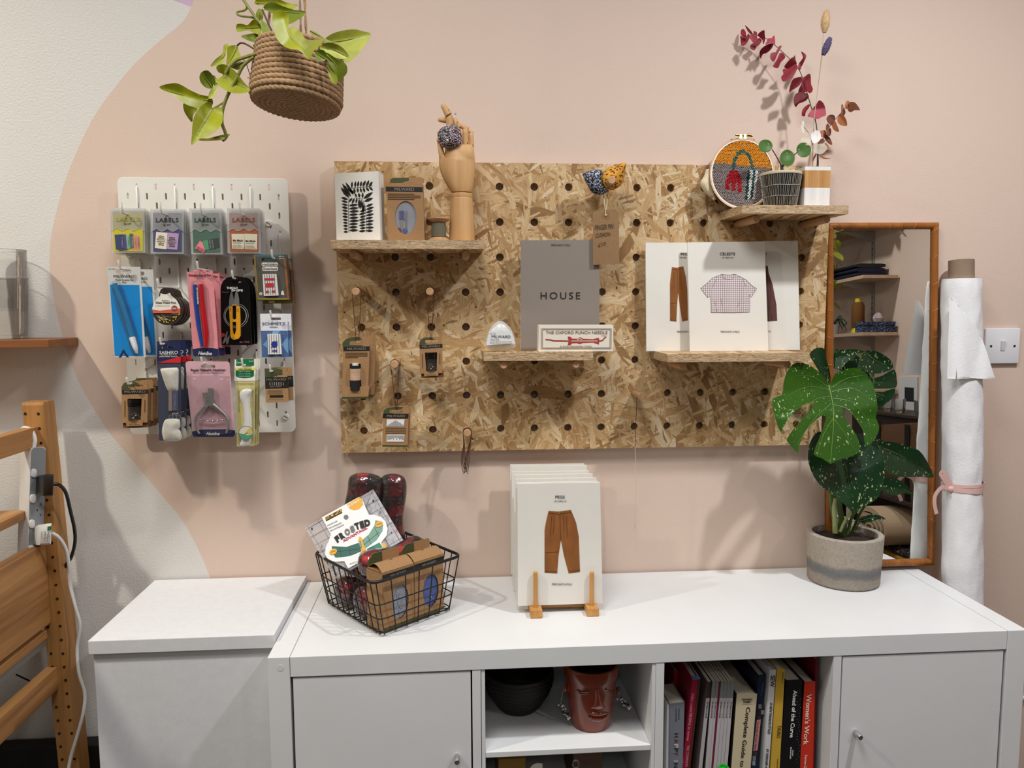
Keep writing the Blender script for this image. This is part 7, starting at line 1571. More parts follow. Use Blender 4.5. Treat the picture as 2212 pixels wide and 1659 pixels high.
# face pot
TERR = mat('glazed_terracotta', '#7a3016', .22, var=.12, vscale=20, coat=.4)
fp = Zp(*zk((1388, 972)), zi); rb0 = .0395; fc = Vector((fp.x, fp.y+rb0, zi+.0003))
ph_ = P(*zk((1385, 240)), fc.y-.03).z-zi
prf = lambda h: rb0+(.0535-rb0)*(h/ph_)**.8
fpot = thing('face_planter', 'glazed terracotta planter with a moulded face and beaded earrings in the open cube', 'planter', fc)
M().lathe([(.0001, 0), (rb0-.006, 0), (rb0-.001, .002), (rb0, .006)]+[(prf(ph_*t), ph_*t) for t in (.2, .4, .6, .76)]+[(prf(ph_*.8)+.0018, ph_*.8), (prf(ph_*.97)+.0035, ph_*.96), (prf(ph_)+.002, ph_), (prf(ph_)-.003, ph_), (prf(ph_)-.006, ph_*.9), (rb0-.006, .01), (.0001, .008)], fc, 56).obj('pot_body', TERR, fpot, smooth=True, sharp=45)
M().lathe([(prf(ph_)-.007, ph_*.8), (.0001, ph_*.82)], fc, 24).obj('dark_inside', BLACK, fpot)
def onpot(p, lift=0):
    """front surface of the planter seen at detail pixel p"""
    y = fc.y-.04
    for _ in range(6):
        q = P(*zk(p), y); R_ = prf(max(0, min(ph_, q.z-zi)))+lift; dx = max(-R_*.97, min(R_*.97, q.x-fc.x)); y = fc.y-math.sqrt(R_*R_-dx*dx)
    return P(*zk(p), y)
def relief(nm, ol, h, m_, par=fpot, step=16, pw=.6):
    ol = smooth_loop(ol, 3); V, F = cdt(ol, step); ds = [min(seg_d(p, ol[i], ol[(i+1) % len(ol)])[0] for i in range(len(ol))) for p in V]; mx = max(ds)
    return M().add([onpot(p, -.0003+h*(d/mx)**pw) for p, d in zip(V, ds)], F).obj(nm, m_, par, smooth=True, sharp=80)
relief('nose', [(1400, 470), (1440, 470), (1462, 560), (1500, 640), (1512, 680), (1480, 705), (1430, 712), (1375, 700), (1350, 680), (1385, 620), (1398, 540)], .008, TERR)
relief('upper_lip', [(1300, 750), (1360, 730), (1410, 725), (1440, 740), (1480, 722), (1555, 730), (1540, 765), (1440, 785), (1340, 775)], .004, TERR); relief('lower_lip', [(1320, 780), (1440, 795), (1540, 770), (1515, 820), (1450, 845), (1380, 838), (1335, 812)], .0045, TERR)
M().tube([onpot(p, .0022) for p in [(1312, 762), (1370, 778), (1440, 786), (1500, 775), (1545, 752)]], .0007, 6).obj('mouth_line', mat('dark_umber', '#3a160c', .5), fpot)
for sx in (0, 1):
    o = (1190, 478) if not sx else (1520, 470)
    M().tube(smooth_path([tuple(onpot((o[0]+x, o[1]+y_), .001)) for x, y_ in ((0, 0), (40, 20), (90, 26), (140, 18))], 4), .0012, 6).obj('eyelid', TERR, fpot, smooth=True)
    M().tube(smooth_path([tuple(onpot((o[0]+x, o[1]+y_), .0006)) for x, y_ in ((20, 30), (70, 48), (130, 38))], 4), .0008, 6).obj('eye_crease', TERR, fpot, smooth=True)
BEADW = mat('white_bead', '#cfc9c2', .35); BEADK = mat('black_bead', '#16120f', .35)
for nm, a, b_, top in (('earring', (1005, 625), (1095, 800), (1045, 450)), ('earring', (1668, 560), (1785, 680), (1675, 480))):
    random.seed(3); mmw, mmk = M(), M(); yy = fc.y-.008
    for k in range(34):
        t = random.random(); x = a[0]+(b_[0]-a[0])*t+random.uniform(-26, 26); y_ = a[1]+(b_[1]-a[1])*t+random.uniform(-16, 16)
        (mmw if random.random() < .62 else mmk).ball(P(*zk((x, y_)), yy-random.uniform(0, .010)), .0021, 8, 6)
    mmw.ball(P(*zk(b_), yy-.006), .003, 8, 6)
    e_ = M().tube([P(*zk(top), yy+.004), P(*zk(a), yy-.002)], .0007, 5).obj('earring_hook', STEEL, fpot)
    mmw.obj('white_beads', BEADW, e_, smooth=True, kind='stuff'); mmk.obj('black_beads', BEADK, e_, smooth=True, kind='stuff')
    M().ball(P(*zk((top[0]+(18 if top[0] < 1300 else -14), top[1]+5)), yy+.006), (.005, .004, .009), 12, 8).obj('ear', TERR, fpot, smooth=True)
# black woven basket behind it
wc = Vector((P(*zk((530, 400)), -.24).x, -.235, zi+.0003)); BW = mat('black_raffia', '#15110d', .55, var=.5, vscale=200)
wb = thing('woven_basket', 'small black woven bowl at the back left of the open cube', 'basket', wc)
mm = M()
for k in range(9):
    h = .012+.0085*k; R_ = .044+.026*math.sin(min(1, k/7)*math.pi/2); rings = []
    for i in range(97):
        a = 2*math.pi*i/96; o = Vector((math.cos(a), math.sin(a), 0)); rings.append([wc+o*(R_+(.0045+.0009*math.cos(a*48+k))*math.cos(t))+Vector((0, 0, h+.0045*math.sin(t))) for t in [j*math.pi/3 for j in range(6)]])
    mm.loft(rings, caps=False)
mm.obj('woven_coils', BW, wb, smooth=True)
M().lathe([(.0001, .002), (.040, .001), (.046, .008), (.062, .05), (.066, .085)], wc, 40).obj('inner_wall', BW, wb, smooth=True)
# things below the insert shelf
zz0 = .3936
xa = P(*zk((300, 1300)), -.33).x; xb = P(*zk((605, 1300)), -.33).x
bx2 = thing('wooden_box', 'yellowish wooden box in the dark cube below the insert shelf', 'box', ((xa+xb)/2, -.26, zz0))
M().box(xa, xb, -.33, -.19, zz0, zz0+.150, .001).obj('body', wood('dark_yellow_wood', '#9a7226', '#6c4c18', 'X', .6), bx2)
for k in range(5): M().box(xa, xb, -.3325, -.3303, zz0+.012+.028*k, zz0+.034+.028*k, .0005).obj('slat', wood('dark_yellow_wood', '#9a7226', '#6c4c18', 'X', .6), bx2)
xa, xb = P(*zk((1150, 1300)), -.29).x, P(*zk((1480, 1300)), -.29).x
M().box(xa, xb, -.29, -.15, zz0, zz0+.158, .001).obj('wooden_box', wood('red_brown_wood', '#5a3416', '#3c200c', 'X', .6), label='dark red-brown wooden box, right of the yellowish one in the lower cube', cat='box')
M().prism([P(*zk(p), -.375) for p in [(660, 1364), (690, 1330), (740, 1310), (800, 1315), (800, 1364)]]+[Vector((P(*zk((800, 1364)), -.375).x, -.375, zz0+.001)), Vector((P(*zk((660, 1364)), -.375).x, -.375, zz0+.001))], (0, .001, 0)).obj('card_label', PAPER, label='white arched card just showing at the bottom of the open cube', cat='card')
rg = P(*zk((1178, 1320)), -.37)
t = thing('metal_clip', 'small shiny steel clip just showing below the insert shelf', 'clip', (rg.x, rg.y, zz0))
M().tube([rg+Vector((.006*math.cos(a), 0, .008*math.sin(a))) for a in [2*math.pi*i/20 for i in range(21)]], .0016, 8).obj('ring', CHROME, t, smooth=True); M().box(rg.x-.004, rg.x+.006, rg.y-.002, rg.y+.002, zz0+.001, rg.z-.006, .001).obj('shank', CHROME, t)

# books and magazines
PAGE = mat('book_pages', '#cfc6b4', .85, var=.1, vscale=300, stretch=(8, .1, 1)); PAGEW = mat('white_pages', '#cfcdc8', .8, var=.06, vscale=300)
BY = -.366; ZS = .3936
def bookx(label, tl, tr, br, bl, spine, y=BY, depth=.20, cover=None, pages=None, name='book', cat='book', grp='books in the open cube', th=.0012, sub=()):
    q = [P(*zbk(p), y) for p in (tl, tr, br, bl)]
    def down(a, b_): return a+(b_-a)*((ZS+.0006-a.z)/(b_.z-a.z))
    q[3], q[2] = down(q[0], q[3]), down(q[1], q[2]); D = Vector((0, depth, 0)); w_ = (q[1]-q[0]); e = Vector((0, 0, 0))
    pl = Y(y); C2 = Card(name, label, cat, y, zbk, tl, grp, loc=((q[3].x+q[2].x)/2, y+depth/2, ZS))
    M().prism(q, (0, th, 0)).obj('spine', spine, C2.t)
    L_ = w_.length; f = min(.3, th/L_); cv = cover or spine
    if L_ > .004:
        a0, b0 = q[0]+w_*f, q[3]+(q[2]-q[3])*f; a1, b1 = q[1]-w_*f, q[2]-(q[2]-q[3])*f
        M().prism([q[0]+Vector((0, th, 0)), a0+Vector((0, th, 0)), b0+Vector((0, th, 0)), q[3]+Vector((0, th, 0))], D).obj('cover', cv, C2.t)
        M().prism([a1+Vector((0, th, 0)), q[1]+Vector((0, th, 0)), q[2]+Vector((0, th, 0)), b1+Vector((0, th, 0))], D).obj('cover', cv, C2.t)
        dz = Vector((0, 0, -.003 if L_ > .01 else 0)); M().prism([a0+dz+Vector((0, th, 0)), a1+dz+Vector((0, th, 0)), b1+Vector((0, th, .001)), b0+Vector((0, th, .001))], D*.985).obj('pages', pages or PAGE, C2.t)
    else: M().prism([p+Vector((0, th, 0)) for p in q], D).obj('pages', pages or PAGEW, C2.t)
    return C2
def sp(C2, s_, xr, yt, xrb, yb, w_, m, **kw):
    """spine lettering reading down: right-hand edge from (xr,yt) to (xrb,yb), letters w_ wide"""
    txt(C2.t, s_, zbk((xr-w_, yt)), zbk((xrb-w_, yb)), zbk((xr, yt)), C2.pl, m, lift=.0004, **kw)
GB = mat('steel_grey_cover', '#7b7f88', .5); REDB = mat('red_cover', '#a31c20', .45); MAR = mat('crimson_cover', '#8f1230', .5); BROWNC = mat('brown_cover', '#4a2a14', .6); NAVB = mat('navy_cover', '#15203f', .5); WHB = mat('white_cover', '#cfcfd0', .5); YEB = mat('mustard_yellow_cover', '#c9a23a', .5); BKB = mat('black_cover', '#0d0d10', .45); CRB = mat('cream_cover', '#cdbf9f', .6); ORB = mat('tomato_red_cover', '#c5301a', .45)
bookx('thin magazine at the far left of the book row', (112, 640), (131, 645), (126, 1364), (98, 1364), WHB, name='magazine', cat='magazine')
b1 = bookx('steel grey book with HAPPY IN on its spine', (135, 635), (310, 612), (290, 1364), (134, 1364), GB, depth=.082)
for ch, yt, yb, m_ in (('H', 970, 1012, BLACK), ('A', 1035, 1078, mat('wine_ink', '#7a1838', .6)), ('P', 1095, 1135, WINK), ('P', 1140, 1178, BLACK), ('Y', 1180, 1220, mat('wine_ink')), ('I', 1282, 1290, WINK), ('N', 1310, 1358, BLACK)): sp(b1, ch, 240-(yt-970)*.02, yt, 240-(yb-970)*.02, yb, 48, m_)
sp(b1, 'MICHELLE', 254, 690, 252, 815, 14, INK); sp(b1, 'MCKENZIE', 222, 685, 220, 835, 14, INK)
bookx('small red book standing far back, behind the steel grey one', (190, 262), (297, 262), (290, 700), (185, 700), REDB, y=-.28, depth=.12)
b2 = bookx('crimson book on visible creative mending for knitwear', (398, 345), (468, 330), (350, 1364), (285, 1364), MAR)
sp(b2, 'VISIBLE creative MENDING for knitwear', 420, 510, 362, 1060, 30, mat('pink_ink', '#d58a98', .6)); sp(b2, 'THE COMPLETE', 365, 1105, 345, 1350, 28, mat('pink_ink')); b2.ink('spine_print', [(398, 312), (470, 308), (468, 360), (398, 358)], mat('sky_blue_print', '#3f6d9c', .5), .0004)
bookx('brown-backed thin book beside the crimson one', (470, 350), (492, 352), (375, 1364), (352, 1364), BROWNC)
bookx('tall thin black book left of the magazines', (500, 430), (548, 425), (460, 1364), (385, 1364), BKB, y=-.33)
mags = [((574, 385), (615, 380), (510, 1364), (470, 1364), '#3a2f28'), ((626, 380), (666, 380), (590, 1364), (545, 1364), '#7d807f'), ((668, 380), (700, 380), (612, 1364), (592, 1364), '#7d807f'), ((702, 380), (722, 380), (634, 1364), (612, 1364), None), ((726, 380), (765, 380), (672, 1364), (636, 1364), '#7d807f'), ((767, 380), (800, 380), (712, 1364), (675, 1364), '#7d807f'), ((803, 380), (836, 380), (752, 1364), (715, 1364), '#7d807f'), ((838, 380), (876, 380), (795, 1364), (756, 1364), '#7d807f')]
for k, (tl, tr, br, bl, c) in enumerate(mags):
    lab = 'wine red magazine spine among the pale ones' if c is None else f'{("first, dark-topped", "second", "third", "", "fourth", "fifth", "sixth", "last")[k]} pale magazine of the row, counted from the left'
    C2 = bookx(lab, tl, tr, br, bl, mat('wine_cover', '#6e1530', .5) if c is None else mat('pale_spine', '#b9b4b6', .5), name='magazine', cat='magazine', depth=.21, cover=mat('grey_cover', '#6a5b58', .5), th=.0006, grp='pale magazines in the open cube')
    if c:
        t = .19; C2.ink('spine_print', [tl, tr, lp(tr, br, t), lp(tl, bl, t)], mat('spine_top_'+c, c, .6), .0003)
        a = lp(lp(tl, tr, .75), lp(bl, br, .75), .23); b_ = lp(lp(tl, tr, .75), lp(bl, br, .75), .42); sp(C2, 'THE THREAD OF OUR LIFE', a[0], a[1], b_[0], b_[1], (tr[0]-tl[0])*.4, INK)
b3 = bookx('thick cream book, Complete Guide to, from a digest series', (905, 528), (1135, 520), (1060, 1364), (842, 1364), CRB, depth=.18, cover=mat('dark_brown_cover', '#3a2c20', .6))
b3.text("READER'S", 963, 574, 1080, 594, INK, bold=.03, lift=.0004); b3.text('DIGEST', 978, 602, 1068, 622, INK, bold=.03, lift=.0004); b3.line('rule', [[(960, 638), (1075, 638)]], 2.5, INK, .0004)
sp(b3, 'Complete Guide to', 1058, 672, 985, 1352, 62, BLACK, bold=.012)
b4 = bookx("navy quilt book with a pink title label and patchwork print", (1152, 310), (1228, 298), (1135, 1364), (1062, 1364), NAVB, y=-.355)
b4.ink('spine_print', [(1132, 820), (1178, 812), (1140, 1165), (1090, 1170)], mat('pink_label_print', '#c98d80', .6), .0004); sp(b4, "The Quilts of Gee's Bend", 1160, 830, 1125, 1155, 26, mat('red_ink2', '#7d2a24', .6), )
for (a, c_) in (((1150, 640), '#8a8a86'), ((1185, 640), '#3a3a3c'), ((1145, 700), '#2a2a30'), ((1180, 705), '#9a958c'), ((1140, 770), '#4a2a22'), ((1095, 1180), '#4a2f2a'), ((1085, 1230), '#7d8a80'), ((1080, 1285), '#9aa0a0')): b4.ink('patch_print', rc(a[0], a[1], a[0]+34, a[1]+50), mat('patch_'+c_, c_, .7), .0003)
sp(b4, 'Tinwood Books', 1212, 390, 1190, 540, 16, mat('steel_blue_ink', '#5c78a0', .6))
b5 = bookx('white book SEW, 10 new fashion styles', (1278, 250), (1350, 246), (1268, 1364), (1212, 1364), WHB, pages=PAGEW, depth=.22)
sp(b5, 'SEW', 1342, 312, 1332, 442, 52, BLACK, bold=.02); sp(b5, '10 NEW FASHION STYLES', 1312, 618, 1284, 978, 30, BLACK, bold=.01, shear=.2); sp(b5, 'BY DESIGNER A', 1268, 1148, 1252, 1364, 28, BLACK, bold=.01, shear=.2)
b6 = bookx('mustard yellow book TAUKO', (1360, 238), (1452, 236), (1392, 1364), (1288, 1364), YEB, pages=PAGEW, depth=.22); sp(b6, 'TAUKO', 1412, 880, 1398, 1020, 42, mat('brown_title_ink', '#4a3410', .6)); sp(b6, 'ISSUE NO 12', 1438, 275, 1430, 398, 14, mat('brown_title_ink')); sp(b6, 'Sewing Club', 1376, 1260, 1372, 1364, 16, mat('brown_title_ink'))
b7 = bookx('thick black book Ahead of the Curve', (1465, 366), (1645, 358), (1625, 1364), (1395, 1364), BKB, cover=BKB, depth=.19); sp(b7, 'Ahead of the Curve', 1592, 480, 1552, 1018, 46, WINK, bold=.012); sp(b7, 'JENNY', 1548, 1158, 1543, 1232, 14, WINK); sp(b7, 'RUSHMORE', 1528, 1128, 1520, 1260, 14, WINK)
random.seed(9)
for k in range(26): x = 1608+random.uniform(-14, 30)-k*.6; y_ = 480+k*33; b7.ink('dot_print', circ(x, y_, 3, 6), GREYINK, .0003)
b8 = bookx("tomato red book Women's Work", (1675, 386), (1795, 378), (1772, 1364), (1622, 1364), ORB, depth=.19, cover=BKB); sp(b8, "Women's Work", 1758, 525, 1718, 1100, 58, mat('cream_title_ink', '#eadfcf', .6), bold=.01); sp(b8, 'Ferren G', 1706, 1218, 1698, 1364, 30, mat('cream_title_ink'))
bookx('thin red-edged book leaning last in the row, against the cube wall', (1800, 128), (1826, 122), (1790, 1364), (1772, 1364), mat('dark_red_cover', '#8a1a18', .5), y=-.35, depth=.22)
gt = Zp(*zbk((742, 1364)), .548)
t = thing('green_cap_bottle', 'bright green screw cap of a bottle before the magazines', 'bottle', (gt.x, -.378, ZS))
gx = P(*zbk((742, 1350)), -.378)
M().lathe([(.0001, 0), (.009, 0), (.009, gx.z-ZS-.020), (.006, gx.z-ZS-.012)], (gx.x, -.384, ZS), 20).obj('bottle_body', mat('pale_bottle', '#b9c4b0', .3), t, smooth=True)
M().lathe([(.0098, -.014), (.0104, -.013), (.0104, -.001), (.0092, 0), (.0070, 0), (.0068, -.004), (.0001, -.004)], (gx.x, -.384, gx.z+.004), 24).obj('screw_cap', mat('bright_green_plastic', '#1f9a2a', .3), t, smooth=True, sharp=30)

# ------------------------------------------------------------------ left edge: glasses, shelf, pine rack, power strip
RW = wood('red_brown_shelf', '#8f5a32', '#6e4020', 'X', .5)
ls = thing('wall_shelf', 'red-brown wooden shelf end at the far left edge', 'shelf', (-.9, -.07, 1.322))
sr = P(104.5, 738, -.13).x
M().box(-1.45, sr, -.130, -.002, 1.3275, 1.3445, .001).obj('board', RW, ls)
for x in (-1.3, -.75): M().box(x-.012, x+.012, -.11, -.002, 1.295, 1.3272, .001).obj('bracket', STEEL, ls)
def tumbler(z0, label):
    c = Vector((P(-4, 650, -.075).x, -.072, z0)); t = thing('ribbed_glass', label, 'glass', c, 'stacked ribbed glasses'); H_ = .128; rings = []
    for inn_ in (0, 1):
        for i in range(15):
            s_ = i/14 if not inn_ else 1-i/14; h = s_*H_ if not inn_ else .006+(H_-.006)*s_; R_ = .0475+.0085*s_-(.0026 if inn_ else 0)
            rings.append([c+Vector((math.cos(a), math.sin(a), 0))*(R_+(.0011*(abs(math.cos(a*14))-.5)*(1 if .06 < s_ < .88 and not inn_ else 0)))+Vector((0, 0, h)) for a in [2*math.pi*k/112 for k in range(112)]])
    M().loft(rings).obj('glass_wall', GLASSY, t, smooth=True, sharp=50)
    M().tube([c+Vector((math.cos(a)*.0551, math.sin(a)*.0551, H_)) for a in [2*math.pi*k/64 for k in range(65)]], .0011, 6).obj('glass_rim_highlight', CLEARM, t, smooth=True)  # milky ring on the rim, its pale colour stands in for the highlight
tumbler(1.3452, 'lower of two stacked ribbed clear glasses on the shelf at the left edge'); tumbler(1.3452+.058, 'upper ribbed clear glass stacked in the lower one at the left edge')

zl_ = zf(0, 850, 2.052)
rk = thing('pine_rack', 'pine side rack with drilled posts at the lower left edge', 'rack', (-.53, -.3, 0))
def postpt(fr, x, y, z): return Vector((x+.028*(1.21-z)/.83, y, z))
PP = [(-.565, -.095), (-.521, -.095), (-.521, -.050), (-.565, -.050)]
M().loft([[postpt(0, x, y, z) for x, y in PP] for z in (0, .6, 1.205)]+[[postpt(0, x*.98-.543*.02, y*.9-.0072, 1.211) for x, y in PP]]).obj('post', PINE, rk)
M().loft([[postpt(0, x, y-.5, z) for x, y in PP] for z in (0, .6, 1.211)]).obj('post', PINE, rk)
mm = M(); pf = Y(-.0953)
for p in [(112, 90), (170, 90), (175, 155), (182, 220), (208, 473), (217, 538), (230, 662), (234, 725), (243, 786), (248, 848), (254, 910), (261, 970), (267, 1031), (272, 1092), (213, 1035), (226, 1153), (279, 1153), (232, 1212), (285, 1212), (291, 1271), (297, 1330), (250, 1390), (304, 1388), (257, 1450), (311, 1448), (263, 1507), (318, 1506), (269, 1565), (276, 1622), (330, 1620)]:
    c = pf(*zl_(p)); M().lathe([(.0001, 0), (.0030, 0), (.0030, .0006), (.0024, .0006), (.0001, .0002)], c, 12, (0, -1, 0)).obj('peg_hole', mat('dark_hole', '#26150a', .9), rk)
def rail(z0, z1, x0, x1, nm, m_, ya=-.0952, yb=-.5448): M().box(x0, x1, yb, ya, z0, z1, .0012).obj(nm, m_, rk)
rail(1.116, 1.159, -.560, -.536, 'rail', PINEX); rail(.728, .906, -.560, -.534, 'side_board', PINEX); rail(.577, .628, -.551, -.527, 'rail', PINEX); rail(.30, .345, -.545, -.520, 'rail', PINEX)
for z in (.965, .700): M().box(-1.35, -.535 if z < .9 else -.560, -.52, -.11, z, z+.018, .001).obj('shelf_board', PINEX, rk)
M().box(-1.35, -.537, -.53, -.11, .684, .6995, .001).obj('metal_edge', STEEL, rk)
M().tube([Vector((-.56, -.07, .98)), Vector((-1.3, -.07, .72))], .0025, 6).obj('cross_brace', STEEL, rk, smooth=True)
M().tube([P(*zl_((70, 1245)), -.06), P(*zl_((165, 1290)), -.06)], .0018, 6).obj('wire', mat('black_cable', '#141312', .4), rk, smooth=True)
M().box(-1.3, -.358, -.044, -.004, .0, .415, .003).obj('black_box', mat('black_plastic', '#0f1110', .6), label='flat black box standing against the wall behind the pine rack', cat='box')
M().box(-.47, -.362, -.31, -.12, .0, .352, .002).obj('pine_block', PINEX, label='pale pine block on the floor between rack and white box', cat='block')

# power strip hanging on the post
GREYP = mat('mid_grey_plastic', '#83878a', .4); WP = mat('white_plastic', '#dcdbd8', .35); BP_ = mat('black_plastic_plug', '#141414', .35)
fl = lambda p: P(*zl_(p), -.1270); fr = lambda p: P(*zl_(p), -.0990); bl_ = lambda p: P(*zl_(p), -.1050)
A0, A1, B0, B1, C0, C1 = fl((136, 236)), fl((120, 806)), fr((204, 236)), fr((187, 803)), bl_((93, 246)), bl_((73, 793))
nrm = (B0-A0).cross(A1-A0).normalized(); nrm = nrm if nrm.y < 0 else -nrm
ps = thing('power_strip', 'white and grey four-socket power strip hanging on the pine post', 'power strip', (A1+B1)/2)
D0, D1 = C0+(B0-A0), C1+(B1-A1)
def rloop(a, b_, c, d, r, n=4): return rcorner([a, b_, c, d], r, n)
M().loft([rloop(A0, B0, B1, A1, .010), rloop(C0, D0, D1, C1, .010)]).obj('housing', WP, ps, smooth=True, sharp=35)
gp = [p+nrm*.0012 for p in rloop(A0.lerp(B0, .03)+(A1-A0)*.004, B0.lerp(A0, .01)+(B1-B0)*.004, B1.lerp(A1, .01)-(B1-B0)*.004, A1.lerp(B1, .03)-(A1-A0)*.004, .012)]
M().prism(gp, -nrm*.0012).obj('face_plate', GREYP, ps)
fpP = Pl(gp[0], nrm)
for y_ in (352, 465, 577, 690):
    c = fpP(*zl_((148-(y_-352)*.038, y_))); ud = (A0-A1).normalized(); rd = (B0-A0).normalized()
    q = [c+rd*(.0056*math.cos(t))+ud*(.0092*math.copysign(abs(math.sin(t))**.5, math.sin(t))) for t in [2*math.pi*i/20 for i in range(20)]]
    M().loft([q, [p+nrm*.003 for p in q], [c+(p-c)*.7+nrm*.0042 for p in q]]).obj('rocker', WP, ps, smooth=True, sharp=40)
for y_ in (490, 745):
    for dx, dy, w_, h_ in ((25, 0, 3, 12), (8, 27, 5, 9), (24, 48, 3, 9)):
        c = (157+dx-(y_-490)*.04, y_+dy); inlay('socket_slot', [zl_((c[0]-w_/2, c[1]-h_/2)), zl_((c[0]+w_/2, c[1]-h_/2)), zl_((c[0]+w_/2, c[1]+h_/2)), zl_((c[0]-w_/2, c[1]+h_/2))], fpP, BLACK, ps)
M().tube(smooth_path([tuple(P(*zl_(p), yy)) for p, yy in (((150, 236), -.115), ((155, 205), -.113), ((140, 165), -.108), ((110, 152), -.100), ((98, 160), -.098))], 6), .0042, 10).obj('supply_cord', WP, ps, smooth=True)
def plug(label, base, outer, m_, nm, out):
    a = [fpP(*zl_(p), .0006) for p in base]; c0 = sum(a, Vector())/4; t = thing(nm, label, 'plug', c0)
    mid = [P(*zl_(p), -.146) for p in outer]; M().loft([a, [x.lerp(y_, .45)+(x-c0)*.12 for x, y_ in zip(a, mid)], mid, [sum(mid, Vector())/4+(p-sum(mid, Vector())/4)*.8+Vector((.001, -.003, 0)) for p in mid]]).obj('plug_body', m_, t, smooth=True, sharp=50); return t
bpl = plug('black plug in the power strip, with a black cable', [(160, 372), (184, 366), (182, 448), (158, 444)], [(192, 362), (238, 357), (235, 452), (190, 453)], BP_, 'black_plug', .03)
M().tube(smooth_path([tuple(P(*zl_(p), yy)) for p, yy in (((232, 402), -.142), ((262, 405), -.135), ((292, 440), -.115), ((312, 520), -.09), ((330, 600), -.075), ((332, 660), -.07), ((316, 725), -.07), ((296, 756), -.075), ((280, 800), -.04))], 6), .0036, 10).obj('cable', BP_, bpl, smooth=True)
wpl = plug('white plug in the power strip, with a long white cable', [(152, 598), (180, 588), (176, 668), (150, 664)], [(172, 582), (229, 575), (226, 668), (176, 672)], WP, 'white_plug', .03)
inlay('green_label', [zl_(p) for p in [(210, 590), (228, 588), (227, 606), (210, 610)]], Pl(P(*zl_((219, 600)), -.1515), (0, -1, 0)), mat('plug_green', '#2f6a4a', .5), wpl); tx(wpl, '13A', *zl_((184, 612)), *zl_((224, 645)), Pl(P(*zl_((219, 600)), -.1515), (0, -1, 0)), GREYINK)
M().tube(smooth_path([tuple(P(*zl_(p), yy)) for p, yy in (((230, 618), -.145), ((262, 640), -.135), ((292, 690), -.12), ((305, 760), -.11), ((312, 850), -.10), ((335, 950), -.10), ((355, 1030), -.10), ((342, 1130), -.10), ((350, 1240), -.11), ((376, 1330), -.11), ((368, 1420), -.12), ((338, 1530), -.12), ((312, 1620), -.12), ((295, 1720), -.13))], 6), .0036, 10).obj('cable', WP, wpl, smooth=True)

# ------------------------------------------------------------------ the other side of the room, seen in the mirror
SHW = wood('pale_shelf_wood', '#c9ae92', '#b0937a', 'Y', .6); TRK = mat('grey_track', '#a9a9a6', .4, .6)
tr_ = thing('shelf_track', 'slotted wall upright carrying shelves, reflected in the mirror', 'shelf track', (3.298, -3.5, .9))
M().box(3.286, 3.2985, -3.512, -3.488, .9, 2.5, .001).obj('upright', TRK, tr_)
mm = M()
for k in range(40): mm.box(3.2852, 3.2858, -3.503, -3.497, .94+.038*k, .956+.038*k)
mm.obj('slots', BLACK, tr_, kind='stuff')
for z, lab in ((2.17, 'highest'), (1.81, 'second highest'), (1.432, 'third highest'), (1.05, 'lowest')):
    t = thing('bracket_shelf', f'{lab} pale wooden bracket shelf reflected in the mirror', 'shelf', (3.17, -3.8, z), 'bracket shelves in the mirror')
    M().box(3.045, 3.2845, -4.6, -3.18, z, z+.022, .001).obj('board', SHW, t)
    for yb in (-3.5, -4.3): M().prism([(3.2855, yb-.006, z-.001), (3.07, yb-.006, z-.001), (3.07, yb-.006, z-.014), (3.2855, yb-.006, z-.07)], (0, .012, 0)).obj('bracket', TRK, t)
def fold_stack(x0, x1, y0, y1, z0, layers, name, grp):
    """folded cloths, one thing each"""
    z = z0
    for k, (h, m_, lab) in enumerate(layers):
        rings = []
        for i in range(9):
            s_ = i/8; yy = y0+(y1-y0)*s_; r = []
            for j in range(16):
                a = 2*math.pi*j/16; r.append(Vector(((x0+x1)/2+(x1-x0)/2*math.copysign(abs(math.cos(a))**.35, math.cos(a))*(1-.03*(k % 2)), yy, z+.0006+h/2*(1+math.copysign(abs(math.sin(a))**.6, math.sin(a))*(.97+.06*mnoise.noise(Vector((s_*5, a, k))))*(1 if j > 8 else 1)))))
            for v_ in r: v_.z = max(v_.z, z+.0006)
            rings.append(r)
        M().loft(rings).obj(name, m_, smooth=True, sharp=50, label=lab, cat='fabric', group=grp); z += h+.001
NVC = mat('navy_cloth', '#14182e', .9); BKC = mat('charcoal_cloth', '#1d1d1f', .9, var=.3, vscale=60); YLC = mat('ochre_cloth', '#b0802a', .9, bump=.3); WNC = speckle('dark_woven_cloth', '#1a1416', ['#5a1c28', '#3a3436', '#8a807c', '#1a1416'], 90, .55)
fold_stack(3.06, 3.27, -3.75, -3.30, 1.8325, [(.030, NVC, 'lower folded navy cloth on a bracket shelf in the mirror'), (.030, NVC, 'middle folded navy cloth on a bracket shelf in the mirror'), (.028, BKC, 'top folded charcoal cloth on a bracket shelf in the mirror')], 'folded_cloth', 'folded cloths on the bracket shelf')
t = thing('thread_cone', 'large brown thread cone with yellow base, reflected in the mirror', 'thread cone', (3.14, -3.42, 1.4545))
M().lathe([(.0001, 0), (.045, 0), (.045, .012), (.034, .035)], (3.14, -3.42, 1.4545), 24).obj('yellow_base', mat('yellow_plastic', '#c9b41e', .5), t, smooth=True, sharp=40); M().lathe([(.034, .035), (.043, .05), (.042, .19), (.032, .215)], (3.14, -3.42, 1.4545), 24).obj('brown_thread', mat('brown_thread', '#6b4415', .8, bump=.4, bscale=300), t, smooth=True, sharp=40); M().lathe([(.022, .215), (.018, .24), (.0001, .24)], (3.14, -3.42, 1.4545), 20).obj('cone_top', mat('yellow_plastic'), t, smooth=True, sharp=40)
SPK = speckle('blue_speckled_card', '#1c2540', ['#5a6684', '#2a3452', '#8f98ac', '#2a3452'], 260, .6)
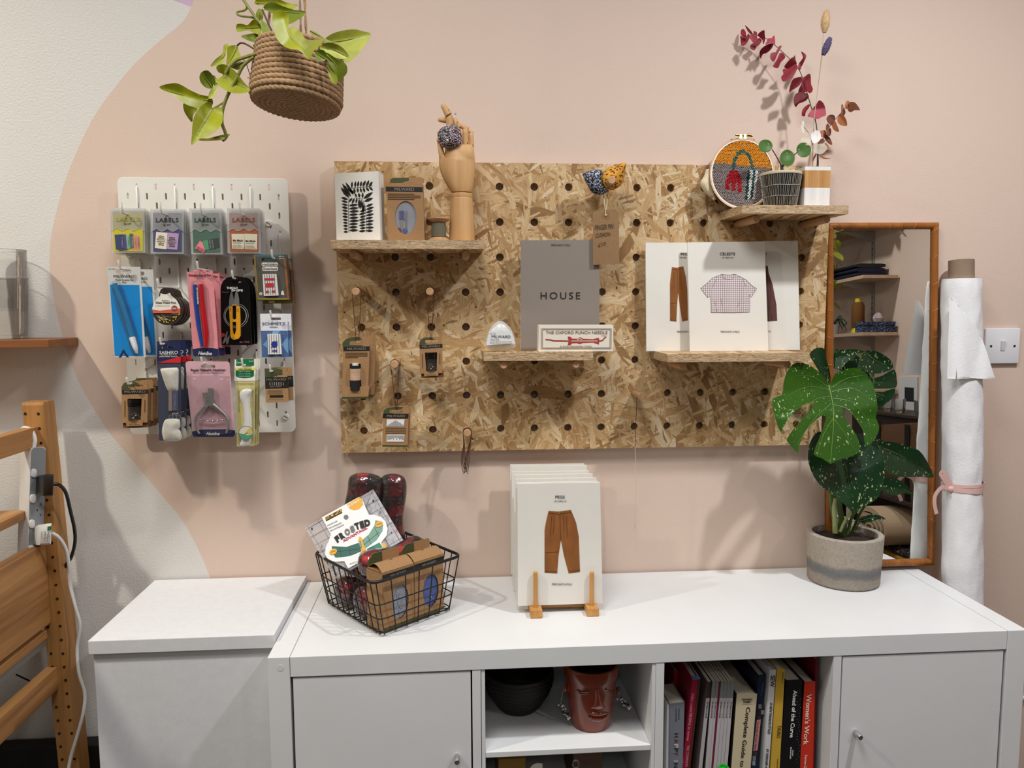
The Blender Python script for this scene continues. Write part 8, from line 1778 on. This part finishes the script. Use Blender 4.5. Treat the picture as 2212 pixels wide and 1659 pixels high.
t = thing('speckled_box', 'dark blue speckled box at the shelf end, reflected in the mirror', 'box', (3.165, -3.24, 1.4545)); M().box(3.055, 3.275, -3.30, -3.195, 1.4545, 1.500, .002).obj('body', SPK, t); M().box(3.052, 3.278, -3.303, -3.192, 1.5003, 1.524, .002).obj('lid', SPK, t)
M().loft([[Vector((3.19+.03*s_*math.cos(a)*(1+.25*math.cos(3*a)), -3.25+.03*s_*math.sin(a), 1.5246+h)) for a in [i*.785 for i in range(8)]] for s_, h in ((.8, 0), (1.1, .025), (.8, .05), (.3, .062))]).obj('pale_crystal', mat('pale_rose_crystal', '#b9a6a8', .2, coat=.5), label='lump of pale rose crystal on the blue speckled box, in the mirror', cat='crystal')
t = thing('succulent_pot', 'grey pot with a trailing dark succulent, reflected in the mirror', 'plant pot', (3.12, -3.72, 1.4545))
M().lathe([(.0001, 0), (.03, 0), (.042, .075), (.038, .075), (.036, .06), (.0001, .06)], (3.12, -3.72, 1.4545), 24).obj('pot', mat('pale_grey_pot', '#9d9a97', .6), t, smooth=True, sharp=40)
DGP = mat('dark_succulent', '#28402a', .5); random.seed(14)
for k in range(11):
    a = random.uniform(0, 6.28); o = Vector((math.cos(a), math.sin(a), 0)); b0 = Vector((3.12, -3.72, 1.518)); q = smooth_path([tuple(b0), tuple(b0+o*.03+up*.05), tuple(b0+o*.07+up*random.uniform(-.02, .07)), tuple(b0+o*.09+up*random.uniform(-.05, .04))], 5)
    M().tube(q, [.006*(1-.6*i/len(q)) for i in range(len(q))], 7).obj('stem', DGP, t, smooth=True)
# trailing plants of the top shelf
def vine_plant(label, base, drops, seed):
    random.seed(seed); t = thing('trailing_plant', label, 'plant', base, 'trailing plants in the mirror')
    M().lathe([(.0001, 0), (.05, 0), (.062, .11), (.057, .11), (.05, .09), (.0001, .09)], base, 24).obj('pot', mat('terracotta_pot', '#9a5a3c', .8), t, smooth=True, sharp=40)
    for dx, dy, L_ in drops:
        b0 = Vector(base)+up*.10; q = smooth_path([tuple(b0), tuple(b0+Vector((dx*.6, dy*.6, .05))), tuple(b0+Vector((dx, dy, -.04))), tuple(b0+Vector((dx*1.05, dy+.02, -.04-L_*.5))), tuple(b0+Vector((dx*1.02+.01, dy, -.04-L_)))], 6)
        M().tube(q, .0028, 6).obj('stalk', VINE, t, smooth=True)
        for i in range(5, len(q), 3):
            p = q[i]; a = random.uniform(0, 6.28); d = Vector((math.cos(a), math.sin(a), -.7)).normalized(); s_ = d.cross(up).normalized(); R_ = random.uniform(.038, .055); rows = []
            for k, (u_, w_) in enumerate(((-.12, .25), (0, .55), (.2, .72), (.5, .62), (.8, .3), (1, .02))): c = p+d*R_*(.35+u_*1.5)+up*-.01*k*.4; rows.append([c-s_*w_*R_+up*.004, c, c+s_*w_*R_+up*.004])
            M().loft(rows, closed=False).obj('leaf', (POTH, POTHD, POTHP)[i % 3], t, smooth=True)
vine_plant('trailing lime plant with long vines, at left in the mirror', (3.12, -3.66, 2.193), ((-.10, .06, .42), (-.11, -.06, .60), (-.10, .14, .34), (-.12, .0, .75), (-.10, .10, .62), (-.11, -.02, .5)), 31)
vine_plant('short trailing lime plant at the shelf end, at top right in the mirror', (3.16, -3.27, 2.193), ((-.03, .10, .06), (.04, .12, .09), (.05, .09, .03)), 32)
# wall picture, cabinet with glasses, tote bag, rolled cloth
t = thing('wall_picture', 'small white mounted picture reflected at the mirror edge', 'picture', (3.297, -3.08, .95)); M().box(3.288, 3.298, -3.17, -2.97, .93, 1.16, .001).obj('mount', WHB, t); M().box(3.286, 3.2878, -3.10, -3.0, 1.0, 1.09, .0004).obj('dark_print', mat('dark_print', '#23262c', .5), t)
t = thing('low_cabinet', 'low dark cabinet behind the tote bag in the mirror', 'cabinet', (3.15, -2.7, 0))
M().box(3.01, 3.28, -3.25, -2.15, 0, .925, .003).obj('body', mat('dark_wood', '#2a1e18', .6), t); M().box(3.0, 3.285, -3.26, -2.14, .9255, .945, .002).obj('top', mat('dark_wood_top', '#3a2a20', .5), t)
for k, (x, y_) in enumerate(((3.07, -2.93), (3.10, -2.84), (3.05, -2.77), (3.09, -2.62), (3.06, -2.55))):
    M().lathe([(.0001, 0), (.024, 0), (.030, .02), (.033, .085), (.031, .085), (.028, .022), (.0001, .006)], (x, y_, .9455), 20).obj('drinking_glass', film('clear_glass', milk=.12, rough=.02, refl=1.6), smooth=True, sharp=40, label=f'clear glass on the low cabinet in the mirror, {("first", "second", "third", "fourth", "fifth")[k]} from the far end', cat='glass', group='glasses on the low cabinet')
t = thing('fabric_rack', 'low dark rack stacked with cloth, reflected at the bottom of the mirror', 'rack', (2.85, -2.5, 0))
for z in (.13, .50): M().box(2.72, 2.99, -3.3, -1.95, z, z+.02, .002).obj('board', mat('dark_wood'), t)
for x, y_ in ((2.73, -3.28), (2.73, -1.97), (2.97, -3.28), (2.97, -1.97)): M().box(x-.012, x+.012, y_-.012, y_+.012, 0, .5, .001).obj('leg', mat('dark_wood'), t)
fold_stack(2.73, 2.97, -2.62, -2.05, .1506, [(.03, YLC, 'lower ochre folded cloth at the bottom of the mirror'), (.03, YLC, 'upper ochre folded cloth at the bottom of the mirror'), (.035, WNC, 'dark woven folded cloth above the ochre ones in the mirror')], 'folded_cloth', 'folded cloths on the low rack')
BEI = mat('beige_twill', '#b39a7c', .9, bump=.3, bscale=120); q = []
for i in range(90):
    a = i*.24; R_ = .018+.0011*i; q.append((R_*math.cos(a), R_*math.sin(a)))
mm = M(); x0, x1 = 2.62, 2.70; rings = [[Vector((2.66+.0, 0, 0))]]
c = Vector((2.80, -2.36, .345)); n = len(q); th = .0062
outer = [c+Vector((0, p[0]*1.5, p[1])) for p in q]; inner_ = [c+Vector((0, p[0]*1.5*(1-th/max(.012, math.hypot(*p))), p[1]*.72*(1-th/max(.012, math.hypot(*p))))) for p in q]
D = Vector((.26, .0, 0)); o = Vector((-.16, 0, 0)); mm.loft([[outer[i]+o, inner_[i]+o, inner_[i]+o+D, outer[i]+o+D] for i in range(n)])
mm.obj('rolled_cloth', BEI, smooth=True, sharp=50, label='thick roll of beige twill in the lower part of the mirror', cat='fabric roll')
t = thing('tote_bag', 'brown canvas tote bag with black straps, reflected in the mirror', 'bag', (2.86, -2.3, .5206))
TOT = mat('brown_canvas', '#4c2f16', .9, bump=.3, bscale=300); r0 = [(2.74, -2.60), (2.98, -2.60), (2.98, -2.0), (2.74, -2.0)]
rings = []
for z, gx_, in ((.5208, 0), (.60, .006), (.75, .010), (.88, .004), (.955, -.012)):
    rr0 = [Vector((x+(gx_ if x < 2.8 else -gx_)*-1, y_+.01*math.sin(z*20), z-(.07*(y_+2.0)/-.6*(1 if z > .9 else 0)))) for x, y_ in r0]; rings.append(rcorner(rr0, .03, 4))
mm = M(); mm.loft(rings, caps=False); mm.f.append(tuple(range(len(rings[0])-1, -1, -1))); mm.obj('bag_body', TOT, t, smooth=True, sharp=60)
rings2 = [[p+up*.002 for p in rings[-1]], [p+(Vector((2.86, -2.3, p.z))-p)*.02-up*.03 for p in rings[-1]]]; M().loft([[p*1.0 for p in rings[-1]], rings2[0], rings2[1]], caps=False).obj('lighter_hem', mat('tan_canvas', '#7a5730', .9), t, smooth=True)
for yy in (-2.16, -2.44):
    M().prism([(2.733, yy-.022, .525), (2.733, yy+.022, .525), (2.729, yy+.022, .93), (2.729, yy-.022, .93)], (.004, 0, 0)).obj('black_strap', BLK, t)
